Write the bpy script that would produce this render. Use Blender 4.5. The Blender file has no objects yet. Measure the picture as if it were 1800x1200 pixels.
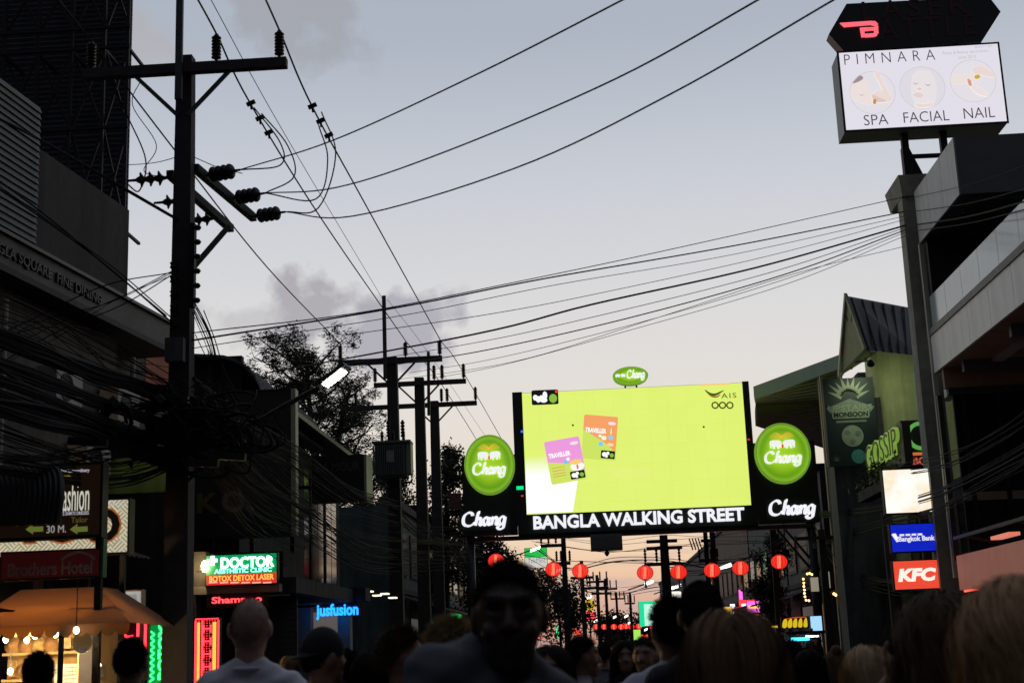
import bpy, math, random
import numpy as np
from mathutils import Vector, Matrix

R = math.radians
sc = bpy.context.scene
col = sc.collection
random.seed(7)
rng = np.random.default_rng(7)

# ------------------------------------------------------------------ camera
CAM = Vector((0, 0, 1.6))
FPX, YAW, PITCH, ROLL = 2416.0, R(2.88), R(12.51), R(2.2)
FW = Vector((-math.sin(YAW)*math.cos(PITCH), math.cos(YAW)*math.cos(PITCH), math.sin(PITCH)))
R0 = Vector((math.cos(YAW), math.sin(YAW), 0))
U0 = R0.cross(FW)
RT = math.cos(ROLL)*R0 - math.sin(ROLL)*U0
UP = math.sin(ROLL)*R0 + math.cos(ROLL)*U0
cd = bpy.data.cameras.new('camera')
cam = bpy.data.objects.new('camera', cd)
col.objects.link(cam)
cam.matrix_world = Matrix(((RT.x, UP.x, -FW.x, CAM.x), (RT.y, UP.y, -FW.y, CAM.y), (RT.z, UP.z, -FW.z, CAM.z), (0, 0, 0, 1)))
cd.sensor_width = 36
cd.lens = 36*FPX/1800
cd.clip_start = 0.05
cd.clip_end = 5000
cd.dof.use_dof = True
cd.dof.focus_distance = 42
cd.dof.aperture_fstop = 4.2
sc.camera = cam

# ------------------------------------------------------------------ world, sun, exposure
SUN_AZ, SUN_EL = R(2), R(1.0)          # the sun has just gone down behind the end of the street (+Y)
w = bpy.data.worlds.new('World'); sc.world = w; w.use_nodes = True
nt = w.node_tree; N = nt.nodes; L = nt.links
N.clear()
def nd(tree, t, **k):
    n = tree.nodes.new(t)
    for a, b in k.items(): setattr(n, a, b)
    return n
def mth(tree, op, a, b=None, c=None, clamp=False):
    n = tree.nodes.new('ShaderNodeMath'); n.operation = op; n.use_clamp = clamp
    for i, x in enumerate((a, b, c)):
        if x is None: continue
        if isinstance(x, (int, float)): n.inputs[i].default_value = x
        else: tree.links.new(x, n.inputs[i])
    return n.outputs[0]
def ramp(tree, fac, stops, mode='LINEAR'):
    n = tree.nodes.new('ShaderNodeValToRGB'); cr = n.color_ramp; cr.interpolation = mode
    while len(cr.elements) < len(stops): cr.elements.new(0.5)
    for e, (p, c) in zip(cr.elements, stops):
        e.position = p; e.color = (*c, 1)
    tree.links.new(fac, n.inputs[0]); return n.outputs[0]
def mixc(tree, fac, a, b, bt='MIX'):
    n = tree.nodes.new('ShaderNodeMix'); n.data_type = 'RGBA'; n.blend_type = bt
    for s, x in ((n.inputs[0], fac), (n.inputs[6], a), (n.inputs[7], b)):
        if isinstance(x, (int, float)): s.default_value = x
        elif isinstance(x, tuple): s.default_value = (*x, 1)
        else: tree.links.new(x, s)
    return n.outputs[2]
tc = nd(nt, 'ShaderNodeTexCoord')
sep = nd(nt, 'ShaderNodeSeparateXYZ'); L.new(tc.outputs['Generated'], sep.inputs[0])
zz = sep.outputs[2]
sky = nd(nt, 'ShaderNodeTexSky', sky_type='NISHITA', sun_disc=False)
sky.sun_elevation = SUN_EL; sky.sun_rotation = SUN_AZ; sky.air_density = 1.0; sky.dust_density = 2.0
grad = ramp(nt, mth(nt, 'MAXIMUM', zz, 0.0), [
    (0.0, (0.44, 0.21, 0.15)), (0.022, (0.62, 0.36, 0.26)), (0.06, (0.76, 0.56, 0.39)), (0.10, (0.73, 0.64, 0.53)),
    (0.16, (0.70, 0.665, 0.62)), (0.24, (0.635, 0.635, 0.645)), (0.33, (0.525, 0.552, 0.61)),
    (0.42, (0.385, 0.43, 0.50)), (0.60, (0.33, 0.36, 0.42)), (1.0, (0.27, 0.30, 0.36))])
# dusk: the sky behind the camera, away from the sunset, is much darker
az = mth(nt, 'MULTIPLY_ADD', sep.outputs[1], 0.5, 0.5, clamp=True)
west = ramp(nt, az, [(0.0, (0.11, 0.12, 0.14)), (0.25, (0.18, 0.19, 0.22)), (0.45, (0.62, 0.64, 0.68)), (0.75, (0.92, 0.93, 0.94)), (0.93, (1, 1, 1)), (1.0, (1, 1, 1))])
skyc = mixc(nt, 1.0, grad, west, 'MULTIPLY')
# thin dusk clouds: streaks low down, a few smoky puffs higher up
mp = nd(nt, 'ShaderNodeMapping'); L.new(tc.outputs['Generated'], mp.inputs[0])
mp.inputs['Scale'].default_value = (3.2, 3.2, 22.0); mp.inputs['Location'].default_value = (0.3, 0, 0.15)
n1 = nd(nt, 'ShaderNodeTexNoise'); L.new(mp.outputs[0], n1.inputs['Vector']); n1.inputs['Scale'].default_value = 2.6; n1.inputs['Detail'].default_value = 5
low = mth(nt, 'MULTIPLY', ramp(nt, n1.outputs[0], [(0.50, (0, 0, 0)), (0.66, (1, 1, 1))]), ramp(nt, zz, [(0.0, (1, 1, 1)), (0.085, (1, 1, 1)), (0.13, (0, 0, 0))]))
skyc = mixc(nt, mth(nt, 'MULTIPLY', low, 0.62), skyc, (0.40, 0.37, 0.40))
def puff(skyc, d, size, seedloc, colr, amt, sc_=21.0, flat=1.7):
    d = Vector(d).normalized()
    vd = nd(nt, 'ShaderNodeVectorMath', operation='SUBTRACT'); L.new(tc.outputs['Generated'], vd.inputs[0]); vd.inputs[1].default_value = d
    vs = nd(nt, 'ShaderNodeVectorMath', operation='MULTIPLY'); L.new(vd.outputs[0], vs.inputs[0]); vs.inputs[1].default_value = (1, 1, flat)
    ln = nd(nt, 'ShaderNodeVectorMath', operation='LENGTH'); L.new(vs.outputs[0], ln.inputs[0])
    fall = mth(nt, 'SUBTRACT', 1.0, mth(nt, 'DIVIDE', ln.outputs[1], size), clamp=True)
    m = nd(nt, 'ShaderNodeMapping'); L.new(tc.outputs['Generated'], m.inputs[0]); m.inputs['Location'].default_value = seedloc
    nn = nd(nt, 'ShaderNodeTexNoise'); L.new(m.outputs[0], nn.inputs['Vector']); nn.inputs['Scale'].default_value = sc_; nn.inputs['Detail'].default_value = 6
    nn.inputs['Roughness'].default_value = 0.55
    k = mth(nt, 'ADD', nn.outputs[0], mth(nt, 'MULTIPLY', fall, 0.42))
    msk = mth(nt, 'MULTIPLY', mth(nt, 'MULTIPLY', ramp(nt, k, [(0.66, (0, 0, 0)), (0.80, (1, 1, 1))]), ramp(nt, fall, [(0.0, (0, 0, 0)), (0.25, (1, 1, 1))])), amt)
    return mixc(nt, msk, skyc, colr)
def dirpx(px, py): return (FW*FPX + RT*(px-900) - UP*(py-600)).normalized()
skyc = puff(skyc, dirpx(545, 545), 0.085, (3, 1, 0), (0.36, 0.35, 0.385), 0.9)
skyc = puff(skyc, dirpx(700, 575), 0.075, (5, 2, 1), (0.37, 0.365, 0.42), 0.9)
skyc = puff(skyc, dirpx(410, 560), 0.05, (1, 4, 1), (0.45, 0.44, 0.46), 0.6)
skyc = puff(skyc, dirpx(500, 20), 0.10, (8, 2, 1), (0.30, 0.29, 0.31), 0.5)
skyc = puff(skyc, dirpx(250, 70), 0.06, (2, 7, 1), (0.42, 0.37, 0.36), 0.4)
bg1 = nd(nt, 'ShaderNodeBackground'); L.new(sky.outputs[0], bg1.inputs[0]); bg1.inputs[1].default_value = 0.004
bg2 = nd(nt, 'ShaderNodeBackground'); L.new(skyc, bg2.inputs[0]); bg2.inputs[1].default_value = 1.09
ad = nd(nt, 'ShaderNodeAddShader'); L.new(bg1.outputs[0], ad.inputs[0]); L.new(bg2.outputs[0], ad.inputs[1])
wo = nd(nt, 'ShaderNodeOutputWorld'); L.new(ad.outputs[0], wo.inputs[0])

sd = bpy.data.lights.new('sun', 'SUN'); sd.energy = 0.12; sd.angle = R(10); sd.color = (1.0, 0.72, 0.5)
so = bpy.data.objects.new('sun', sd); col.objects.link(so)
so.rotation_euler = Vector((-math.sin(SUN_AZ)*math.cos(SUN_EL), -math.cos(SUN_AZ)*math.cos(SUN_EL), -math.sin(SUN_EL))).to_track_quat('-Z', 'Y').to_euler()

sc.view_settings.view_transform = 'Standard'
sc.view_settings.look = 'None'
sc.view_settings.exposure = 0.0
sc.view_settings.gamma = 1.0
sc.render.engine = 'CYCLES'
sc.cycles.use_denoising = True
sc.cycles.max_bounces = 5
sc.cycles.diffuse_bounces = 3
sc.cycles.glossy_bounces = 2
sc.cycles.transparent_max_bounces = 12
sc.cycles.caustics_reflective = False
sc.cycles.caustics_refractive = False
sc.cycles.sample_clamp_indirect = 4

# ------------------------------------------------------------------ helpers
def ray(px, py): return FW*FPX + RT*(px-900) - UP*(py-600)
def aY(px, py, v): d = ray(px, py); return CAM + d*(v/d.y)
def aX(px, py, v): d = ray(px, py); return CAM + d*(v/d.x)
def aZ(px, py, v): d = ray(px, py); return CAM + d*((v-CAM.z)/d.z)
def rect(px0, py0, px1, py1, Y):
    xm, ym = (px0+px1)/2, (py0+py1)/2
    return aY(px0, ym, Y).x, aY(px1, ym, Y).x, aY(xm, py1, Y).z, aY(xm, py0, Y).z     # x0 x1 z0 z1

MATS = {}
def M(name, c, rough=0.7, var=0.18, scale=3.0, bump=0.0, metal=0.0, emit=None, es=0.0, spec=0.5, stain=0.0, alpha=None):
    if name in MATS: return MATS[name]
    m = bpy.data.materials.new(name); m.use_nodes = True
    t = m.node_tree; b = t.nodes['Principled BSDF']
    b.inputs['Roughness'].default_value = rough; b.inputs['Metallic'].default_value = metal
    b.inputs['Specular IOR Level'].default_value = spec
    b.inputs['Base Color'].default_value = (*c, 1)
    if var > 0 or bump > 0 or stain > 0:
        co = t.nodes.new('ShaderNodeTexCoord')
        n = t.nodes.new('ShaderNodeTexNoise'); n.inputs['Scale'].default_value = scale; n.inputs['Detail'].default_value = 7; n.inputs['Roughness'].default_value = 0.6
        t.links.new(co.outputs['Object'], n.inputs['Vector'])
        lo = tuple(max(0, x*(1-var)) for x in c); hi = tuple(min(1, x*(1+var)) for x in c)
        out = ramp(t, n.outputs[0], [(0.3, lo), (0.7, hi)])
        if stain > 0:
            mpp = t.nodes.new('ShaderNodeMapping'); mpp.inputs['Scale'].default_value = (2.2, 2.2, 0.25)
            t.links.new(co.outputs['Object'], mpp.inputs[0])
            n2 = t.nodes.new('ShaderNodeTexNoise'); n2.inputs['Scale'].default_value = 1.6; n2.inputs['Detail'].default_value = 8
            t.links.new(mpp.outputs[0], n2.inputs['Vector'])
            s = ramp(t, n2.outputs[0], [(0.45, (1, 1, 1)), (0.72, (1-stain,)*3)])
            out = mixc(t, 1.0, out, s, 'MULTIPLY')
        t.links.new(out, b.inputs['Base Color'])
        if bump > 0:
            bp = t.nodes.new('ShaderNodeBump'); bp.inputs['Strength'].default_value = bump; bp.inputs['Distance'].default_value = 0.02
            t.links.new(n.outputs[0], bp.inputs['Height']); t.links.new(bp.outputs[0], b.inputs['Normal'])
        t.links.new(mth(t, 'MULTIPLY_ADD', n.outputs[0], 0.2, rough-0.1, clamp=True), b.inputs['Roughness'])
    if emit:
        b.inputs['Emission Color'].default_value = (*emit, 1); b.inputs['Emission Strength'].default_value = es
    if alpha is not None: b.inputs['Alpha'].default_value = alpha
    MATS[name] = m; return m
def E(name, c, s, base=None):        # something that gives off light
    return M(name, base or tuple(min(0.8, x*0.5+0.02) for x in c), rough=0.4, var=0, emit=c, es=s)

ORG = {}
class MB:
    def __init__(s): s.v = []; s.f = []
    def add(s, vs, fs):
        o = len(s.v); s.v.extend([tuple(p) for p in vs]); s.f.extend([tuple(i+o for i in q) for q in fs]); return s
    def poly(s, pts): return s.add(pts, [tuple(range(len(pts)))])
    def box(s, x0, x1, y0, y1, z0, z1):
        if x0 > x1: x0, x1 = x1, x0
        if y0 > y1: y0, y1 = y1, y0
        if z0 > z1: z0, z1 = z1, z0
        return s.add([(x0,y0,z0),(x1,y0,z0),(x1,y1,z0),(x0,y1,z0),(x0,y0,z1),(x1,y0,z1),(x1,y1,z1),(x0,y1,z1)],
                     [(0,3,2,1),(4,5,6,7),(0,1,5,4),(1,2,6,5),(2,3,7,6),(3,0,4,7)])
    def hexa(s, p):      # eight corners: bottom ring, top ring
        return s.add(p, [(0,3,2,1),(4,5,6,7),(0,1,5,4),(1,2,6,5),(2,3,7,6),(3,0,4,7)])
    def slab(s, pts, off):      # polygon pts given a thickness vector off
        n = len(pts); a = [Vector(p) for p in pts]; b = [p+Vector(off) for p in a]
        return s.add(a+b, [tuple(range(n-1, -1, -1)), tuple(range(n, 2*n))] + [(i, (i+1) % n, n+(i+1) % n, n+i) for i in range(n)])
    def bar(s, p, q, w, h=None, up=(0, 0, 1)):
        h = h or w; p = Vector(p); q = Vector(q); d = (q-p).normalized(); u = Vector(up)
        if abs(d.dot(u)) > 0.97: u = Vector((0, 1, 0))
        a = d.cross(u).normalized()*(w/2); b = a.cross(d).normalized()*(h/2)
        return s.hexa([p-a-b, p+a-b, q+a-b, q-a-b, p-a+b, p+a+b, q+a+b, q-a+b])
    def tube(s, pts, r, n=6, cap=True):
        pts = [Vector(p) for p in pts]; k = len(pts); rs = r if isinstance(r, (list, tuple)) else [r]*k
        vs = []; pa = None
        for i, p in enumerate(pts):
            d = (pts[min(i+1, k-1)]-pts[max(i-1, 0)]).normalized()
            if pa is None:
                u = Vector((0, 0, 1)) if abs(d.z) < 0.9 else Vector((1, 0, 0)); a = d.cross(u).normalized()
            else:
                a = (pa - d*pa.dot(d)).normalized()
            pa = a; b = d.cross(a)
            for j in range(n):
                t = 2*math.pi*j/n; vs.append(p+(a*math.cos(t)+b*math.sin(t))*rs[i])
        fs = [(i*n+j, i*n+(j+1) % n, (i+1)*n+(j+1) % n, (i+1)*n+j) for i in range(k-1) for j in range(n)]
        if cap: fs += [tuple(range(n-1, -1, -1)), tuple((k-1)*n+j for j in range(n))]
        return s.add(vs, fs)
    def lathe(s, prof, c, axis, n=16):      # prof: (distance along axis, radius)
        c = Vector(c); d = Vector(axis).normalized()
        return s.tube2([(c+d*t, r) for t, r in prof], d, n)
    def tube2(s, pr, d, n):
        u = Vector((0, 0, 1)) if abs(d.z) < 0.9 else Vector((1, 0, 0)); a = d.cross(u).normalized(); b = d.cross(a); k = len(pr)
        vs = [p+(a*math.cos(2*math.pi*j/n)+b*math.sin(2*math.pi*j/n))*max(r, 1e-4) for p, r in pr for j in range(n)]
        fs = [(i*n+j, i*n+(j+1) % n, (i+1)*n+(j+1) % n, (i+1)*n+j) for i in range(k-1) for j in range(n)]
        fs += [tuple(range(n-1, -1, -1)), tuple((k-1)*n+j for j in range(n))]
        return s.add(vs, fs)
    def ell(s, c, r, nu=16, nv=10, rot=None):
        c = Vector(c); vs = []; fs = []
        for i in range(nv+1):
            t = math.pi*i/nv
            for j in range(nu):
                p = 2*math.pi*j/nu
                q = Vector((r[0]*math.sin(t)*math.cos(p), r[1]*math.sin(t)*math.sin(p), r[2]*math.cos(t)))
                vs.append(c+(rot @ q if rot else q))
        for i in range(nv):
            for j in range(nu): fs.append((i*nu+j, (i+1)*nu+j, (i+1)*nu+(j+1) % nu, i*nu+(j+1) % nu))
        return s.add(vs, fs)
    def build(s, name, mat, parent=None, smooth=False, label=None, cat=None, group=None, kind=None):
        me = bpy.data.meshes.new(name)
        o = bpy.data.objects.new(name, me); col.objects.link(o)
        if parent is None:
            a = np.array(s.v); org = Vector(((a[:,0].min()+a[:,0].max())/2, (a[:,1].min()+a[:,1].max())/2, a[:,2].min())); o.location = org
        else:
            org = ORG[parent.name]; o.parent = parent
        ORG[o.name] = org
        me.from_pydata([(p[0]-org.x, p[1]-org.y, p[2]-org.z) for p in s.v], [], s.f)
        if smooth: me.polygons.foreach_set('use_smooth', [True]*len(me.polygons))
        me.materials.append(mat); me.update()
        tag(o, label, cat, group, kind); return o
def tag(o, label=None, cat=None, group=None, kind=None):
    if label: o['label'] = label
    if cat: o['category'] = cat
    if group: o['group'] = group
    if kind: o['kind'] = kind
    return o
def T(name, label, cat, loc, group=None):
    o = bpy.data.objects.new(name, None); col.objects.link(o); o.location = Vector(loc); o.empty_display_size = 0.2
    ORG[o.name] = Vector(loc); return tag(o, label, cat, group)
def bx(name, mat, parent, *a, **k): return MB().box(*a).build(name, mat, parent, **k)
def share(src, parent, off):      # a piece with the same mesh, moved
    o = bpy.data.objects.new(src.name.split('.')[0], src.data); col.objects.link(o); o.parent = parent; o.location = Vector(off); return o
def catmull(pts, n=10):
    P = [Vector(p) for p in pts]; P = [P[0]*2-P[1]] + P + [P[-1]*2-P[-2]]; out = []
    for i in range(1, len(P)-2):
        a, b, c, d = P[i-1], P[i], P[i+1], P[i+2]
        for k in range(n):
            t = k/n
            out.append(0.5*((2*b)+(c-a)*t+(2*a-5*b+4*c-d)*t*t+(3*b-a-3*c+d)*t**3))
    out.append(P[-2]); return out
def sag(p, q, s, n=14):
    p = Vector(p); q = Vector(q)
    return [p.lerp(q, t/n)-Vector((0, 0, 4*s*(t/n)*(1-t/n))) for t in range(n+1)]

# lettering -------------------------------------------------------
def text_mesh(body, bold=0.0, shear=0.0, ext=0.02, space=1.0, res=3):
    cu = bpy.data.curves.new('txt', 'FONT'); cu.body = body; cu.offset = bold; cu.shear = shear; cu.extrude = ext; cu.space_character = space
    cu.resolution_u = res; cu.fill_mode = 'BOTH'
    ob = bpy.data.objects.new('txt', cu); col.objects.link(ob)
    dg = bpy.context.evaluated_depsgraph_get(); dg.update()
    me = bpy.data.meshes.new_from_object(ob.evaluated_get(dg))
    v = np.array([x.co[:] for x in me.vertices]); f = [tuple(p.vertices) for p in me.polygons]
    bpy.data.objects.remove(ob); bpy.data.curves.remove(cu); bpy.data.meshes.remove(me)
    return v, f
def islands(n, f):
    par = list(range(n))
    def fd(a):
        while par[a] != a: par[a] = par[par[a]]; a = par[a]
        return a
    for q in f:
        for i in q[1:]: par[fd(i)] = fd(q[0])
    return [fd(i) for i in range(n)]
def frame_pts(v, O, u, up, n, box, thick):      # map text verts into box (x0,x1,y0,y1) of frame O,u,up,n
    mn = v.min(0); mx = v.max(0); s = mx-mn; s[s == 0] = 1
    q = (v-mn)/s
    X = box[0]+(box[1]-box[0])*q[:, 0]; Yv = box[2]+(box[3]-box[2])*q[:, 1]; Zv = thick*q[:, 2]
    return [O+u*float(a)+up*float(b)+n*float(c) for a, b, c in zip(X, Yv, Zv)]
def text(parent, body, mat, O, u, up, n, box, thick=0.01, bold=0.0, shear=0.0, space=1.0, name='lettering', split=False, res=3, piece='letter'):
    v, f = text_mesh(body, bold, shear, 0.02, space, res)
    pts = frame_pts(v, O, u, up, n, box, thick)
    if not split:
        return MB().add(pts, f).build(name, mat, parent)
    isl = islands(len(v), f); out = []
    order = sorted(set(isl), key=lambda k: min(v[i][0] for i in range(len(v)) if isl[i] == k))
    for k in order:
        idx = [i for i in range(len(v)) if isl[i] == k]; mp_ = {a: b for b, a in enumerate(idx)}
        out.append(MB().add([pts[i] for i in idx], [tuple(mp_[i] for i in q) for q in f if q[0] in mp_]).build(piece, mat, parent))
    return out
VX, VY, VZ = Vector((1, 0, 0)), Vector((0, 1, 0)), Vector((0, 0, 1))
def ytext(parent, body, mat, x0, x1, z0, z1, Y, thick=0.01, **k):     # lettering on a face that looks down the street at the camera
    return text(parent, body, mat, Vector((0, Y, 0)), VX, VZ, -VY, (x0, x1, z0, z1), thick, **k)
def ribbon(mb, pl, w0, w1, ang, O, u, up, n, th):      # broad-nib pen stroke, solid
    pl = [Vector((x, y, 0)) for x, y in pl]; pl = catmull(pl, 6); k = len(pl); vs = []
    pen = Vector((math.cos(ang), math.sin(ang), 0))
    for i, p in enumerate(pl):
        d = (pl[min(i+1, k-1)]-pl[max(i-1, 0)]).normalized(); nr = Vector((-d.y, d.x, 0))
        ww = (w0+(w1-w0)*abs(d.x*pen.y-d.y*pen.x))/2
        for s_ in (1, -1):
            q = p+nr*ww*s_
            vs.append(O+u*q.x+up*q.y); vs.append(O+u*q.x+up*q.y+n*th)
    fs = []
    for i in range(k-1):
        a, b = 4*i, 4*i+4
        fs += [(a+1, a+3, b+3, b+1), (a, b, b+2, a+2), (a, a+1, b+1, b), (a+2, b+2, b+3, a+3)]
    e = 4*(k-1); fs += [(0, 2, 3, 1), (e, e+1, e+3, e+2)]
    mb.add(vs, fs)
SCRIPT = {      # flowing brush lettering, one entry for each letter: strokes on a 0..1 x-height grid
    'C': [[(1.05, 1.25), (0.95, 1.55), (0.62, 1.62), (0.22, 1.25), (0.08, 0.62), (0.22, 0.14), (0.62, 0.0), (1.02, 0.18), (1.22, 0.42)]],
    'h': [[(1.78, 1.62), (1.62, 1.58), (1.42, 0.7), (1.28, 0.02)], [(1.36, 0.42), (1.56, 0.86), (1.78, 0.92), (1.82, 0.66), (1.72, 0.18), (1.84, 0.04), (1.98, 0.16)]],
    'a': [[(2.56, 0.84), (2.32, 0.96), (2.10, 0.62), (2.10, 0.18), (2.26, 0.02), (2.46, 0.30), (2.62, 0.8)], [(2.72, 1.0), (2.60, 0.45), (2.60, 0.06), (2.86, 0.10)]],
    'n': [[(2.92, 0.9), (3.02, 0.88), (2.94, 0.4), (2.86, 0.02)], [(2.96, 0.46), (3.16, 0.88), (3.38, 0.92), (3.42, 0.64), (3.32, 0.18), (3.42, 0.03), (3.56, 0.14)]],
    'g': [[(4.2, 0.88), (3.94, 0.98), (3.66, 0.62), (3.68, 0.2), (3.9, 0.08), (4.1, 0.36), (4.24, 0.92)], [(4.26, 0.94), (4.14, 0.2), (3.98, -0.42), (3.62, -0.52), (3.46, -0.3), (3.72, -0.06)]]}
def script_word(parent, mat, O, u, up, n, box, th, w=(0.16, 0.34)):
    sx = (box[1]-box[0])/4.4; sy = (box[3]-box[2])/2.25; o2 = O+u*box[0]+up*(box[2]+0.56*sy)
    for ch, strokes in SCRIPT.items():
        mb = MB()
        for i, st in enumerate(strokes):
            ribbon(mb, st, w[0], w[1], R(35), o2+n*(0.002*i), u*sx, up*sy, n, th)
        mb.build('letter', mat, parent)
def blob(mb, pts, O, u, up, n, th, sx, sy, smooth=4):      # solid flat shape from a closed outline
    P = [Vector((x*sx, y*sy, 0)) for x, y in pts]
    if smooth:
        k = len(P); Q = []
        for i in range(k):
            a, b, c, d = P[i-1], P[i], P[(i+1) % k], P[(i+2) % k]
            for j in range(smooth):
                t = j/smooth; Q.append(0.5*((2*b)+(c-a)*t+(2*a-5*b+4*c-d)*t*t+(3*b-a-3*c+d)*t**3))
        P = Q
    mb.slab([O+u*p.x+up*p.y for p in P], n*th)
def disc_pts(cx, cy, rx, ry, n=32): return [(cx+rx*math.cos(2*math.pi*i/n), cy+ry*math.sin(2*math.pi*i/n)) for i in range(n)]
def rrect(x0, x1, y0, y1, r=0.1, n=5):
    out = []
    for cx, cy, a in ((x1-r, y1-r, 0), (x0+r, y1-r, 90), (x0+r, y0+r, 180), (x1-r, y0+r, 270)):
        for i in range(n+1): t = R(a+90*i/n); out.append((cx+r*math.cos(t), cy+r*math.sin(t)))
    return out

# ------------------------------------------------------------------ common materials
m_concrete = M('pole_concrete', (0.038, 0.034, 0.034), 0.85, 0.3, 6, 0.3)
m_steel = M('galvanised_steel', (0.06, 0.06, 0.06), 0.5, 0.3, 8, 0.1, 0.6)
m_dark = M('dark_metal', (0.014, 0.014, 0.016), 0.6, 0.3, 8, spec=0.2)
m_arm = M('dark_steel_arm', (0.022, 0.02, 0.02), 0.75, 0.3, 8, spec=0.2)
m_black = M('black_rubber', (0.010, 0.010, 0.011), 0.55, 0.2, 10)
m_cable = M('cable_black', (0.008, 0.008, 0.009), 0.7, 0.3, 2, spec=0.12)
m_porc = M('brown_porcelain', (0.014, 0.009, 0.008), 0.45, 0.2, 8, spec=0.2)
m_white = M('white_paint', (0.55, 0.55, 0.53), 0.6, 0.08, 3, 0, 0, stain=0.2)
m_glass = M('dark_glass', (0.012, 0.014, 0.016), 0.08, 0, spec=0.6)
m_pane = M('far_pane', (0.012, 0.013, 0.015), 0.5, 0, spec=0.15)
m_corr = M('corrugated_sheet', (0.10, 0.10, 0.105), 0.5, 0.25, 2, 0, 0.5, stain=0.4)
# ================================================================== the setting
m_asph = M('asphalt', (0.035, 0.035, 0.037), 0.75, 0.3, 12, 0.3)
m_pave = M('paving', (0.12, 0.115, 0.11), 0.85, 0.25, 5, 0.2)
m_line = M('road_paint', (0.5, 0.48, 0.42), 0.7, 0.2, 9)
MB().box(-60, 70, -30, 900, -0.6, -0.02).build('ground', M('bare_ground', (0.05, 0.05, 0.045), 0.9), kind='structure')
MB().box(-4.7, 7.3, -20, 500, -0.02, 0.0).build('street', m_asph, kind='structure')
for nm, a, b in (('pavement_left', -9, -4.8), ('pavement_right', 7.4, 12)):
    MB().box(a, b, -20, 300, -0.02, 0.13).build(nm, m_pave, kind='structure')
for nm, a, b in (('kerb_left', -4.8, -4.66), ('kerb_right', 7.26, 7.4)):
    MB().box(a, b, -20, 300, -0.01, 0.134).build(nm, m_concrete, kind='structure')
for a, b in ((-4.45, -4.33), (6.95, 7.07)):
    MB().box(a, b, -20, 300, 0.0, 0.004).build('edge_line', m_line, kind='structure')

def planept(px, py, P0, d):      # pixel to a point on the upright plane through P0 along d
    n = Vector((d.y, -d.x, 0)); r_ = ray(px, py); return CAM + r_*((Vector(P0)-CAM).dot(n)/r_.dot(n))
def corrugated(O, u, lu, v, lv, n, amp, nrm):      # ribs run along v, one ribbed sheet with a thickness
    mb = MB(); k = n*4+1; prof = []
    for i in range(k):
        prof.append((lu*i/(k-1), amp*(0.5+0.5*math.cos(2*math.pi*i/4))))
    O = Vector(O); vs = []
    for a, h in prof:
        for t, e in ((0, 0), (lv, 0), (lv, -0.004), (0, -0.004)): vs.append(O+u*a+v*t+nrm*(h+e))
    fs = []
    for i in range(k-1):
        for j in range(4): fs.append((4*i+j, 4*i+(j+1) % 4, 4*i+4+(j+1) % 4, 4*i+4+j))
    fs += [(3, 2, 1, 0), (4*k-4, 4*k-3, 4*k-2, 4*k-1)]
    return mb.add(vs, fs)

# ------------------------------------------------------------------ left: tall block with the dark name band
D1 = Vector((math.sin(R(6.2)), math.cos(R(6.2)), 0)); N1 = Vector((D1.y, -D1.x, 0))
LA, LB = Vector((-7.18, 23, 0)), Vector((-8.0, 23.3, 0))
def alongA(P0, Y): return P0 + D1*((Y-P0.y)/D1.y)
def wallslab(mb, P0, Ya, Yb, z0, z1, th):
    a = alongA(P0, Ya); b = alongA(P0, Yb)
    p = [a, b, b-N1*th, a-N1*th]
    return mb.hexa([q+VZ*z0 for q in p]+[q+VZ*z1 for q in p])
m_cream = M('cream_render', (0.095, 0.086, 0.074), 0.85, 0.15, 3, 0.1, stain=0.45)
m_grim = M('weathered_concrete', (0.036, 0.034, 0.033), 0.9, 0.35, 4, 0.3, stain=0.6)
m_siding = M('pale_siding', (0.075, 0.082, 0.075), 0.6, 0.12, 3, stain=0.25)
m_fascia = M('dark_fascia', (0.016, 0.016, 0.017), 0.6, 0.2, 3, stain=0.3)
t = T('corner_block', 'dark shop block with weathered upper wall and long name band, beside the nearest utility pole', 'building', (-8.2, 15, 0))
zf1, zf0 = 7.35, 6.88
ztop = planept(213, 360, LB, D1).z
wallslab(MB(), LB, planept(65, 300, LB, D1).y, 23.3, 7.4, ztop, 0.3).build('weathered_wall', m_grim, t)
# pale lap siding, board by board
za, zs1 = 7.42, planept(30, 160, LB, D1).z
nb = 26; hb = (zs1-za)/nb; yb = planept(65, 300, LB, D1).y
p0 = None
for i in range(nb):
    a = alongA(LB, 5.0); b = alongA(LB, yb); z = za+i*hb
    q = [a+N1*0.045, b+N1*0.045, b-N1*0.02, a-N1*0.02]; q2 = [a+N1*0.015, b+N1*0.015, b-N1*0.02, a-N1*0.02]
    if p0 is None: p0 = MB().hexa([x+VZ*z for x in q]+[x+VZ*(z+hb-0.008) for x in q2]).build('siding_board', m_siding, t)
    else: share(p0, t, (0, 0, i*hb))
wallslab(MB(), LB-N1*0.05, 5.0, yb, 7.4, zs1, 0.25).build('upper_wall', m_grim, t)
yf = planept(300, 590, LA, D1).y
fb = wallslab(MB(), LA, 3.0, yf, zf0, zf1, 0.75).build('name_band', m_fascia, t)
wallslab(MB(), LA+N1*0.06, 3.0, yf+0.02, zf1, zf1+0.05, 0.9).build('band_cap', m_steel, t)
wallslab(MB(), LA+N1*0.10, 3.0, yf+0.02, zf0-0.09, zf0, 0.95).build('band_ledge', m_dark, t)
y0t, y1t = planept(-42, 420, LA, D1).y, planept(176, 530, LA, D1).y
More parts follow.
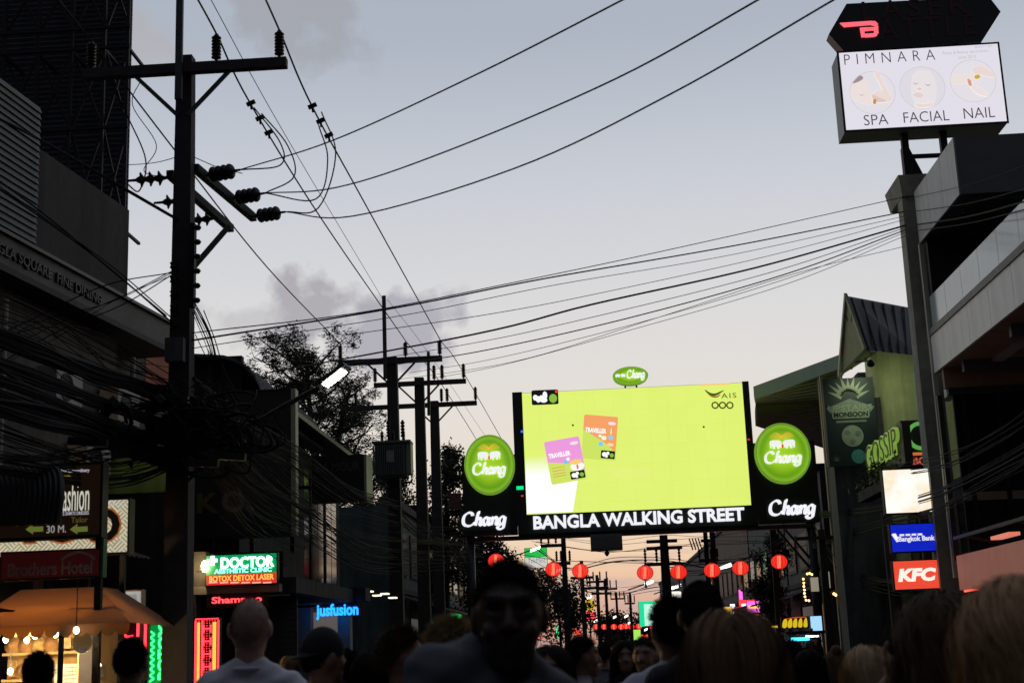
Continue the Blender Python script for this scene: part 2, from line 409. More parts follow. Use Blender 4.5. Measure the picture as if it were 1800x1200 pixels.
# reads from the street: left end is the near one
o0 = alongA(LA, y0t)+N1*0.004
text(fb, 'BANGLA SQUARE  FINE DINING', M('dull_grey_letter', (0.055, 0.055, 0.055), 0.6, 0.1), o0, D1, VZ, N1, (0, (y1t-y0t)/D1.y, 7.02, 7.20), 0.03, bold=0.01, split=True)
yw = planept(206, 560, LA-N1*0.35, D1).y
wallslab(MB(), LA-N1*0.35, 3.0, yw, 0.13, zf0-0.09, 6.0).build('wall', m_cream, t)
wallslab(MB(), LA-N1*0.3, 3.0, yw, 5.05, 5.15, 0.2).build('string_course', m_grim, t)
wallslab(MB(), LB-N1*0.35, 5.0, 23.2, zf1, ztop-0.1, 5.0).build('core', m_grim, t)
# shop openings at street level (dark glazing in frames)
for i in range(4):
    y0 = 11+i*2.9
    g = wallslab(MB(), LA-N1*0.30, y0, y0+2.5, 0.25, 2.9, 0.05).build('shop_window', m_glass, t)
    wallslab(MB(), LA-N1*0.27, y0+1.2, y0+1.3, 0.25, 2.9, 0.05).build('mullion', m_steel, g)
# weathered awning sheets over the shops
for i in range(5):
    y0 = 9.4+i*2.3
    a = alongA(LA-N1*0.33, y0); b = alongA(LA-N1*0.33, y0+2.24)
    s_ = (N1*1.1-VZ*0.42); ln = s_.length
    corrugated(a+VZ*3.52, D1, 2.24, s_.normalized(), ln, 14, 0.03, VZ).build('awning_sheet', M('rusty_awning', (0.10, 0.06, 0.045), 0.7, 0.35, 3, stain=0.4), t)

# ------------------------------------------------------------------ lattice hoarding on the roof behind
xa, xb = aY(-60, 250, 24.4).x, aY(228, 250, 24.4).x
zt = aY(100, -130, 24.4).z
t = T('roof_hoarding', 'tall ribbed steel hoarding with a lattice frame, on the roof at the left edge', 'hoarding', ((xa+xb)/2, 24.4, 7.2))
m_blue = M('blue_grey_sheet', (0.05, 0.058, 0.075), 0.5, 0.2, 2, 0, 0.3, stain=0.35)
rows = 6; hz = (zt-7.2)/rows; cw = (xb-xa)/3
for r_ in range(rows):
    for c_ in range(3):
        corrugated((xa+c_*cw, 24.4, 7.2+r_*hz), VZ, hz-0.012, VX, cw-0.01, max(8, int(hz/0.10)), 0.035, -VY).build('ribbed_sheet', m_blue, t)
bx('backing_sheet', m_blue, t, xa, xb-0.02, 24.41, 24.45, 7.2, zt)
cols_px = [-50, 2, 62, 122, 180, 222]; xs = [aY(p, 200, 23.5).x for p in cols_px]
zr = [7.2, aY(110, 410, 23.5).z, aY(110, 230, 23.5).z, aY(110, 90, 23.5).z, aY(110, 55, 23.5).z, aY(110, -60, 23.5).z, zt]
for x in xs:
    MB().bar((x, 23.5, 7.2), (x, 23.5, zt), 0.06).build('lattice_post', m_dark, t)
    for z in zr[1::2]: MB().bar((x, 23.5, z), (x, 24.38, z), 0.05).build('tie_bar', m_dark, t)
for z in zr[1:]: MB().bar((xs[0]-0.1, 23.46, z), (xs[-1]+0.05, 23.46, z), 0.055).build('lattice_rail', m_dark, t)
for i in range(len(xs)-1):
    for k_, (a, b) in enumerate(((1, 2), (2, 3), (4, 5))):
        MB().bar((xs[i], 23.55, zr[a]), (xs[i+1], 23.55, zr[b]), 0.045).build('lattice_brace', m_dark, t)
        MB().bar((xs[i+1], 23.59, zr[a]), (xs[i], 23.59, zr[b]), 0.045).build('lattice_brace', m_dark, t)

# ------------------------------------------------------------------ low cream house with the orange end
LC = Vector((-7.75, 24.5, 0))
zc = planept(250, 607, LC, D1).z
t = T('cream_house', 'low cream rendered house with an orange painted end, behind the nearest pole', 'building', (-10, 25.2, 0))
ye = planept(303, 640, LC, D1).y; ym = planept(255, 640, LC, D1).y
wallslab(MB(), LC, yw+0.3, ye, 0.13, zc, 5).build('wall', m_cream, t)
wallslab(MB(), LC+N1*0.01, ym, ye+0.006, zc-1.05, zc+0.004, 0.06).build('orange_panel', M('orange_paint', (0.36, 0.09, 0.04), 0.7, 0.2, 3, stain=0.3), t)
wallslab(MB(), LC+N1*0.05, yw+0.3, ye+0.03, zc+0.004, zc+0.09, 5.1).build('parapet_cap', m_grim, t)

# annex between that block and the nearest pole, green light put into its colour
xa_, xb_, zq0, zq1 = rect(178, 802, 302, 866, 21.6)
t = T('green_lit_annex', 'annex wall with lime green light in its colour, low behind the nearest pole, above the shop awnings', 'building', ((xa_+xb_)/2, 22.2, 0))
bx('lime_wall', M('green_light_tint', (0.30, 0.50, 0.10), 0.6, 0.2, 2, stain=0.35), t, xa_, xb_, 21.6, 21.7, zq0, zq1)
bx('lower_wall', m_grim, t, xa_, xb_, 21.63, 22.9, 0.13, zq0-0.002)
bx('upper_core', m_grim, t, xa_, xb_, 21.701, 22.9, zq0, zq1)
bx('roof_edge', m_dark, t, xa_-0.05, xb_+0.05, 21.5, 22.95, zq1, zq1+0.08)

# ------------------------------------------------------------------ curved roof house
Yc0, Yc1 = 27.2, 33.5
t = T('barrel_roof_house', 'dark shop house with a curved ribbed roof edge, just right of the nearest pole', 'building', (-9, 30, 0))
Xc = -6.6
zc1 = aX(462, 692, Xc).z
zpk = aY(352, 630, Yc0+0.4).z
bx('wall', m_grim, t, -13, Xc-0.35, Yc0, Yc1, 0.13, zc1-0.1)
n_ = 9
for i in range(n_):       # curved eave, sheet after sheet
    y0 = Yc0-0.1+i*(Yc1-Yc0)/n_; dy = (Yc1-Yc0)/n_-0.012
    mb = MB(); pr = []
    for k in range(9):
        a = R(90*k/8); pr.append((Xc-0.9+1.05*math.sin(a), zc1-0.35+(zpk-zc1+0.3)*math.cos(a)))
    pr = [(-10.5, zpk+0.25)]+pr
    for k in range(len(pr)-1):
        (xa_, z_a), (xb_, z_b) = pr[k], pr[k+1]
        mb.hexa([(xa_, y0, z_a-0.05), (xb_, y0, z_b-0.05), (xb_, y0+dy, z_b-0.05), (xa_, y0+dy, z_a-0.05), (xa_, y0, z_a), (xb_, y0, z_b), (xb_, y0+dy, z_b), (xa_, y0+dy, z_a)])
        for j in range(4): mb.bar((xa_, y0+dy*(j+.5)/4, z_a+0.012), (xb_, y0+dy*(j+.5)/4, z_b+0.012), 0.04, 0.025)
    mb.build('roof_sheet', m_corr, t)
bx('gable_wall', m_grim, t, -13, Xc-0.4, Yc0+0.3, Yc0+0.5, zc1-0.2, zpk)

# dark hoarding facing the camera, with KO letters
x0, x1, z0, z1 = rect(345, 690, 512, 945, 26.4)
t = T('dark_hoarding', 'large dark hoarding with dim yellow K and grey O, right of the nearest pole', 'hoarding', ((x0+x1)/2, 26.5, z0))
bx('board', M('black_board', (0.012, 0.013, 0.014), 0.6, 0.2, 2, stain=0.3), t, x0, x1, 26.4, 26.62, z0, z1)
bx('edge_trim', M('pale_trim', (0.30, 0.34, 0.24), 0.5, 0.2, 3), t, x1, x1+0.09, 26.38, 26.64, z0, z1+0.03)
bx('top_rail', m_dark, t, x0, x1-0.004, 26.38, 26.64, z1, z1+0.04)
for i in range(3): bx('support_leg', m_dark, t, x0+0.2+i*0.8, x0+0.28+i*0.8, 26.65, 26.73, 0.13, z1-0.1)
a, b, c, d = rect(347, 866, 386, 902, 26.396)
ytext(t, 'K', M('dull_yellow_letter', (0.13, 0.11, 0.012), 0.6, 0.1, 3), a, b, c, d, 26.396, 0.03, bold=0.03, name='letter')
a, b, c, d = rect(390, 862, 432, 900, 26.396)
ytext(t, 'O', M('dull_pale_letter', (0.09, 0.09, 0.085), 0.6, 0.1, 3), a, b, c, d, 26.396, 0.03, bold=0.03, name='letter')

# ------------------------------------------------------------------ low house with the pitched ribbed roof
Xe = -6.2
ya, yb = aX(512, 716, Xe).y, aX(650, 832, Xe).y
ze = aX(580, 775, Xe).z
t = T('ribbed_roof_house', 'low house with a sloping ribbed metal eave beneath the street lamp', 'building', (-9, (ya+yb)/2, 0))
bx('wall', m_grim, t, -13, Xe-0.9, ya+0.2, yb, 0.13, ze-0.15)
nsh = 8; dy = (yb-ya)/nsh
for i in range(nsh):
    corrugated((Xe-2.6, ya+i*dy, ze+1.0), VY, dy-0.01, Vector((2.65, 0, -1.0)).normalized(), 2.83, 7, 0.045, Vector((1.0, 0, 2.65)).normalized()).build('roof_sheet', m_corr, t)
bx('gutter', m_steel, t, Xe+0.02, Xe+0.14, ya, yb, ze-0.10, ze+0.0)
for i in range(5):
    y0 = ya+0.6+i*(yb-ya-1)/5
    w_ = bx('window', m_dark, t, Xe-0.91, Xe-0.86, y0, y0+1.6, 3.3, ze-0.5)
    bx('pane', m_glass, w_, Xe-0.862, Xe-0.85, y0+0.08, y0+0.76, 3.38, ze-0.58)
    bx('pane', m_glass, w_, Xe-0.862, Xe-0.85, y0+0.84, y0+1.52, 3.38, ze-0.58)
for i in range(4):      # shutters, shopfronts and lit panes at street level
    y0 = ya+0.3+i*(yb-ya)/4; y1 = y0+(yb-ya)/4-0.4
    if i % 2 == 0:
        sh = bx('roller_shutter', m_steel, t, Xe-0.92, Xe-0.88, y0, y1, 0.2, 2.9)
        s0 = bx('shutter_slat', m_corr, sh, Xe-0.88, Xe-0.855, y0+0.04, y1-0.04, 0.25, 0.36)
        for k in range(1, 21): share(s0, sh, (0, 0, 0.125*k))
    else:
        bx('shop_window', E('dim_shop_glow', (0.9, 0.75, 0.5), 0.10), t, Xe-0.91, Xe-0.87, y0, y1, 0.4, 2.6)
        for k in range(3): bx('mullion', m_dark, t, Xe-0.868, Xe-0.82, y0+(y1-y0)*k/2-0.03, y0+(y1-y0)*k/2+0.03, 0.3, 2.7)

def shutter_front(t, x0, x1, Y, z0, z1, mat):
    sh = bx('roller_shutter', m_steel, t, x0, x1, Y, Y+0.05, z0, z1)
    s0 = bx('shutter_slat', mat, sh, x0+0.03, x1-0.03, Y-0.02, Y-0.001, z0+0.02, z0+0.11)
    for k in range(1, int((z1-z0)/0.105)-1): share(s0, sh, (0, 0, 0.105*k))
# corner clinic below the hoarding: canopy beam, lit side wall, roller shutter
Yd = 24.6
x0, x1, z0, z1 = rect(333, 1028, 492, 1042, Yd)
t = T('corner_clinic', 'small corner clinic with a pale canopy beam and grey shutter under the green sign', 'building', (x0+1, Yd+1, 0))
m_pale = M('pale_beam', (0.42, 0.40, 0.33), 0.7, 0.12, 3, stain=0.3)
bx('canopy_beam', m_pale, t, x0, x1, Yd-0.05, Yd+0.35, z0, z1)
bx('canopy_slab', m_grim, t, x0-1.5, x1-0.02, Yd+0.35, Yd+1.7, z0+0.02, z1+0.6)
bx('side_beam', m_grim, t, x1, x1+0.25, Yd+0.2, Yd+6.5, z0-0.02, z1+0.12)
bx('back_wall', M('maroon_wall', (0.07, 0.02, 0.02), 0.7, 0.2, 3), t, x0-1.0, x1-0.75, Yd+1.2, Yd+1.35, 0.13, z0+0.02)
xs_ = aY(460, 1100, Yd+0.9).x
shutter_front(t, x1-0.72, aY(522, 1100, Yd+1.2).x, Yd+1.2, 0.13, z0-0.03, m_corr)
a, b, c, d = rect(336, 975, 364, 1028, Yd+0.2)
lw_ = bx('lit_wall', m_cream, t, a, b, Yd+0.1, Yd+0.34, z1, d+0.05)
bx('wall_pier', m_cream, t, x0, x0+0.13, Yd-0.04, Yd+0.3, 0.13, z0)

# ------------------------------------------------------------------ rows of shop houses further down both sides
m_row = [M('row_wall_grey', (0.10, 0.10, 0.10), 0.85, 0.25, 2, stain=0.5), M('row_wall_tan', (0.15, 0.12, 0.09), 0.85, 0.25, 2, stain=0.5), M('row_wall_teal', (0.06, 0.09, 0.085), 0.85, 0.25, 2, stain=0.5)]
m_lit = [E('window_glow_warm', (1.0, 0.55, 0.2), 0.10), E('window_glow_pale', (0.9, 0.95, 0.8), 0.05), E('window_glow_green', (0.2, 0.9, 0.35), 0.06)]
def row_house(label, side, X, y0, y1, h, mat, lit, depth=8, awn=True):
    s = -1 if side == 'L' else 1
    t = T('shop_house', label, 'building', (X+s*depth/2, (y0+y1)/2, 0), 'shop houses further down the street')
    bx('wall', mat, t, X, X+s*depth, y0, y1, 0.13, h)
    bx('parapet', m_grim, t, X-s*0.12, X+s*0.3, y0, y1-0.02, h, h+0.25)
    k = max(2, int((y1-y0)/2.6)); dy = (y1-y0)/k; fl = max(1, int((h-3.2)/2.9))
    for f in range(fl):
        for i in range(k):
            w_ = bx('window', m_dark, t, X-s*0.05, X+s*0.02, y0+i*dy+0.5, y0+(i+1)*dy-0.5, 4.1+f*2.9, 5.6+f*2.9)
            bx('pane', m_lit[(i+f) % 3] if random.random() < lit*0.5 else m_pane, w_, X-s*0.06, X-s*0.045, y0+i*dy+0.58, y0+(i+1)*dy-0.58, 4.2+f*2.9, 5.5+f*2.9)
        bx('floor_band', m_grim, t, X-s*0.08, X+s*0.1, y0+0.01, y1-0.01, 3.5+f*2.9, 3.68+f*2.9)
    for i in range(k):
        w_ = bx('shop_front', m_dark, t, X-s*0.04, X+s*0.02, y0+i*dy+0.2, y0+(i+1)*dy-0.2, 0.2, 3.0)
        bx('pane', m_lit[i % 3] if random.random() < lit else m_pane, w_, X-s*0.055, X-s*0.035, y0+i*dy+0.3, y0+(i+1)*dy-0.3, 0.4, 2.7)
        if awn: MB().slab([(X-s*0.05, y0+i*dy+0.1, 3.35), (X-s*0.05, y0+(i+1)*dy-0.1, 3.35), (X-s*1.3, y0+(i+1)*dy-0.1, 2.95), (X-s*1.3, y0+i*dy+0.1, 2.95)], (0, 0, 0.05)).build('awning', M('awning_dark%d' % (i % 2), [(0.06, 0.02, 0.02), (0.02, 0.03, 0.05)][i % 2], 0.8, 0.2, 3), t)
    return t
row_house('dark narrow shop house behind the transformer pole', 'L', -6.4, 45.0, 52, 6.3, m_row[2], 0.3)
row_house('dark shop house behind the left leg of the screen gantry', 'L', -6.6, 52.5, 62, 6.8, m_row[0], 0.4)
row_house('tan shop house on the left beyond the screen gantry', 'L', -6.6, 62.5, 80, 6.2, m_row[1], 0.4)
row_house('grey shop house on the left among the far poles', 'L', -6.6, 80.5, 105, 7.0, m_row[0], 0.4)
row_house('farthest left shop house at the end of the street', 'L', -6.2, 106, 150, 7.0, m_row[1], 0.4)
row_house('dark shop house behind the right leg of the screen gantry', 'R', 8.4, 50, 60, 7.4, m_row[0], 0.4)
row_house('dark teal shop house on the right beyond the screen gantry', 'R', 8.4, 60.5, 74, 7.6, m_row[2], 0.5)
row_house('tan shop house on the right behind the line of lanterns', 'R', 8.4, 74.5, 95, 8.2, m_row[1], 0.5)
row_house('grey far shop house on the right under the far pole', 'R', 8.4, 96, 125, 8.0, m_row[0], 0.5)
row_house('farthest right shop house at the end of the street', 'R', 8.2, 126, 170, 8.2, m_row[2], 0.5)

# the street goes on unseen behind the photographer; blocks added there shade it
m_ac = M('ac_white', (0.30, 0.30, 0.28), 0.6, 0.15, 5, stain=0.3)
for i, (yy_, zz_, P_, lab) in enumerate(((19.2, 5.3, LA-N1*0.35, 'outdoor air conditioner unit on the cream wall below the name band'), (21.2, 5.35, LA-N1*0.35, 'second outdoor air conditioner unit nearer the orange panel'), (20.2, 4.35, LA-N1*0.35, 'lower outdoor air conditioner unit on the cream wall'))):
    a = alongA(P_, yy_); t = T('air_conditioner', lab, 'air conditioner', a+VZ*zz_, 'outdoor air conditioners')
    p = [a+N1*0.04, a+D1*0.8+N1*0.04, a+D1*0.8+N1*0.36, a+N1*0.36]; MB().hexa([q+VZ*zz_ for q in p]+[q+VZ*(zz_+0.55) for q in p]).build('case', m_ac, t)
    MB().lathe([(0, 0.21), (0.012, 0.21), (0.012, 0.17), (0.002, 0.17)], a+D1*0.3+N1*0.361+VZ*(zz_+0.27), N1, 20).build('fan_ring', m_dark, t)
    for k in range(2): MB().bar(a+D1*(0.1+0.6*k)+VZ*(zz_-0.02), a+D1*(0.1+0.6*k)+N1*0.36+VZ*(zz_-0.02), 0.03).build('bracket', m_steel, t)
for i, yy_ in enumerate((18.2, 22.3)):
    a = alongA(LA-N1*0.27, yy_); MB().tube([a+VZ*0.2, a+VZ*6.6], 0.045, 8).build('drain_pipe', m_ac, label=('drain pipe on the cream wall left of the air conditioners', 'drain pipe on the cream wall near the orange panel')[i], cat='pipe', group='drain pipes')
row_house('unseen shop block behind the photographer on the left side', 'L', -8.6, -45, 2.8, 10.5, m_row[0], 0.0)
row_house('unseen shop block behind the photographer on the right side', 'R', 7.3, -45, 9.8, 10.5, m_row[1], 0.0)
row_house('unseen building added to close the street far behind the photographer', 'R', -8.5, -60, -46, 11.5, m_row[0], 0.0, 16)  # unseen, added to block the low sky behind the camera

# ------------------------------------------------------------------ right: big building with glass balustrade
XR = 7.15
m_panel = M('white_cladding', (0.78, 0.76, 0.73), 0.45, 0.10, 1.2, stain=0.22)
m_grey = M('grey_cladding', (0.46, 0.49, 0.47), 0.5, 0.08, 2, stain=0.2)
m_char = M('charcoal_cladding', (0.085, 0.085, 0.10), 0.6, 0.15, 3)
m_soff = M('tan_soffit', (0.34, 0.22, 0.15), 0.8, 0.15, 3, stain=0.25)
Yfar = aX(1636, 590, XR).y; Yn = 10.0
zt1 = aX(1720, 508, XR).z; zb1 = aX(1720, 594, XR).z
t = T('balcony_building', 'modern building with white panel fascia and glass balustrade, right edge of the photo', 'building', (XR+4, 20, 0))
npan = 13; dy = (Yfar-Yn)/npan
a0 = bx('fascia_panel', m_panel, t, XR, XR+0.05, Yn, Yn+dy-0.012, zb1, zt1-0.06)
for i in range(1, npan): share(a0, t, (0, i*dy, 0))
bx('floor_slab', m_char, t, XR+0.05, XR+9, Yn, Yfar-0.02, zb1+0.1, zt1)
bx('fascia_end', m_panel, t, XR+0.002, XR+9, Yfar-0.012, Yfar+0.03, zb1, zt1-0.06)
bx('balustrade_base', M('base_rail_dark', (0.05, 0.045, 0.045), 0.5, 0.1, 4), t, XR-0.03, XR+0.12, Yn, Yfar, zt1-0.06, zt1+0.07)
zg = aX(1720, 430, XR).z
m_bal = M('balustrade_glass', (0.42, 0.52, 0.51), 0.12, 0.10, 0.8, spec=0.8)
npg = 15; dg_ = (Yfar-0.1-Yn)/npg
g0 = bx('glass_panel', m_bal, t, XR+0.03, XR+0.045, Yn, Yn+dg_-0.015, zt1+0.072, zg)
for i in range(1, npg): share(g0, t, (0, i*dg_, 0))
bx('soffit', m_soff, t, XR+0.05, XR+9, Yn, Yfar, zb1-0.0, zb1+0.09)
for i in range(6):
    y0 = Yn+1+i*(Yfar-Yn-1)/5.4
    bx('soffit_beam', m_char, t, XR+0.25, XR+3.0, y0, y0+0.14, zb1-0.22, zb1-0.001)
YW = Yfar-0.45
zl = aY(1720, 692, YW).z
zt_ = aY(1720, 868, YW).z
bx('glazed_wall', m_glass, t, XR+0.2, XR+8, YW+0.03, YW+0.1, 2.9, zl)
bx('lintel', m_steel, t, XR+0.1, XR+8, YW-0.06, YW+0.1, zl, zl+0.14)
bx('upper_wall', m_soff, t, XR+0.06, XR+8, YW, YW+0.12, zl+0.14, zb1)
for px in (1660, 1702, 1764, 1830):
    xm_ = aY(px, 780, YW).x; bx('mullion', m_steel if px == 1660 else m_dark, t, xm_-0.05, xm_+0.05, YW-0.03, YW+0.03, 2.9, zl)
bx('transom', M('transom_pale', (0.20, 0.19, 0.15), 0.6, 0.15, 4), t, XR+0.2, XR+8, YW-0.028, YW+0.029, zt_-0.12, zt_+0.04)
bx('lower_infill', m_row[0], t, XR+0.2, XR+8, YW+0.0, YW+0.1, 0.13, 2.9)
# upper terrace: dark recess, roof box over the far end
Y1, Y2 = aX(1682, 290, XR).y, Yfar+0.05
zr1 = aX(1682, 234, XR).z; zr0 = aX(1688, 342, XR).z
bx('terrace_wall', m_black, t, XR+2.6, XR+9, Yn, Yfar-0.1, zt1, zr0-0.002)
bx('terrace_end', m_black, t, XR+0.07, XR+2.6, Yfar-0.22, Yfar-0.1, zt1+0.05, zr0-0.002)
yy = Y1
for i in range(3):
    d_ = (Y2-Y1)/3
    bx('roof_side_panel', m_grey, t, XR-0.02, XR+0.02, yy, yy+d_-0.012, zr0, zr1); yy += d_
bx('roof_front_panel', m_char, t, XR+0.0, XR+9, Y1-0.03, Y1-0.002, zr0, zr1)
bx('roof_box', m_char, t, XR+0.021, XR+9, Y1, Y2, zr0+0.01, zr1-0.02)
v0 = bx('louvre_slat', M('green_lit_louvre', (0.05, 0.10, 0.05), 0.6, 0.1, 3), t, XR+0.3, XR+2.6, Y1+0.2, Y1+0.26, zr0-0.06, zr0+0.009)  # green light on the slats is put into their colour
for i in range(1, 9): share(v0, t, (0, 0.2*i, 0))
bx('corner_trim', M('bright_trim', (0.5, 0.52, 0.42), 0.5, 0.1, 3), t, XR-0.03, XR+0.06, Yfar+0.032, Yfar+0.14, 2.6, zr0)
a = aX(1660, 698, XR+0.9); b = aX(1800, 590, XR+0.9)
MB().bar(a, b, 0.22, 0.20).build('truss_tube', m_grey, t)
# low canopy over the chicken shop, lit from below
YK0, YK1 = 12.0, aX(1684, 1000, XR-0.15).y
zk1 = aX(1760, 958, XR-0.15).z; zk0 = zk1-1.0
zk0 = aX(1700, 1035, XR-0.15).z; zk1 = aX(1700, 972, XR-0.15).z
t2 = T('shop_canopy', 'pale shop canopy glowing red at its underside, right of the fast food sign', 'canopy', (XR+0.5, (YK0+YK1)/2, 2.4))
nk = 7; dk = (YK1-YK0)/nk
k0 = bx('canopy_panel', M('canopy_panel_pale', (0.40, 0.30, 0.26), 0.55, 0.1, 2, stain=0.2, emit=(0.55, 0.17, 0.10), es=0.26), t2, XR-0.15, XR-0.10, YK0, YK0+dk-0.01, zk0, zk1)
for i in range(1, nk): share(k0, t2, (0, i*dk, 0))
bx('canopy_end', M('canopy_panel_pale', (0, 0, 0)), t2, XR-0.15, XR+1.4, YK1, YK1+0.03, zk0, zk1)
bx('canopy_top', m_char, t2, XR-0.099, XR+1.5, YK0, YK1-0.002, zk1-0.1, zk1-0.02)
bx('neon_strip', E('red_neon_strip', (1.0, 0.10, 0.06), 2.2), t2, XR-0.16, XR-0.13, YK0, YK1-0.3, zk0-0.045, zk0-0.012)
bx('tube_light', E('violet_tube', (0.55, 0.45, 1.0), 1.5), t2, XR-0.06, XR-0.03, YK0+6, YK0+11.5, zk0-0.06, zk0-0.02)
MB().bar((XR-0.2, YK0, zk1+0.32), (XR-0.2, YK1-0.2, zk1+0.32), 0.06).build('canopy_rail', m_steel, t2)
for i in range(5):
    y0 = YK0+1+i*(YK1-YK0-2)/4
    MB().bar((XR-0.2, y0, zk1+0.3), (XR+1.2, y0, zk1-0.05), 0.05).build('canopy_strut', m_steel, t2)
for i, y0 in enumerate((YK1-1.5, YK1-4.6)):
    bx('red_lamp', E('soft_red_lamp', (1.0, 0.28, 0.18), 0.7), t2, XR+0.1, XR+0.3, y0-1.1, y0, zk1+0.18, zk1+0.24)
bx('shop_window', m_glass, t2, XR+1.52, XR+1.58, YK0, YK1-0.5, 0.2, zk0)

# tall concrete sign column with its cap, at the far corner of that building
Yq = Yfar+0.55
xq = aY(1662, 950, Yq).x
t = T('sign_column', 'tall grey concrete column carrying the stacked shop signs, right side', 'column', (xq, Yq, 0.13))
zcap = aY(1600, 350, Yq).z
m_col = M('column_concrete', (0.30, 0.31, 0.26), 0.85, 0.22, 4, 0.2, stain=0.4)
MB().hexa([(xq-0.25, Yq-0.25, 0.13), (xq+0.25, Yq-0.25, 0.13), (xq+0.25, Yq+0.25, 0.13), (xq-0.25, Yq+0.25, 0.13),
           (xq-0.21, Yq-0.21, zcap), (xq+0.21, Yq-0.21, zcap), (xq+0.21, Yq+0.21, zcap), (xq-0.21, Yq+0.21, zcap)]).build('shaft', m_col, t)
MB().hexa([(xq-0.22, Yq-0.3, zcap-0.02), (xq+0.5, Yq-0.3, zcap-0.02), (xq+0.5, Yq+0.9, zcap-0.02), (xq-0.22, Yq+0.9, zcap-0.02),
           (xq-0.30, Yq-0.45, zcap+0.4), (xq+0.6, Yq-0.45, zcap+0.4), (xq+0.6, Yq+0.9, zcap+0.4), (xq-0.30, Yq+0.9, zcap+0.4)]).build('cap', m_col, t)
SIGNX = xq

# ------------------------------------------------------------------ gabled house behind the column, canopy roof behind the gantry
Yg = 37.0
t = T('gabled_house', 'house with a steep dark gable roof and yellow-green light in its wall colour, left of the sign column', 'building', (10, Yg+3, 0))
m_lw = M('yellow_green_wall', (0.52, 0.56, 0.26), 0.7, 0.15, 2, 0.05, stain=0.25)  # yellow-green light falling on the wall is put into its base colour
x0 = aY(1545, 700, Yg).x; zw1 = aY(1580, 610, Yg).z
mb = MB(); n_ = 8
pts = [(x0, Yg+1.4, 0)]
for i in range(n_+1):
    a_ = R(180-90*i/n_); pts.append((x0+0.8+0.8*math.cos(a_), Yg+0.8-0.8*math.sin(a_)*1.0, 0))
pts += [(x0+9, Yg, 0), (x0+9, Yg+1.4, 0)]
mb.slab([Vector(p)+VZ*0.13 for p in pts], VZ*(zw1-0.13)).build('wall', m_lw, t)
A = aY(1486, 522, Yg-1.6); B = aY(1600, 528, Yg-0.0); 
EL = aY(1484, 665, Yg-1.6)
# roof: near verge runs from the ridge A down to the right eave; ribbed soffit beneath
rid0 = Vector((A.x, Yg-1.6, A.z)); rid1 = Vector((A.x, Yg+7, A.z))
er0 = aY(1520, 615, Yg-1.6); er0 = Vector((er0.x, Yg-1.6, er0.z)); er1 = er0+Vector((0, 8.6, 0))
m_rt = M('dark_roof_sheet', (0.028, 0.03, 0.04), 0.5, 0.2, 3)
dr = (er0-rid0); nr_ = dr.cross(VY).normalized()
if nr_.z < 0: nr_ = -nr_
# the big dark slope is the far side roof seen over the verge
sl = Vector((aY(1612, 640, Yg-0.4).x, Yg-0.4, er0.z)); 
MB().slab([rid0+VX*0.03, Vector((aY(1612, 525, Yg+0.5).x, Yg+0.5, rid0.z+0.03)), Vector((aY(1612, 610, Yg-0.5).x, Yg-0.5, er0.z)), er0+VX*0.03], (0, 0.06, 0.05)).build('roof_slope', m_rt, t)
for i in range(7):
    f = (i+0.5)/7
    p = rid0.lerp(Vector((aY(1612, 525, Yg+0.5).x, Yg+0.5, rid0.z+0.03)), f); q = er0.lerp(Vector((aY(1612, 610, Yg-0.5).x, Yg-0.5, er0.z)), f)
    MB().bar(p-VY*0.03, q-VY*0.03, 0.05, 0.03).build('roof_rib', m_rt, t)
MB().bar(rid0+VZ*0.06-VY*0.05, er0+VZ*0.02-VY*0.05, 0.06, 0.16, up=(0, 1, 0)).build('barge_board', M('pale_green_board', (0.36, 0.40, 0.30), 0.6, 0.1, 3), t)
lv = Vector((EL.x, Yg-1.6, EL.z))
m_soffit2 = M('green_soffit', (0.36, 0.40, 0.24), 0.7, 0.15, 3)  # the soffit's green light is part of this colour
q4 = [rid0, er0, Vector((x0+0.2, Yg+0.6, zw1-0.02)), Vector((aY(1474, 662, Yg+0.6).x, Yg+0.6, aY(1474, 662, Yg+0.6).z))]
MB().slab(q4, (0, 0.05, 0.03)).build('soffit', m_soffit2, t)
for i in range(1, 5):
    f = i/5; MB().bar(q4[0].lerp(q4[3], f)-VY*0.03, q4[1].lerp(q4[2], f)-VY*0.03, 0.07, 0.06).build('soffit_rafter', M('rafter_dark', (0.12, 0.13, 0.09), 0.7, 0.1, 3), t)
for f in (0.33, 0.7):
    MB().bar(q4[0].lerp(q4[1], f)-VY*0.04, q4[3].lerp(q4[2], f)-VY*0.04, 0.05, 0.05).build('soffit_rafter', M('rafter_dark', (0, 0, 0)), t)
MB().bar(rid0-VY*0.06+VZ*0.05, Vector((q4[3].x, q4[3].y, q4[3].z))-VY*0.06, 0.06, 0.14, up=(0, 1, 0)).build('barge_board', M('pale_green_board', (0, 0, 0)), t)
MB().bar(Vector((q4[3].x, q4[3].y, q4[3].z))-VY*0.05, Vector((q4[3].x-0.0, q4[3].y, q4[3].z-0.75))-VY*0.05, 0.05).build('eave_drop', M('pale_green_board', (0, 0, 0)), t)
MB().tube([aY(1608, 640, Yg-0.1), aY(1622, 800, Yg-0.1)], 0.05, 8).build('down_pipe', m_grey, t)
bx('lower_wall', m_row[0], t, x0-1.3, x0+0.1, Yg+0.3, Yg+1.3, 0.13, aY(1500, 700, Yg+0.3).z)

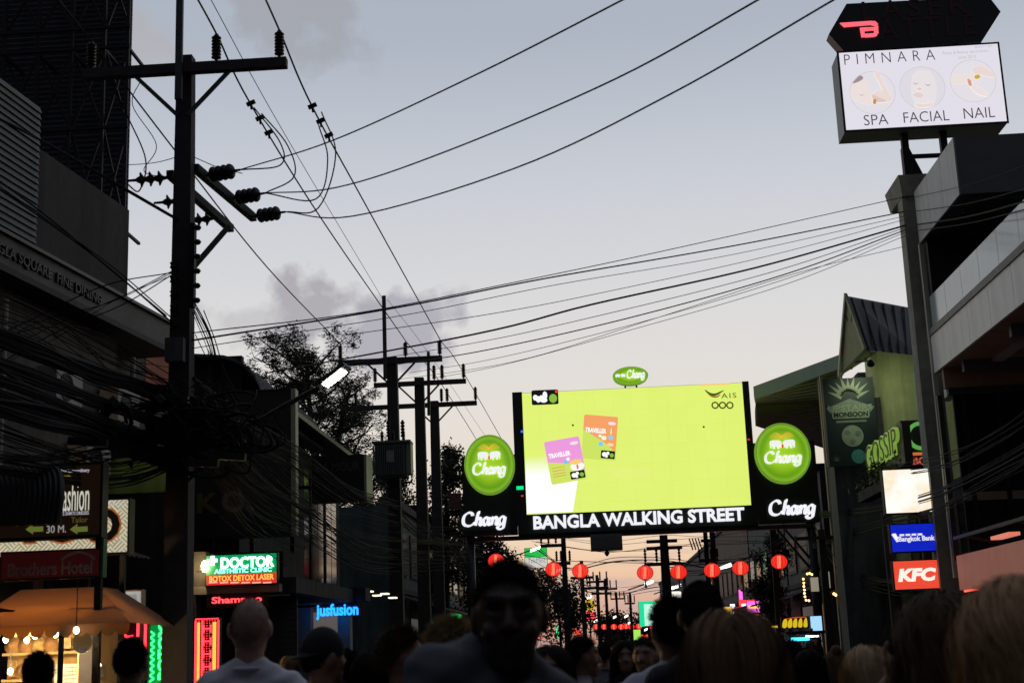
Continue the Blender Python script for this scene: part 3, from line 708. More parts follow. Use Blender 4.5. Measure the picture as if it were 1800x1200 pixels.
t = T('canopy_hall', 'hall with a broad green-edged canopy roof and ribbed brown soffit, behind the right disc sign', 'building', (10, 52, 0))
zh = 9.6
cA, cB = aZ(1327, 690, zh), aZ(1482, 634, zh)
cD = aZ(1330, 747, zh); cE = aZ(1475, 796, zh)
MB().slab([cA, cB, cE, cD], (0, 0, 0.12)).build('roof', M('hall_roof', (0.10, 0.10, 0.09), 0.7, 0.1, 3), t)
for i in range(26):
    f = (i+0.5)/26; MB().bar(cA.lerp(cD, f)-VZ*0.02, cB.lerp(cE, f)-VZ*0.02, 0.10, 0.05).build('soffit_strip', M('brown_soffit', (0.30, 0.27, 0.21), 0.7, 0.15, 3), t)
MB().bar(cA-VZ*0.02-VY*0.1, cB-VZ*0.02-VY*0.1, 0.12, 0.42).build('gutter', M('green_gutter', (0.10, 0.20, 0.15), 0.5, 0.15, 3), t)
cp = aY(1452, 830, cB.y+1.5)
bx('corner_post', M('pinkish_post', (0.28, 0.23, 0.19), 0.7, 0.1, 3), t, aY(1446, 700, cB.y+1.5).x-0.1, aY(1446, 700, cB.y+1.5).x+0.1, cB.y+1.4, cB.y+1.6, 0.13, zh-0.05)
bx('wall', m_row[0], t, 8.6, 14, cB.y+1.7, cB.y+8, 0.13, zh-0.06)
# ================================================================== screen gantry over the street
YG = 48.0
gx0, gx1 = aY(906, 800, YG).x, aY(1322, 780, YG).x
gz0 = aY(1115, 926, YG).z; gz1 = aY(1115, 681, YG).z
sx0, sx1 = aY(922, 800, YG).x, aY(1312, 780, YG).x
sz0 = aY(1115, 896, YG).z; sz1 = aY(1115, 682, YG).z
t = T('screen_gantry', 'black gantry across the street with a big lime video screen and green disc signs', 'gantry', ((gx0+gx1)/2, YG, 0))
m_gb = M('gantry_black', (0.010, 0.012, 0.011), 0.45, 0.2, 2)
bx('frame', m_gb, t, gx0, gx1, YG, YG+0.9, gz0-0.12, gz1)
bx('screen_bezel', m_gb, t, sx1, gx1+0.03, YG-0.10, YG-0.001, gz0+0.2, gz1+0.02)
bx('screen_bezel', m_gb, t, gx0-0.03, sx0, YG-0.10, YG-0.001, gz0+0.2, gz1+0.02)
# the lit picture: LED cabinets with a faint grid
ms = bpy.data.materials.new('screen_lime'); ms.use_nodes = True; tt = ms.node_tree; b_ = tt.nodes['Principled BSDF']
b_.inputs['Base Color'].default_value = (0.02, 0.02, 0.02, 1); b_.inputs['Roughness'].default_value = 0.6
co = tt.nodes.new('ShaderNodeTexCoord'); nz = tt.nodes.new('ShaderNodeTexNoise'); nz.inputs['Scale'].default_value = 0.5; nz.inputs['Detail'].default_value = 4
tt.links.new(co.outputs['Object'], nz.inputs['Vector'])
lime = ramp(tt, nz.outputs[0], [(0.35, (0.71, 0.855, 0.165)), (0.65, (0.74, 0.875, 0.18))])
bk = tt.nodes.new('ShaderNodeTexBrick'); bk.offset = 0.0; bk.inputs['Scale'].default_value = 1.0; bk.inputs['Brick Width'].default_value = 0.64; bk.inputs['Row Height'].default_value = 0.64; bk.inputs['Mortar Size'].default_value = 0.012
bk.inputs['Color1'].default_value = (1, 1, 1, 1); bk.inputs['Color2'].default_value = (0.98, 0.985, 0.965, 1); bk.inputs['Mortar'].default_value = (0.96, 0.965, 0.94, 1)
mpk = tt.nodes.new('ShaderNodeMapping'); mpk.inputs['Rotation'].default_value = (R(90), 0, 0); tt.links.new(co.outputs['Object'], mpk.inputs[0]); tt.links.new(mpk.outputs[0], bk.inputs['Vector'])
lime = mixc(tt, 1.0, lime, bk.outputs[0], 'MULTIPLY')
tt.links.new(lime, b_.inputs['Emission Color']); b_.inputs['Emission Strength'].default_value = 1.05
screen = bx('screen', ms, t, sx0, sx1, YG-0.06, YG-0.002, sz0, sz1)
YS = YG-0.062
def spx(px, py): return aY(px, py, YS)
def sblob(pts, mat, name, k, smooth=0, parent=None):
    P = [spx(*p) for p in pts]
    MB().slab([Vector((p.x, YS-0.003*k, p.z)) for p in P], (0, -0.002, 0)).build(name, mat, parent or screen)
mw = bpy.data.materials.new('screen_white_fade'); mw.use_nodes = True; tt = mw.node_tree; b_ = tt.nodes['Principled BSDF']
b_.inputs['Base Color'].default_value = (0.02, 0.02, 0.02, 1)
co = tt.nodes.new('ShaderNodeTexCoord'); sp_ = tt.nodes.new('ShaderNodeSeparateXYZ'); tt.links.new(co.outputs['Object'], sp_.inputs[0])
zw0, zw1_ = spx(960, 836).z, spx(960, 800).z
fac = mth(tt, 'DIVIDE', mth(tt, 'SUBTRACT', sp_.outputs[2], zw0-0.0), zw1_-zw0, clamp=True)
tt.links.new(ramp(tt, fac, [(0.0, (1, 1, 1)), (1.0, (0.72, 0.86, 0.17))]), b_.inputs['Emission Color']); b_.inputs['Emission Strength'].default_value = 1.05
sblob([(923, 800), (1023, 797), (1007, 899), (926, 902)], mw, 'picture_patch', 1)
def em(n, c, s=1.0): return E('lit_'+n, c, s, (0.02, 0.02, 0.02))
def quad_frame(p00, p10, p01):      # frame on the screen from three pixel corners (bottom-left, bottom-right, top-left)
    a, b, c = spx(*p00), spx(*p10), spx(*p01); return a, (b-a), (c-a)
def card(bl, br, tl, main, lower, cut):
    O, u, v = quad_frame(bl, br, tl); mb = MB()
    blob(mb, rrect(0, 1, 0, 1, 0.05), O-VY*0.006, u, v, -VY, 0.003, 1, 1, 0); c_ = mb.build('card_picture', lower, screen)
    mb = MB(); blob(mb, cut, O-VY*0.010, u, v, -VY, 0.002, 1, 1, 0); mb.build('card_colour', main, c_)
    text(c_, 'TRAVELLER', em('white', (1, 1, 1)), O-VY*0.013, u, v, -VY, (0.06, 0.68, 0.60, 0.71), 0.002, bold=0.05)
    mb = MB(); blob(mb, rrect(0.56, 0.97, 0.04, 0.22, 0.02), O-VY*0.010, u, v, -VY, 0.002, 1, 1, 0); mb.build('card_tag', em('tag_black', (0.004, 0.006, 0.004)), c_)
    mb = MB()
    for q in ((0.66, 0.13, 0.07), (0.76, 0.16, 0.05), (0.73, 0.09, 0.04)): blob(mb, disc_pts(q[0], q[1], q[2], q[2]*0.8, 10), O-VY*0.013, u, v, -VY, 0.002, 1, 1, 0)
    mb.build('card_mark', em('white', (1, 1, 1)), c_)
    mb = MB(); blob(mb, disc_pts(0.88, 0.12, 0.06, 0.05, 12), O-VY*0.013, u, v, -VY, 0.002, 1, 1, 0); mb.build('card_mark', em('leaf', (0.25, 0.5, 0.05)), c_)
    return c_, O, u, v
CP = em('card_lime', (0.62, 0.78, 0.13)); 
c_, O, u, v = card((1022, 805), (1082, 810), (1027, 728), em('card_orange', (0.93, 0.36, 0.13)), CP, [(0.03, 1), (0.97, 1), (1, 0.97), (0.98, 0.2), (0.6, 0.42), (0.0, 0.66), (0, 0.97)])
for i, (cx, cy, rx, ry, cc) in enumerate(((0.82, 0.52, 0.07, 0.05, (0.25, 0.65, 0.9)), (0.54, 0.36, 0.07, 0.05, (0.2, 0.6, 0.95)), (0.62, 0.50, 0.08, 0.05, (0.95, 0.95, 0.6)), (0.82, 0.36, 0.1, 0.04, (0.95, 0.7, 0.35)), (0.83, 0.84, 0.12, 0.04, (0.95, 0.75, 0.75)), (0.5, 0.54, 0.05, 0.03, (1, 1, 0.9)), (0.82, 0.66, 0.02, 0.08, (1, 0.85, 0.55)))):
    mb = MB(); blob(mb, disc_pts(cx, cy, rx, ry, 12), O-VY*0.013, u, v, -VY, 0.002, 1, 1, 0); mb.build('card_spot', em('spot%d' % i, cc), c_)
c_, O, u, v = card((970, 852), (1032, 841), (956, 777), em('card_pink', (0.85, 0.33, 0.72)), CP, [(0.03, 1), (0.97, 1), (1, 0.97), (0.99, 0.2), (0.7, 0.4), (0.0, 0.52), (0, 0.97)])
for i, (cx, cy, rx, ry, cc) in enumerate(((0.8, 0.32, 0.2, 0.1, (1, 0.98, 0.9)), (0.78, 0.43, 0.18, 0.06, (0.95, 0.6, 0.2)), (0.8, 0.31, 0.03, 0.06, (0.9, 0.15, 0.1)), (0.5, 0.46, 0.06, 0.05, (0.2, 0.55, 0.95)), (0.83, 0.86, 0.12, 0.04, (0.95, 0.75, 0.85)), (0.58, 0.52, 0.05, 0.04, (1, 1, 1)))):
    mb = MB(); blob(mb, disc_pts(cx, cy, rx, ry, 12), O-VY*(0.013+0.0025*i), u, v, -VY, 0.002, 1, 1, 0); mb.build('card_spot', em('spotb%d' % i, cc), c_)
for y_ in (0.16, 0.22, 0.29, 0.36):
    mb = MB(); blob(mb, [(0.08, y_), (0.45, y_), (0.45, y_+0.02), (0.08, y_+0.02)], O-VY*0.013, u, v, -VY, 0.002, 1, 1, 0); mb.build('card_line', em('line_red', (0.7, 0.4, 0.1)), c_)
# corner tag and the phone company's marks
O, u, v = quad_frame((935, 712), (982, 710), (934, 686)); mb = MB()
blob(mb, rrect(0, 1, 0, 1, 0.08), O-VY*0.006, u, v, -VY, 0.003, 1, 1, 0); c_ = mb.build('corner_tag', em('tag_black', (0, 0, 0)), screen)
mb = MB()
for q in ((0.14, 0.5, 0.09, 0.2), (0.25, 0.38, 0.09, 0.22), (0.36, 0.45, 0.08, 0.2), (0.5, 0.62, 0.09, 0.28), (0.45, 0.3, 0.14, 0.16)): blob(mb, disc_pts(*q, 12), O-VY*0.010, u, v, -VY, 0.002, 1, 1, 0)
mb.build('tag_mark', em('white', (1, 1, 1)), c_)
mb = MB(); blob(mb, disc_pts(0.8, 0.4, 0.15, 0.3, 16), O-VY*0.010, u, v, -VY, 0.002, 1, 1, 0); mb.build('tag_mark', em('leaf', (0, 0, 0)), c_)
mb = MB(); blob(mb, disc_pts(0.93, 0.85, 0.05, 0.1, 10), O-VY*0.013, u, v, -VY, 0.002, 1, 1, 0); mb.build('tag_mark', em('redspot', (0.9, 0.05, 0.05)), c_)
MKD = em('mark_dark', (0.05, 0.07, 0.005))
def pxstroke(pts, w, mat, name, parent, k=2):
    mb = MB(); P = [spx(*p) for p in pts]; P = catmull(P, 5)
    for i in range(len(P)-1):
        ww = w*math.sin(math.pi*(i+0.5)/(len(P)-1))**0.7+0.008
        d = (P[i+1]-P[i]).normalized(); n_ = Vector((-d.z, 0, d.x))
        mb.slab([P[i]+n_*ww, P[i+1]+n_*ww, P[i+1]-n_*ww, P[i]-n_*ww], (0, -0.003*k, 0))
    mb.build(name, mat, parent)
pxstroke([(1239, 685), (1248, 692), (1258, 693), (1272, 686)], 0.035, MKD, 'swoosh', screen)
pxstroke([(1243, 690), (1251, 696), (1260, 697), (1266, 693)], 0.022, em('mark_brown', (0.25, 0.16, 0.02)), 'swoosh', screen, 3)
a = spx(1268, 700); b = spx(1294, 690)
ytext(screen, 'AIS', MKD, a.x, b.x, a.z, b.z, YS-0.003, 0.004, space=1.2)
for cx in (1257, 1270, 1283):
    mb = MB(); c0 = spx(cx, 712); k = 20
    for i in range(k):
        t0_, t1_ = 2*math.pi*i/k, 2*math.pi*(i+1)/k; rr = 0.13
        mb.slab([c0+Vector((math.cos(t0_)*rr, 0, math.sin(t0_)*rr)), c0+Vector((math.cos(t1_)*rr, 0, math.sin(t1_)*rr)), c0+Vector((math.cos(t1_)*rr*0.62, 0, math.sin(t1_)*rr*0.62)), c0+Vector((math.cos(t0_)*rr*0.62, 0, math.sin(t0_)*rr*0.62))], (0, -0.004, 0))
    mb.build('ring_mark', MKD, screen)
for p in ((1007, 747), (1237, 750)): sblob([(p[0]-1.6, p[1]-1.6), (p[0]+1.6, p[1]-1.6), (p[0]+1.6, p[1]+1.6), (p[0]-1.6, p[1]+1.6)], em('dead_pixel', (0.02, 0.02, 0)), 'dead_module', 1)
for i in range(7): sblob([(1073, 825+i*2.2), (1145, 823+i*2.2), (1145, 823.6+i*2.2), (1073, 825.6+i*2.2)], em('scan_line', (0.80, 0.86, 0.25)), 'scan_line', 1)
sblob([(1230, 675), (1283, 673), (1283, 676), (1230, 678)], em('picture_orange', (0.95, 0.6, 0.2)), 'picture_strip', 1)
# stray module lights in the bezel
for (px, py, w_, h_, cc, nm) in ((914, 857, 12, 7, (0.0, 0.9, 0.3), 'green'), (918, 758, 5, 4, (0.05, 0.2, 1.0), 'blue'), (1316, 772, 4, 3, (0.8, 0.02, 0.02), 'red'), (918, 871, 4, 3, (0.5, 0.05, 0.02), 'dimred')):
    a = aY(px-w_/2, py+h_/2, YG-0.104); b = aY(px+w_/2, py-h_/2, YG-0.104)
    bx('module_light', E('module_'+nm, cc, 1.0), t, a.x, b.x, YG-0.112, YG-0.1015, a.z, b.z)
# street name in white channel letters
a = aY(938, 927, YG-0.10); b = aY(1309, 914, YG-0.10); zA = aY(1122, 922.5, YG-0.1).z; zB = aY(1122, 899, YG-0.1).z
bx('name_board', M('name_board_green', (0.006, 0.014, 0.008), 0.4, 0.1, 2), t, gx0+0.0, gx1, YG-0.09, YG-0.0015, gz0-0.1, sz0-0.01)
m_chan = E('channel_white', (0.93, 0.92, 1.0), 0.95)
text(t, 'BANGLA WALKING STREET', m_chan, Vector((0, YG-0.092, 0)), VX, VZ, -VY, (a.x, b.x, zA, zB), 0.12, bold=0.03, split=True)
# side panels with green discs and brush lettering
m_disc = M('disc_green', (0.2, 0.4, 0.02), 0.22, 0, emit=(0.3, 0.6, 0.02), es=0.75)
tt = m_disc.node_tree; co = tt.nodes.new('ShaderNodeTexCoord'); gm = tt.nodes.new('ShaderNodeVectorMath'); gm.operation = 'LENGTH'
mq = tt.nodes.new('ShaderNodeMapping'); mq.inputs['Location'].default_value = (-1, -1, -1); mq.inputs['Scale'].default_value = (2, 2, 2)
tt.links.new(co.outputs['Generated'], mq.inputs[0]); vm = tt.nodes.new('ShaderNodeVectorMath'); vm.operation = 'MULTIPLY'; vm.inputs[1].default_value = (1, 0, 1); tt.links.new(mq.outputs[0], vm.inputs[0]); tt.links.new(vm.outputs[0], gm.inputs[0])
tt.links.new(ramp(tt, gm.outputs[1], [(0.0, (0.44, 0.74, 0.03)), (0.55, (0.34, 0.64, 0.02)), (0.85, (0.16, 0.40, 0.01)), (1.0, (0.26, 0.55, 0.03))]), tt.nodes['Principled BSDF'].inputs['Emission Color'])
m_rim = M('disc_rim', (0.35, 0.60, 0.08), 0.25, 0.05, 3, 0, 0.2, emit=(0.35, 0.7, 0.05), es=0.35)
m_wht = E('emblem_white', (1.0, 1.0, 1.0), 0.85)
m_gold = E('emblem_gold', (0.85, 0.50, 0.06), 0.75)
ELE = [(-1.0, 0.25), (-0.98, 0.7), (-0.6, 0.95), (0.1, 1.0), (0.55, 1.0), (0.9, 0.85), (1.0, 0.45), (0.95, 0.0), (0.9, -0.5), (0.72, -0.5), (0.74, 0.0), (0.6, 0.1), (0.5, -0.2), (0.5, -0.6), (0.15, -0.6), (0.12, -0.1), (-0.2, -0.15), (-0.28, -0.6), (-0.62, -0.6), (-0.62, -0.1), (-0.9, -0.5), (-1.02, -0.2)]
def disc(c, rx, rz, Y):
    P0 = Vector((c.x, Y, c.z)); mb = MB(); n = 48; prof = [(0.0, 1.0), (-0.12, 1.0), (-0.2, 0.97), (-0.2, 0.93), (-0.13, 0.9)]
    vs = []; 
    for d, k in prof:
        for j in range(n): a_ = 2*math.pi*j/n; vs.append((P0.x+rx*k*math.cos(a_), Y+d, P0.z+rz*k*math.sin(a_)))
    fs = [(i*n+j, i*n+(j+1) % n, (i+1)*n+(j+1) % n, (i+1)*n+j) for i in range(len(prof)-1) for j in range(n)]
    mb.add(vs, fs).build('disc_rim', m_rim, t, smooth=True)
    mb = MB(); vs = []
    for d, k in ((-0.13, 0.9), (-0.17, 0.6), (-0.185, 0.3)):
        for j in range(n): a_ = 2*math.pi*j/n; vs.append((P0.x+rx*k*math.cos(a_), Y+d, P0.z+rz*k*math.sin(a_)))
    fs = [(i*n+j, i*n+(j+1) % n, (i+1)*n+(j+1) % n, (i+1)*n+j) for i in range(2) for j in range(n)]+[tuple(2*n+j for j in range(n))]
    dd = mb.add(vs, fs).build('disc_face', m_disc, t, smooth=True)
    F = Vector((P0.x, Y-0.21, P0.z))
    script_word(dd, m_wht, F, VX, VZ, -VY, (-0.66*rx, 0.66*rx, -0.44*rz, 0.06*rz), 0.05)
    for s in (-1, 1):
        mb = MB(); blob(mb, [(x*s*0.21-s*0.0, y*0.17) for x, y in ELE], F+Vector((s*-0.24*rx*-1, 0, 0.25*rz)), VX, VZ, -VY, 0.05, rx, rz, 0); mb.build('elephant_emblem', m_wht, dd)
    for i in range(7):
        for s in (-1, 1):
            mb = MB(); k_ = 0.1+0.055*i
            pl = [(0, 0.52+0.01*i), (s*k_*0.5, 0.52+0.035*i*0.9), (s*k_, 0.50+0.012*i)]
            ribbon(mb, [(x*rx, (y-0.04)*rz) for x, y in pl], 0.012, 0.02, 0, F, VX, VZ, -VY, 0.03); mb.build('fountain_line', m_gold, dd)
    mb = MB(); blob(mb, disc_pts(0, 0.22, 0.05, 0.06, 12), F, VX, VZ, -VY, 0.05, rx, rz, 0); mb.build('emblem_dot', E('emblem_red', (0.9, 0.12, 0.02), 0.8), dd)
pxL, pxR = aY(813, 860, YG).x, aY(1438, 850, YG).x
zpl = aY(860, 800, YG).z
bx('side_panel', m_gb, t, pxL, gx0-0.035, YG+0.02, YG+0.55, gz0-0.06, zpl)
bx('side_panel', m_gb, t, gx1+0.035, pxR, YG+0.02, YG+0.55, gz0-0.06, aY(1400, 775, YG).z)
disc(aY(861, 817, YG), 44/FPX*YG*1.02, 52/FPX*YG*1.03, YG+0.0)
disc(aY(1375, 797, YG), 48/FPX*YG*1.02, 52/FPX*YG*1.03, YG+0.0)
for (p0, p1, yb_, yt_) in ((813, 891, 931, 899), (1352, 1434, 912, 878)):
    a = aY(p0, (yb_+yt_)/2, YG-0.02); b = aY(p1, (yb_+yt_)/2, YG-0.02); zb_ = aY((p0+p1)/2, yb_, YG).z; zt_ = aY((p0+p1)/2, yt_, YG).z
    bx('word_board', M('name_board_green', (0, 0, 0)), t, a.x-0.12, b.x+0.16, YG-0.03, YG+0.019, zb_-0.03, zt_+0.06)
    script_word(t, m_chan, Vector((0, YG-0.032, 0)), VX, VZ, -VY, (a.x, b.x, zb_, zt_), 0.08)
# oval sign on top
c = aY(1108, 662, YG+0.3); rx, rz = 31/FPX*YG*1.02, 16/FPX*YG*1.05
mb = MB(); blob(mb, disc_pts(0, 0, rx, rz, 40), Vector((c.x, YG+0.4, c.z)), VX, VZ, -VY, 0.3, 1, 1, 0); ov = mb.build('oval_body', m_rim, t)
mb = MB(); blob(mb, disc_pts(0, 0, rx*0.9, rz*0.86, 40), Vector((c.x, YG+0.1, c.z)), VX, VZ, -VY, 0.02, 1, 1, 0); of = mb.build('oval_face', m_disc, t)
script_word(of, m_wht, Vector((c.x, YG+0.07, c.z)), VX, VZ, -VY, (-0.2*rx, 0.82*rx, -0.55*rz, 0.6*rz), 0.03)
for i, dx in enumerate((-0.72, -0.42)):
    mb = MB(); blob(mb, [(x*0.13*(1-2*i), y*0.22) for x, y in ELE], Vector((c.x+dx*rx, YG+0.07, c.z)), VX, VZ, -VY, 0.02, rx, rz, 0); mb.build('elephant_emblem', m_wht, of)
for dx in (-0.2, 0.2): bx('oval_post', m_dark, t, c.x+dx-0.03, c.x+dx+0.03, YG+0.3, YG+0.36, gz1, c.z-rz*0.7)
# legs, braces, catwalk
xl, xr = aY(828, 1000, YG+0.3).x, aY(1428, 960, YG+0.3).x
for x in (xl, xr):
    MB().tube([(x, YG+0.3, 0.13), (x, YG+0.3, gz0)], 0.16, 12).build('leg', m_gb, t, smooth=True)
    bx('leg_base', m_gb, t, x-0.35, x+0.35, YG-0.05, YG+0.65, 0.0, 0.16)
for off in (0, 14):
    p = aY(1366+off, 930, YG+0.3); q = aY(1428+off, 1002, YG+0.3)
    MB().bar(p, q, 0.08).build('diagonal_brace', m_gb, t)
bx('truss_beam', m_gb, t, xl, xr, YG+0.1, YG+0.5, gz0-0.25, gz0-0.121)
a, b, c_, d_ = rect(1038, 938, 1094, 966, YG-0.1)
sp = T('control_cabinet', 'grey metal cabinet hanging under the screen', 'cabinet', ((a+b)/2, YG, c_))
bx('body', M('cabinet_grey', (0.10, 0.10, 0.09), 0.6, 0.15, 4), sp, a, b, YG-0.1, YG+0.5, c_, d_)
bx('door', M('cabinet_grey', (0, 0, 0)), sp, a+0.05, b-0.05, YG-0.12, YG-0.101, c_+0.05, d_-0.05)
for x in (a+0.15, b-0.2): bx('hanger', m_dark, sp, x, x+0.05, YG+0.1, YG+0.15, d_, gz0-0.25)
MB().lathe([(0, 0.03), (0.1, 0.1), (0.2, 0.02)], ((a+b)/2, YG+0.1, c_-0.2), (0, 0, 1), 10).build('cable_gland', m_dark, sp)

# ================================================================== signs on the column
YP = Yq-0.35
x0, x1, z0, z1 = rect(1478, 84, 1764, 224, YP)
t = T('spa_sign', 'white lit box sign with PIMNARA and three round pictures, top right', 'sign', ((x0+x1)/2, YP+0.3, z0))
m_face = M('lit_face_white', (0.3, 0.3, 0.3), 0.4, 0, emit=(0.82, 0.79, 0.88), es=0.90)
bx('body', M('sign_case', (0.13, 0.15, 0.15), 0.5, 0.15, 3), t, x0, x1, YP, YP+0.75, z0, z1)
bx('frame', m_dark, t, x0-0.02, x1+0.02, YP-0.02, YP-0.001, z0-0.02, z1+0.02)
face = bx('face', m_face, t, x0+0.025, x1-0.025, YP-0.03, YP-0.021, z0+0.025, z1-0.025)
W_, H_ = x1-x0, z1-z0; OF = Vector((x0, YP-0.031, z0))
def fr(a): return (a[0]*W_, a[1]*W_, a[2]*H_, a[3]*H_)
m_ink = E('ink_dark', (0.09, 0.08, 0.10), 0.6, (0.02, 0.02, 0.02))
text(face, 'PIMNARA', m_ink, OF, VX, VZ, -VY, fr((0.035, 0.60, 0.83, 0.96)), 0.003, bold=-0.012, space=1.7, split=True)
for wd, bxx in (('SPA', (0.12, 0.27, 0.055, 0.185)), ('FACIAL', (0.365, 0.645, 0.06, 0.19)), ('NAIL', (0.735, 0.925, 0.07, 0.20))):
    text(face, wd, m_ink, OF, VX, VZ, -VY, fr(bxx), 0.003, bold=-0.008, split=True)
m_faint = E('ink_faint', (0.55, 0.53, 0.58), 0.8)
text(face, 'Relax & Beauty destination', m_faint, OF, VX, VZ, -VY, fr((0.65, 0.93, 0.875, 0.925)), 0.003)
text(face, 'since 2013', m_faint, OF, VX, VZ, -VY, fr((0.74, 0.85, 0.82, 0.86)), 0.003)
text(face, 'BEAUTY SPA', m_faint, OF, VX, VZ, -VY, fr((0.85, 0.96, 0.945, 0.975)), 0.003)
def pic(cx, cy, r, base, shapes):
    mb = MB(); blob(mb, disc_pts(cx*W_, cy*H_, r*1.03, r*1.03, 40), OF, VX, VZ, -VY, 0.003, 1, 1, 0); p_ = mb.build('picture_ring', E('ring_grey', (0.6, 0.58, 0.6), 0.9), face)
    mb = MB(); blob(mb, disc_pts(cx*W_, cy*H_, r, r, 40), OF-VY*0.0035, VX, VZ, -VY, 0.003, 1, 1, 0); mb.build('picture_ground', E('pic_'+str(cx), base, 0.9), p_)
    for i, (pts, cc, nm) in enumerate(shapes):
        mb = MB(); P = []
        for (x, y) in pts:
            l_ = math.hypot(x, y); k = 0.985/l_ if l_ > 0.985 else 1; P.append((cx*W_+x*k*r, cy*H_+y*k*r))
        blob(mb, P, OF-VY*(0.007+0.003*i), VX, VZ, -VY, 0.002, 1, 1, 3); mb.build('picture_shape', E('pic_'+nm, cc, 0.9), p_)
rp = 0.138*W_
SK = (0.88, 0.74, 0.69); SK2 = (0.89, 0.79, 0.76); SK3 = (0.80, 0.60, 0.53)
pic(0.19, 0.46, rp, (0.81, 0.78, 0.83), [
    ([(-0.98, 0.1), (-0.8, 0.55), (-0.45, 0.75), (-0.2, 0.55), (-0.1, 0.2), (-0.05, -0.2), (-0.1, -0.6), (-0.5, -0.5), (-0.95, -0.25)], SK2, 'skin'),
    ([(-0.85, 0.5), (-0.65, 0.8), (-0.45, 0.86), (-0.35, 0.7), (-0.6, 0.55)], (0.36, 0.29, 0.31), 'hair'),
    ([(0.15, 0.98), (0.4, 0.9), (0.6, 0.2), (0.85, -0.35), (0.7, -0.5), (0.3, -0.4), (0.0, -0.1), (0.2, 0.05), (0.45, 0.1)], SK, 'arm'),
    ([(-0.02, -0.1), (0.25, -0.25), (0.6, -0.45), (0.3, -0.5), (0.0, -0.4)], SK3, 'hand'),
    ([(-0.62, -0.08), (-0.5, -0.13), (-0.36, -0.08), (-0.5, -0.10)], (0.4, 0.3, 0.3), 'lash'),
    ([(0.0, -0.35), (0.12, -0.35), (0.1, -0.55), (-0.02, -0.55)], (0.55, 0.33, 0.08), 'oil')])
pic(0.5, 0.485, rp, (0.78, 0.75, 0.81), [
    ([(-0.45, 0.2), (-0.35, 0.65), (0.0, 0.85), (0.4, 0.75), (0.6, 0.35), (0.6, -0.3), (0.45, -0.75), (0.0, -0.97), (-0.4, -0.7), (-0.5, -0.2)], (0.86, 0.80, 0.82), 'mask'),
    ([(-0.4, -0.28), (-0.2, -0.22), (-0.05, -0.3), (0.0, -0.42), (-0.2, -0.48), (-0.42, -0.4)], (0.84, 0.66, 0.65), 'lips'),
    ([(-0.42, 0.28), (-0.28, 0.2), (-0.14, 0.28), (-0.28, 0.16)], (0.55, 0.45, 0.47), 'lash'),
    ([(0.1, 0.2), (0.25, 0.1), (0.4, 0.16), (0.25, 0.05)], (0.55, 0.45, 0.47), 'lash'),
    ([(-0.28, -0.05), (-0.1, 0.0), (-0.05, -0.1), (-0.18, -0.14)], (0.80, 0.62, 0.6), 'nose'),
    ([(-0.4, -0.75), (0.0, -0.82), (0.4, -0.75), (0.3, -0.98), (-0.3, -0.98)], SK, 'neck')])
pic(0.815, 0.535, rp, (0.82, 0.79, 0.83), [
    ([(-0.95, 0.3), (-0.4, 0.35), (0.1, 0.2), (0.2, 0.0), (-0.2, -0.1), (-0.9, -0.1)], SK2, 'skin'),
    ([(0.0, 0.55), (0.4, 0.7), (0.95, 0.3), (0.9, 0.1), (0.4, 0.25), (0.1, 0.3)], SK, 'arm'),
    ([(-0.2, 0.0), (0.0, -0.2), (0.4, -0.5), (0.6, -0.8), (0.2, -0.7), (-0.1, -0.4)], SK2, 'skin'),
    ([(-0.25, 0.1), (-0.1, 0.0), (-0.1, -0.25), (-0.22, -0.2)], (0.75, 0.35, 0.28), 'nail'),
    ([(0.08, 0.22), (0.28, 0.26), (0.32, 0.12), (0.12, 0.06)], (0.62, 0.45, 0.05), 'polish')])
for px in (1589, 1657):
    p = aY(px, 240, YP+0.35); q = aY(px+2, 330, YP+0.35)
    MB().bar((p.x, YP+0.35, z0), (p.x, YP+0.35, q.z-0.3), 0.14).build('support_post', m_dark, t)
p = aY(1590, 276, YP+0.35); q = aY(1657, 273, YP+0.35)
MB().bar((p.x, YP+0.35, p.z), (q.x, YP+0.35, q.z), 0.08).build('support_rail', m_dark, t)
MB().hexa([(p.x-0.05, YP+0.25, p.z-0.5), (p.x+0.35, YP+0.25, p.z-0.5), (p.x+0.35, YP+0.45, p.z-0.5), (p.x-0.05, YP+0.45, p.z-0.5), (p.x-0.05, YP+0.25, p.z+0.2), (p.x+0.08, YP+0.25, p.z+0.2), (p.x+0.08, YP+0.45, p.z+0.2), (p.x-0.05, YP+0.45, p.z+0.2)]).build('gusset', m_dark, t)
# six-sided dark sign above
hexpx = [(1457, 60), (1488, 7), (1738, -6), (1759, 21), (1726, 73), (1484, 91)]
YB = YP+0.12
P = [aY(a, b, YB) for a, b in hexpx]
t = T('arrow_sign', 'black six-sided sign with one lit red letter B, above the white spa sign', 'sign', (P[0].x+1.5, YB+0.2, P[5].z))
bd = MB().slab(P, (0, 0.35, 0)).build('body', M('sign_black', (0.006, 0.006, 0.007), 0.4, 0.1, 3), t)
m_off = M('unlit_red', (0.05, 0.006, 0.008), 0.5, 0.1, 5)
a = aY(1516, 26, YB); b = aY(1700, 18, YB); c_ = aY(1608, 30, YB).z; d_ = aY(1608, -2, YB).z
text(bd, 'LASER', m_off, Vector((0, YB-0.004, 0)), VX, VZ, -VY, (a.x, b.x, c_, d_), 0.01, space=1.3, split=True)
a = aY(1545, 60, YB); b = aY(1715, 50, YB); c_ = aY(1630, 66, YB).z; d_ = aY(1630, 30, YB).z
text(bd, 'ATTLE', m_off, Vector((0, YB-0.004, 0)), VX, VZ, -VY, (a.x, b.x, c_, d_), 0.01, space=1.3, split=True)
mb = MB(); m_rb = E('red_letter_lit', (1.0, 0.13, 0.17), 1.15)
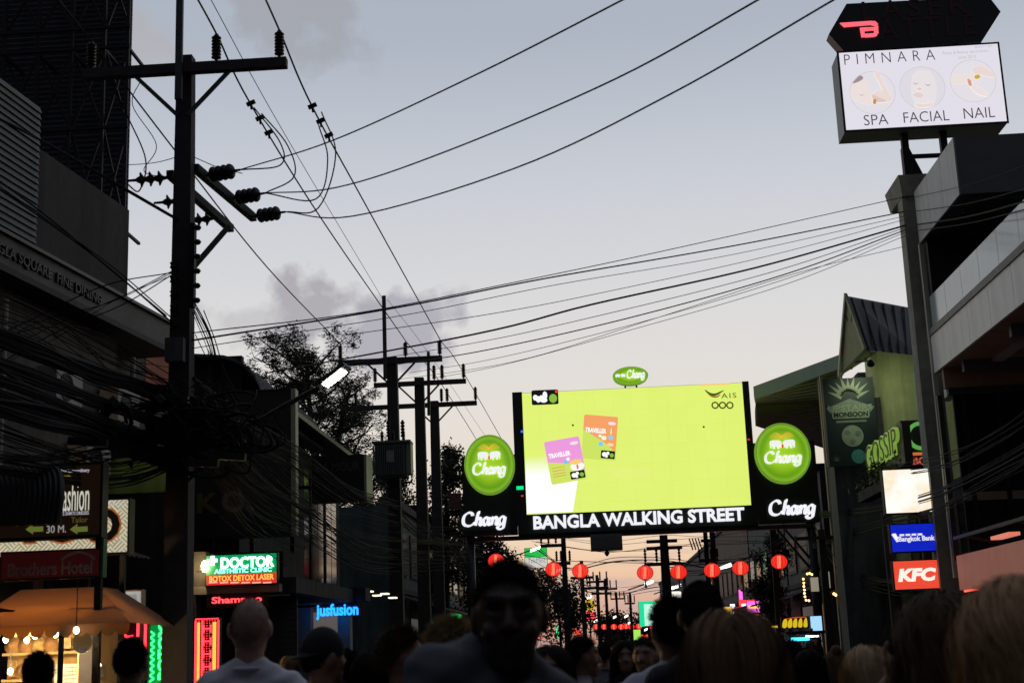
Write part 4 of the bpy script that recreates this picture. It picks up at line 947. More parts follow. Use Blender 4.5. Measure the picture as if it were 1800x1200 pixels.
def pl(pts): mb.slab([Vector((aY(x, y, YB).x, YB-0.01, aY(x, y, YB).z)) for x, y in pts], (0, -0.03, 0))
pl([(1476, 42), (1530, 38.5), (1530, 45), (1483, 49)]); pl([(1530, 38.5), (1538, 39), (1543, 44), (1540, 48), (1530, 45)])
pl([(1511, 50.5), (1518, 50), (1520, 66), (1514, 67)]); pl([(1518, 50), (1540, 49), (1543, 46), (1542, 54), (1519, 56)]); pl([(1520, 61), (1536, 60), (1540, 55), (1543.5, 58), (1541, 64), (1536, 66), (1520, 67)]); pl([(1536, 49.5), (1543, 47), (1543.5, 60), (1536, 61)])
mb.build('letter', m_rb, t)
MB().bar((P[5].x+0.6, YB+0.2, P[5].z-0.3), (P[5].x+0.6, YB+0.2, P[5].z+0.3), 0.1).build('support_post', m_dark, t)
MB().bar((P[4].x-0.5, YB+0.2, P[5].z-0.3), (P[4].x-0.5, YB+0.2, P[5].z+0.3), 0.1).build('support_post', m_dark, t)
def boxsign(name, label, px, Y, dep, facem, casem=m_dark, cat='sign', group=None, inset=0.02):
    x0, x1, z0, z1 = rect(*px, Y)
    t = T(name, label, cat, ((x0+x1)/2, Y+dep/2, z0), group)
    bx('body', casem, t, x0, x1, Y, Y+dep, z0, z1)
    f = bx('face', facem, t, x0+inset, x1-inset, Y-0.012, Y-0.001, z0+inset, z1-inset)
    return t, f, (x0, x1, z0, z1)
def brackets(t, r, Y, xto):
    for k in (0.2, 0.8):
        z = r[2]+(r[3]-r[2])*k; MB().bar((r[1], Y+0.1, z), (xto, Y+0.1, z), 0.04).build('bracket', m_dark, t)
YK = Yq-0.1
mwf = bpy.data.materials.new('worn_white_face'); mwf.use_nodes = True; tt = mwf.node_tree; b_ = tt.nodes['Principled BSDF']
co = tt.nodes.new('ShaderNodeTexCoord'); nz = tt.nodes.new('ShaderNodeTexNoise'); nz.inputs['Scale'].default_value = 2.2; nz.inputs['Detail'].default_value = 3
tt.links.new(co.outputs['Object'], nz.inputs['Vector']); b_.inputs['Base Color'].default_value = (0.3, 0.3, 0.3, 1)
tt.links.new(ramp(tt, nz.outputs[0], [(0.38, (0.95, 0.92, 0.84)), (0.52, (0.86, 0.80, 0.70)), (0.62, (0.95, 0.72, 0.50)), (0.70, (0.90, 0.86, 0.78))]), b_.inputs['Emission Color']); b_.inputs['Emission Strength'].default_value = 1.15
t, f, r_ = boxsign('lightbox', 'washed out white square lightbox on the column, above the blue sign', (1553, 823, 1636, 902), YK, 0.22, mwf)
brackets(t, r_, YK, SIGNX-0.2)
t, f, r_ = boxsign('bank_sign', 'blue lit bank sign on the column between the white lightbox and the red sign', (1565, 919, 1647, 970), YK, 0.2, E('bank_blue', (0.004, 0.02, 0.62), 0.8))
m_w2 = E('sign_white', (0.9, 0.9, 0.95), 0.85)
w_ = r_[1]-r_[0]; h_ = r_[3]-r_[2]
ytext(f, 'Bangkok Bank', m_w2, r_[0]+0.17*w_, r_[1]-0.05*w_, r_[2]+0.33*h_, r_[2]+0.56*h_, YK-0.014, 0.006, bold=0.03)
for i in range(4): MB().box(r_[0]+(0.2+0.13*i)*w_, r_[0]+(0.30+0.13*i)*w_, YK-0.018, YK-0.014, r_[2]+0.57*h_, r_[2]+0.64*h_).build('script_mark', m_w2, f)
for s in (0, 1): MB().bar((r_[0]+0.05*w_+s*0.04, YK-0.016, r_[2]+0.66*h_), (r_[0]+0.15*w_, YK-0.016, r_[2]+(0.38+s*0.1)*h_), 0.05, 0.004, up=(0, 1, 0)).build('logo_mark', m_w2, f)
brackets(t, r_, YK, SIGNX-0.2)
mkf = E('chicken_red', (0.86, 0.075, 0.035), 0.95)
t, f, r_ = boxsign('fried_chicken_sign', 'red lit sign with white KFC letters, lowest on the column', (1570, 983, 1654, 1036), YK, 0.2, mkf)
w_ = r_[1]-r_[0]; h_ = r_[3]-r_[2]
text(t, 'KFC', E('kfc_white', (1.0, 0.95, 0.85), 0.95), Vector((0, YK-0.013, 0)), VX, VZ, -VY, (r_[0]+0.09*w_, r_[1]-0.10*w_, r_[2]+0.28*h_, r_[2]+0.72*h_), 0.012, bold=0.055, shear=0.18, split=True)
brackets(t, r_, YK, SIGNX-0.2)

# monsoon board, letters and the C box beside the gabled house
YM = 36.6
x0, x1, z0, z1 = rect(1452, 664, 1541, 818, YM)
t = T('bar_board', 'tall dark green bar board reading UPSTAIRS MONSOON, under the gable', 'sign', ((x0+x1)/2, YM, z0))
bd = bx('board', M('board_green', (0.012, 0.030, 0.026), 0.5, 0.3, 2), t, x0, x1, YM, YM+0.15, z0, z1)
W_, H_ = x1-x0, z1-z0; OF = Vector((x0, YM-0.004, z0))
m_pg = M('pale_green_print', (0.40, 0.47, 0.32), 0.5, 0.15, 4)
m_dgp = M('grey_green_print', (0.24, 0.32, 0.24), 0.5, 0.15, 4)
for i in range(9):
    a_ = R(155-130*i/8); rr = 0.27+0.06*(i % 2); cx, cy = 0.5*W_, 0.74*H_
    u_ = Vector((math.cos(a_), math.sin(a_)*1.15)); n_ = Vector((-u_.y, u_.x))
    mb = MB(); blob(mb, [(cx+u_.x*0.16*W_-n_.x*0.05*W_, cy+u_.y*0.16*W_-n_.y*0.05*W_), (cx+u_.x*(rr+0.2)*W_, cy+u_.y*(rr+0.13)*W_), (cx+u_.x*0.16*W_+n_.x*0.05*W_, cy+u_.y*0.16*W_+n_.y*0.05*W_)], OF, VX, VZ, -VY, 0.01, 1, 1, 0); mb.build('leaf_shape', m_pg, bd)
mb = MB(); blob(mb, [(0.02*W_, 0.66*H_), (0.5*W_, 0.76*H_), (0.98*W_, 0.66*H_), (0.9*W_, 0.60*H_), (0.1*W_, 0.60*H_)], OF-VY*0.011, VX, VZ, -VY, 0.01, 1, 1, 0); mb.build('ribbon', m_dgp, bd)
text(bd, 'UPSTAIRS', m_pg, OF-VY*0.022, VX, VZ, -VY, (0.06*W_, 0.94*W_, 0.625*H_, 0.69*H_), 0.008, bold=0.02, split=True)
mb = MB(); blob(mb, rrect(0.13*W_, 0.87*W_, 0.535*H_, 0.625*H_, 0.05), OF-VY*0.012, VX, VZ, -VY, 0.01, 1, 1, 0); mb.build('plate', m_pg, bd)
text(bd, 'MONSOON', M('board_ink', (0.01, 0.02, 0.015), 0.5, 0.1), OF-VY*0.024, VX, VZ, -VY, (0.16*W_, 0.84*W_, 0.55*H_, 0.61*H_), 0.006, bold=0.04, split=True)
mb = MB(); blob(mb, [(0.2*W_, 0.49*H_), (0.8*W_, 0.49*H_), (0.8*W_, 0.515*H_), (0.2*W_, 0.515*H_)], OF, VX, VZ, -VY, 0.008, 1, 1, 0); mb.build('strap_line', m_dgp, bd)
mb = MB(); blob(mb, disc_pts(0.50*W_, 0.335*H_, 0.215*W_, 0.215*W_, 32), OF, VX, VZ, -VY, 0.01, 1, 1, 0); mb.build('round_emblem', m_pg, bd)
for a_ in (0.4, 2.5, 4.6):
    mb = MB(); blob(mb, disc_pts(0.50*W_+0.12*W_*math.cos(a_), 0.335*H_+0.12*W_*math.sin(a_), 0.06*W_, 0.05*W_, 12), OF-VY*0.012, VX, VZ, -VY, 0.006, 1, 1, 0); mb.build('emblem_shape', m_dgp, bd)
mb = MB(); blob(mb, disc_pts(0.58*W_, 0.10*H_, 0.14*W_, 0.14*W_, 28), OF, VX, VZ, -VY, 0.01, 1, 1, 0); mb.build('round_emblem', M('teal_print', (0.10, 0.40, 0.33), 0.5, 0.2, 6), bd)
for i in range(7):
    a_ = R(20+140*i/6); mb = MB(); blob(mb, [(0.14*W_, 0.05*H_), (0.14*W_+0.13*W_*math.cos(a_), 0.05*H_+0.16*W_*math.sin(a_)), (0.16*W_, 0.05*H_)], OF, VX, VZ, -VY, 0.008, 1, 1, 0); mb.build('leaf_shape', m_dgp, bd)
bx('edge', M('pinkish_post', (0, 0, 0)), t, x0-0.06, x0-0.001, YM-0.01, YM+0.12, z0-0.02, z1+0.1)
for x in (x0+0.2, x1-0.2): MB().bar((x, YM+0.2, z1-0.1), (x+0.5, YM+1.6, z1-0.1), 0.06).build('stay', m_dark, t)
# sign floodlight over the board (its light falls on the board and the wall beside it)
c = Vector((x0+1.0, YM-1.5, z1+0.15))
t = T('sign_floodlight', 'small floodlight on an arm above the dark green bar board', 'floodlight', c)
MB().tube([c, c+Vector((0, 1.9, 0.35))], 0.025, 6).build('arm', m_dark, t); MB().lathe([(0, 0.05), (0.12, 0.10), (0.14, 0.10)], c, (0.15, 0.85, -0.5), 12).build('hood', m_dark, t)
ld = bpy.data.lights.new('flood_light', 'SPOT'); ld.energy = 42; ld.color = (0.88, 1.0, 0.66); ld.spot_size = R(125); ld.spot_blend = 0.8; ld.shadow_soft_size = 0.1
lo = bpy.data.objects.new('flood_light', ld); col.objects.link(lo); lo.parent = t; lo.location = Vector((0.02, 0.16, -0.09)); lo.rotation_euler = Vector((0.25, 0.85, -0.5)).to_track_quat('-Z', 'Y').to_euler()
# side fascia letters: read from the street, far end first
XG = 7.05
pG, pP = aX(1527, 800, XG), aX(1582, 770, XG)
t = T('bar_letters', 'green neon-edged letters along the fascia, right of the dark bar board', 'sign', (XG, (pG.y+pP.y)/2, 5))
bx('fascia', M('bar_fascia', (0.05, 0.045, 0.035), 0.6, 0.2, 3), t, XG+0.02, XG+0.2, pP.y-0.2, pG.y+0.4, aX(1555, 835, XG).z, aX(1580, 745, XG).z)
zg0, zg1 = aX(1553, 815, XG).z, aX(1553, 766, XG).z
m_gn = E('green_letter_edge', (0.30, 0.50, 0.08), 0.55); m_on = M('letter_core_brown', (0.035, 0.03, 0.02), 0.5, 0.2, 4)
text(t, 'GOSSIP', m_gn, Vector((XG, pG.y, 0)), -VY, VZ, -VX, (0, pG.y-pP.y, zg0, zg1), 0.08, bold=0.012, split=True)
text(t, 'GOSSIP', m_on, Vector((XG-0.082, pG.y, 0)), -VY, VZ, -VX, (0.03, pG.y-pP.y-0.03, zg0+0.03, zg1-0.03), 0.012, bold=-0.008, split=True, piece='letter_core')
YC = 31.5
t, f, r_ = boxsign('corner_bar_sign', 'dark box sign with a neon green letter C, behind the sign column', (1586, 738, 1634, 818), YC, 0.5, M('box_brown', (0.06, 0.05, 0.04), 0.5, 0.2, 3), M('box_brown', (0, 0, 0)))
cc = aY(1618, 766, YC); mb = MB(); rr = 25/FPX*YC
for i in range(28):
    a0_, a1_ = R(50+260*i/28), R(50+260*(i+1)/28)
    mb.slab([Vector((cc.x+rr*math.cos(q)*k, YC-0.014, cc.z+rr*math.sin(q)*k)) for q, k in ((a0_, 1), (a1_, 1), (a1_, 0.74), (a0_, 0.74))], (0, -0.05, 0))
mb.build('letter', E('neon_green_c', (0.16, 0.55, 0.12), 0.6), t)
bx('dot', E('neon_yellow', (0.6, 0.5, 0.05), 0.7), t, cc.x+0.1, cc.x+0.24, YC-0.05, YC-0.014, cc.z-0.06, cc.z+0.06)
a, b, c_, d_ = rect(1600, 795, 1627, 800, YC); bx('underline', E('neon_red_line', (0.75, 0.2, 0.05), 0.7), t, a, b, YC-0.04, YC-0.014, c_, d_)
a, b, c_, d_ = rect(1604, 803, 1627, 817, YC)
ytext(t, 'BC', E('neon_red_bc', (0.7, 0.12, 0.08), 0.7), a, b, c_, d_, YC-0.014, 0.03, bold=0.02)
# ================================================================== utility poles
def pin_insulator(parent, base, h=0.36, r=0.065, n=7):
    prof = [(0, 0.02), (0.04, 0.02)]
    for i in range(n):
        z = 0.05+(h-0.08)*i/n; dz = (h-0.08)/n
        prof += [(z, r*0.55), (z+dz*0.25, r), (z+dz*0.55, r*0.95), (z+dz*0.9, r*0.55)]
    prof += [(h-0.02, r*0.5), (h, r*0.3)]
    return MB().lathe(prof, base, (0, 0, 1), 12).build('insulator', m_porc, parent, smooth=True)
def strain_string(parent, p, d, k=4, r=0.125, sp=0.135):
    d = Vector(d).normalized(); prof = [(0, 0.02)]
    for i in range(k):
        a = 0.05+i*sp; prof += [(a, 0.03), (a+0.02, r*0.55), (a+0.045, r), (a+0.06, r*0.95), (a+0.065, r*0.5), (a+0.10, 0.035)]
    prof += [(0.05+k*sp, 0.02), (0.05+k*sp+0.12, 0.015)]
    MB().lathe(prof, p, d, 14).build('insulator_string', m_porc, parent, smooth=True)
    return Vector(p)+d*(0.05+k*sp+0.12)
def pole(label, X, Y, ztop, r0=0.17, r1=0.10, group='utility poles', name='utility_pole'):
    t = T(name, label, 'utility pole', (X, Y, 0.0), group)
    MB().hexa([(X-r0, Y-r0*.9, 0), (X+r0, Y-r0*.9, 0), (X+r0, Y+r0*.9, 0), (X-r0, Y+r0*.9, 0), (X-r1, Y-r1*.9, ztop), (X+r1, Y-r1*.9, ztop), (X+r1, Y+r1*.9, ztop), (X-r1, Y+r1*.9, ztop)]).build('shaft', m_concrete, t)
    return t
def arm(t, X, Y, z, xa, xb, h=0.13, pins=(), ph=0.36, braces=True):
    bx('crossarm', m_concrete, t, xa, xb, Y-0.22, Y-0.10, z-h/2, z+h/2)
    if braces:
        for s in (-1, 1): MB().bar((X+s*0.62, Y-0.16, z-h/2), (X+s*0.07, Y-0.12, z-0.62), 0.035, 0.05).build('brace', m_steel, t)
    for x in pins: pin_insulator(t, (x, Y-0.16, z+h/2), ph)
X1, Y1p = -5.0, 16.65
P1 = pole('nearest concrete utility pole, tall, with two braced crossarms, left of centre', X1, Y1p, 9.35, 0.165, 0.10)
xa, xb = aY(147, 128, 16.45).x, aY(503, 106, 16.45).x
za = aY(326, 119, 16.45).z
pins = [aY(p, 120, 16.49).x for p in (160, 380, 491)]
arm(P1, X1, Y1p, za, xa, xb, 0.13, pins, 0.40)
xe = aY(314, 100, 16.4).x
MB().bar((xe, 16.42, za-0.45), (xe, 16.42, za+3.2), 0.09, 0.05).build('top_extension', m_steel, P1)
# strain arms along the street, with discs toward both sides
zA_ = aX(330, 333, -5.15).z; zB_ = aX(345, 297, -4.88).z
SA = (aZ(298, 306, zA_), aZ(406, 402, zA_)); SB = (aZ(343, 295, zB_), aZ(446, 383, zB_))
for a, b in (SA, SB): MB().bar(a, b, 0.09, 0.11).build('strain_arm', m_arm, P1)
p = aY(402, 398, 17.2); q = aY(338, 472, 16.6)
MB().bar(p, q, 0.05, 0.06).build('brace', m_arm, P1)
ends = []
for f in (0.14, 0.58, 0.97):
    st = SB[0].lerp(SB[1], f)+Vector((0.05, 0, 0))
    ends.append(strain_string(P1, st, Vector((0.9, -0.42, -0.06)), 4, 0.105, 0.092))
endl = []
for f in (0.02, 0.4, 0.75):
    st = SA[0].lerp(SA[1], f)+Vector((-0.05, 0, -0.03))
    endl.append(strain_string(P1, st, Vector((-1, -0.2, -0.10)), 3, 0.10, 0.115))
for i, y_ in enumerate((467, 492, 517, 542, 568)):
    c = aY(306, y_, 16.5)
    MB().lathe([(0, 0.03), (0.02, 0.05), (0.05, 0.035), (0.08, 0.05), (0.1, 0.03)], (c.x, 16.48, c.z-0.05), (0, 0, 1), 10).build('spool_insulator', m_porc, P1, smooth=True)
    MB().bar((c.x, 16.48, c.z), (X1-0.1, 16.55, c.z), 0.02).build('spool_bracket', m_steel, P1)
bx('cable_rack', m_dark, P1, X1+0.14, X1+0.2, 16.45, 16.55, 5.9, 7.0)
for i in range(6): MB().lathe([(0, 0.03), (0.03, 0.05), (0.06, 0.03)], (X1+0.24, 16.45, 5.95+0.19*i), (0, 0, 1), 8).build('spool_insulator', m_porc, P1, smooth=True)
bx('meter_box', m_row[0], P1, X1-0.13, X1+0.1, 16.36, 16.47, 5.2, 5.5)

# second group of poles
Y2p = 35.6
P2 = pole('concrete utility pole carrying the grey transformer, behind the street lamp', X1, Y2p, aY(688, 628, Y2p).z, 0.2, 0.13)
z2 = aY(688, 634, Y2p-0.16).z
arm(P2, X1, Y2p, z2, aY(597, 634, Y2p).x, aY(778, 624, Y2p).x, 0.15, [aY(p, 620, Y2p).x for p in (600, 714, 774)], 0.42)
xx = aY(676, 560, Y2p-0.2).x
MB().bar((xx, Y2p-0.25, z2-0.5), (xx, Y2p-0.25, aY(673, 524, Y2p).z), 0.10, 0.06).build('top_extension', m_steel, P2)
for px in (684, 709): pin_insulator(P2, (aY(px, 772, Y2p-0.3).x, Y2p-0.4, aY(px, 772, Y2p-0.3).z), 0.5, 0.06, 5)
P3 = pole('third concrete pole in the left row, single crossarm with upright pins', X1, 41.5, aY(738, 664, 41.5).z, 0.2, 0.14)
arm(P3, X1, 41.5, aY(738, 673, 41.3).z, aY(657, 678, 41.3).x, aY(819, 672, 41.3).x, 0.14, [aY(p, 670, 41.3).x for p in (659, 763, 777, 815)], 0.48)
MB().bar((aY(753, 700, 41.2).x, 41.2, aY(753, 730, 41.2).z), (aY(753, 620, 41.2).x, 41.2, aY(753, 618, 41.2).z), 0.09, 0.06).build('top_extension', m_steel, P3)
P4 = pole('fourth concrete pole in the left row, with the widest crossarm', X1, 45.6, aY(765, 705, 45.6).z, 0.2, 0.14)
arm(P4, X1, 45.6, aY(765, 711, 45.4).z, aY(608, 721, 45.4).x, aY(838, 706, 45.4).x, 0.15, [aY(p, 708, 45.4).x for p in (625, 776, 786, 836)], 0.48)
for i in range(4):
    c = aY(770+i*7, 795+i*9, 45.3); MB().bar(c, c+Vector((0.25, 0, 0.22)), 0.03).build('fuse_bracket', m_dark, P4)
    MB().bar(c+Vector((0.25, 0, 0.22)), c+Vector((0.42, 0, -0.1)), 0.04).build('fuse_holder', m_porc, P4)

# transformer
x0, x1, z0, z1 = rect(656, 778, 722, 836, Y2p-0.75)
t = T('transformer', 'grey finned transformer hung on the pole behind the street lamp', 'transformer', ((x0+x1)/2, Y2p-0.5, z0))
m_tr = M('transformer_grey', (0.13, 0.135, 0.125), 0.55, 0.12, 4)
bx('tank', m_tr, t, x0+0.05, x1-0.12, Y2p-0.68, Y2p-0.2, z0, z1)
f0 = bx('cooling_fin', m_tr, t, x0, x0+0.022, Y2p-0.80, Y2p-0.68, z0+0.03, z1-0.05)
nf = 17
for i in range(1, nf): share(f0, t, ((x1-0.14-x0)*i/nf, 0, 0))
bx('lid', m_tr, t, x0-0.02, x1+0.0, Y2p-0.80, Y2p-0.18, z1, z1+0.06)
bx('side_radiator', M('radiator_pale', (0.22, 0.25, 0.17), 0.5, 0.1, 4), t, x1-0.119, x1, Y2p-0.72, Y2p-0.25, z0+0.05, z1-0.02)
bx('name_plate', M('plate_pale', (0.25, 0.25, 0.24), 0.5, 0.2, 8), t, x0+0.35, x0+0.55, Y2p-0.812, Y2p-0.801, z0+0.35, z0+0.65)
for i in range(3): pin_insulator(t, (x0+0.2+0.28*i, Y2p-0.5, z1+0.06), 0.3, 0.05, 4)

# street lamp on the nearest pole
t = T('street_lamp', 'lit white LED street lamp on a long arm from the nearest pole', 'street lamp', (X1, 16.5, 4.4))
c = aY(588, 664, 15.9)
u = Vector((0.82, -0.15, 0.55)).normalized(); v = Vector((-0.12, 0.85, -0.22)); v = (v-u*v.dot(u)).normalized(); n = u.cross(v).normalized()
if n.z > 0: n = -n
def obox(c, u, v, n, a, b, d): return MB().hexa([c-u*a-v*b, c+u*a-v*b, c+u*a+v*b, c-u*a+v*b, c-u*a-v*b-n*d, c+u*a-v*b-n*d, c+u*a+v*b-n*d, c-u*a+v*b-n*d])
obox(c, u, v, n, 0.21, 0.115, 0.05).build('head', m_steel, t)
obox(c+n*0.006, u, v, -n, 0.145, 0.085, 0.005).build('led_panel', E('led_white', (1.0, 0.98, 0.86), 45.0), t)
arm_pts = [Vector((X1+0.12, 16.5, aY(335, 800, 16.5).z)), aY(430, 752, 16.4), aY(510, 708, 16.2), c-u*0.2-n*0.02]
MB().tube(catmull(arm_pts, 6), 0.032, 8).build('arm', m_steel, t, smooth=True)
MB().bar(Vector((X1+0.1, 16.5, arm_pts[0].z-0.35)), arm_pts[1]-VZ*0.02, 0.03).build('stay', m_steel, t)

# poles seen under the gantry
def far_pole(label, px, pyt, Y, arms, w=0.13):
    c = aY(px, pyt, Y)
    t = pole(label, c.x, Y, c.z, w*1.2, w*0.8)
    for (py, pa, pb, ph) in arms:
        z = aY(px, py, Y).z; a = aY(pa, py, Y).x; b = aY(pb, py, Y).x
        bx('crossarm', m_concrete, t, a, b, Y-0.2, Y-0.1, z-0.07, z+0.07)
        if ph:
            for k in range(4): pin_insulator(t, (a+(b-a)*(0.04+0.307*k), Y-0.15, z+0.07), ph, 0.06, 4)
    return t
far_pole('far pole with a crossarm behind the red lanterns, left under the screen', 990, 945, 62, [(958, 950, 992, 0.5), (990, 978, 1003, 0.5)])
far_pole('far pole right of the yellow diamond sign', 1022, 985, 78, [(1015, 1005, 1042, 0), (1034, 1020, 1070, 0.5)], 0.12)
far_pole('slim far pole in the middle of the row under the screen', 1049, 1010, 92, [(1022, 1030, 1068, 0.6), (1043, 1040, 1075, 0)], 0.12)
far_pole('thin far pole with short arms left of the vanishing point', 1064, 1016, 104, [(1035, 1050, 1085, 0.6)], 0.12)
far_pole('farthest thin pole near the end of the street', 1083, 1040, 125, [(1052, 1073, 1098, 0.6)], 0.12)
far_pole('farthest pole beside the tall green lit sign', 1107, 1040, 118, [(1060, 1098, 1116, 0.6)], 0.12)
far_pole('dark far pole with two crossarms right of centre under the screen', 1166, 940, 58, [(951, 1136, 1190, 0), (963, 1136, 1199, 0), (991, 1132, 1197, 0.6)], 0.2)
t = far_pole('dark twin-post pole between the third and fourth right lanterns', 1239, 928, 56, [(985, 1228, 1262, 0.4)], 0.1)
c = aY(1251, 928, 56); MB().bar((c.x, 56, 0.13), (c.x, 56, c.z), 0.2).build('second_post', m_concrete, t)
c = aY(1232, 950, 55.8); MB().bar(c, c+Vector((0.35, 0, 0)), 0.12).build('bracket', m_dark, t)
for i in range(4): MB().bar(c+Vector((-0.1-0.12*i, 0, 0.1)), c+Vector((0.02-0.12*i, 0, -0.35)), 0.05).build('fuse_holder', m_porc, t)
t = far_pole('shadowed pole at the right end of the lantern line', 1358, 930, 54, [], 0.14)

# ================================================================== overhead wires and cable bundles
def wire(label, pts, r, group='overhead wires', name='overhead_wire', parent=None, n=8):
    P = [aY(*p) if not isinstance(p, Vector) else p for p in pts]
    P = catmull(P, n) if len(P) > 2 else P
    if parent is not None: return MB().tube(P, r, 5).build('strand', m_cable, parent)
    return MB().tube(P, r, 5).build(name, m_cable, label=label, cat='wire', group=group)
top = lambda i: Vector((pins[i], 16.49, za+0.065+0.40))
Z2 = [Vector((aY(p, 600, Y2p-0.16).x, Y2p-0.16, z2+0.5)) for p in (600, 714, 774)]
wire('power line running over the rightmost pin of the nearest pole to the second pole', [(440, -60, 14.2), top(2), (548, 186, 18.2), (640, 355, 23.6), Z2[2]], 0.013)
wire('power line running over the middle pin of the nearest pole to the second pole', [(320, -50, 14.2), top(1), (440, 182, 18.3), (570, 392, 24), Z2[1]], 0.013)
wire('power line from the left pin of the nearest pole down to the second pole', [(40, -80, 13.8), top(0), (312, 270, 19.8), (470, 470, 25.5), Z2[0]], 0.013)
wire('thin earth wire between the tops of the first two poles', [(360, -20, 16.0), (500, 235, 21), (673, 526, 35.3)], 0.006)
for i, (a, b, lab) in enumerate(((Z2[2], (915, 830, 62), 'right'), (Z2[1], (872, 828, 62), 'middle'))):
    wire('power line going on from the %s pin of the second pole toward the gantry' % lab, [a, (815 if i == 0 else 778, 655 if i == 0 else 678, 44), b], 0.012)
wire('thin earth wire from the second pole top toward the left disc sign', [(681, 526, 35.3), (760, 630, 43), (884, 812, 66)], 0.006)
wire('upper of three wires sweeping from the nearest pole to the top of the photo', [ends[0], (585, 247, 14.5), (840, 130, 12.3), (1130, -18, 10.2)], 0.0085)
wire('middle of three wires sweeping from the nearest pole to the top of the photo', [ends[1], (590, 330, 14.6), (780, 268, 13.2), (1080, 140, 11.3), (1365, -18, 9.6)], 0.0085)
wire('lowest of three wires sweeping from the nearest pole to the top right', [ends[2], (620, 380, 14.8), (905, 296, 12.8), (1180, 165, 11.2), (1490, -14, 9.6)], 0.0085)
for i, (px, py) in enumerate(((441, 182), (549, 187))):      # clamps and hanging jumpers
    c = aY(px, py, 18.2); t = T('line_clamp', ['clamp on the middle power line near the nearest pole', 'clamp on the right power line near the nearest pole'][i], 'clamp', c, 'line clamps')
    for k in range(3):
        q = c+Vector((0.06*k, 0.3*k, -0.11*k)); MB().bar(q-Vector((0.06, 0, 0.02)), q+Vector((0.06, 0, 0.03)), 0.05).build('jaw', m_dark, t)
        MB().bar(q, q+Vector((0.01, 0, -0.09)), 0.03).build('bolt', m_dark, t)
for lab, pts in (
    ('outer jumper cable curving down from the middle power line', [(447, 190, 18.2), (492, 250, 17.6), (493, 290, 17.2), ends[0]]),
    ('inner jumper cable curving down from the middle power line', [(460, 200, 18.3), (505, 255, 17.8), (517, 310, 17.4), ends[1]]),
    ('inner jumper cable curving down from the right power line', [(560, 220, 18.4), (576, 280, 17.9), (555, 350, 17.4), ends[1]]),
    ('outer jumper cable curving down from the right power line', [(565, 197, 18.3), (590, 270, 17.9), (560, 365, 17.2), ends[2]]),
    ('jumper cable hanging left of the nearest pole from its crossarm', [(190, 130, 16.6), (222, 200, 16.7), (256, 280, 16.8), (245, 335, 16.7), (222, 322, 16.6)]),
    ('thin looped jumper left of the nearest pole', [(248, 140, 16.6), (233, 185, 16.6), (275, 255, 16.6), (253, 300, 16.6), (290, 312, 16.6)]),
    ('thin wire bowing right from the nearest pole to the top insulator string', [(340, 276, 16.5), (385, 295, 16.5), (426, 305, 16.4)]),
    ('thin wire from the nearest pole left to the hoarding', [(313, 276, 16.6), (255, 288, 18.5), (150, 292, 23)])):
    wire(lab, pts, 0.010 if 'cable' in lab else 0.006, 'jumper cables')
# lines crossing the street from the sign column to the left poles
cross = [((1590, 346, 28), (1180, 438, 25), (900, 497, 22), (640, 548, 19), (338, 585, 16.6), 0.008, 'topmost thin'),
         ((1590, 372, 28), (1300, 430, 26), (960, 489, 22.5), (700, 540, 19.5), (338, 598, 16.6), 0.013, 'upper thick'),
         ((1590, 380, 28), (1290, 447, 26), (980, 500, 22.5), (720, 552, 19.5), (338, 612, 16.6), 0.006, 'second thin'),
         ((1590, 386, 28), (1350, 450, 26.4), (1050, 516, 23.5), (860, 552, 21), (600, 590, 18.4), 0.006, 'third thin'),
         ((1592, 396, 28), (1330, 470, 26.5), (1040, 535, 25), (830, 588, 26), (470, 655, 34), 0.019, 'thickest black'),
         ((1592, 400, 28), (1350, 480, 26.5), (1030, 560, 26), (820, 605, 28), (600, 640, 35), 0.007, 'fourth thin'),
         ((1592, 404, 28), (1380, 482, 26.8), (1100, 560, 26.5), (850, 616, 29), (700, 640, 35), 0.012, 'lower thick'),
         ((1592, 408, 28), (1400, 484, 26.8), (1120, 568, 26.5), (870, 630, 30), (720, 655, 35), 0.006, 'fifth thin'),
         ((1592, 414, 28), (1380, 500, 27), (1090, 585, 27.5), (880, 642, 31), (760, 665, 40), 0.006, 'sixth thin'),
         ((1586, 434, 28), (1400, 480, 27), (1150, 560, 27), (900, 636, 32), (690, 668, 40), 0.006, 'lowest thin')]
for *pts, r, nm in cross: wire('%s cable crossing the street between the sign column and the left poles' % nm, pts, r, 'cables crossing the street')
# lines continuing right of the column past the balcony
for i, (a, b) in enumerate((((1592, 350, 28), (1810, 288, 20)), ((1592, 374, 28), (1810, 330, 19)), ((1592, 398, 28), (1810, 352, 19)), ((1592, 408, 28), (1810, 366, 18.5)))):
    wire('%s cable passing in front of the glass balustrade' % ('first', 'second', 'third', 'lowest')[i], [a, (1700, (a[1]+b[1])/2+6, 23.5), b], (0.006, 0.008, 0.014, 0.009)[i], 'cables crossing the street')
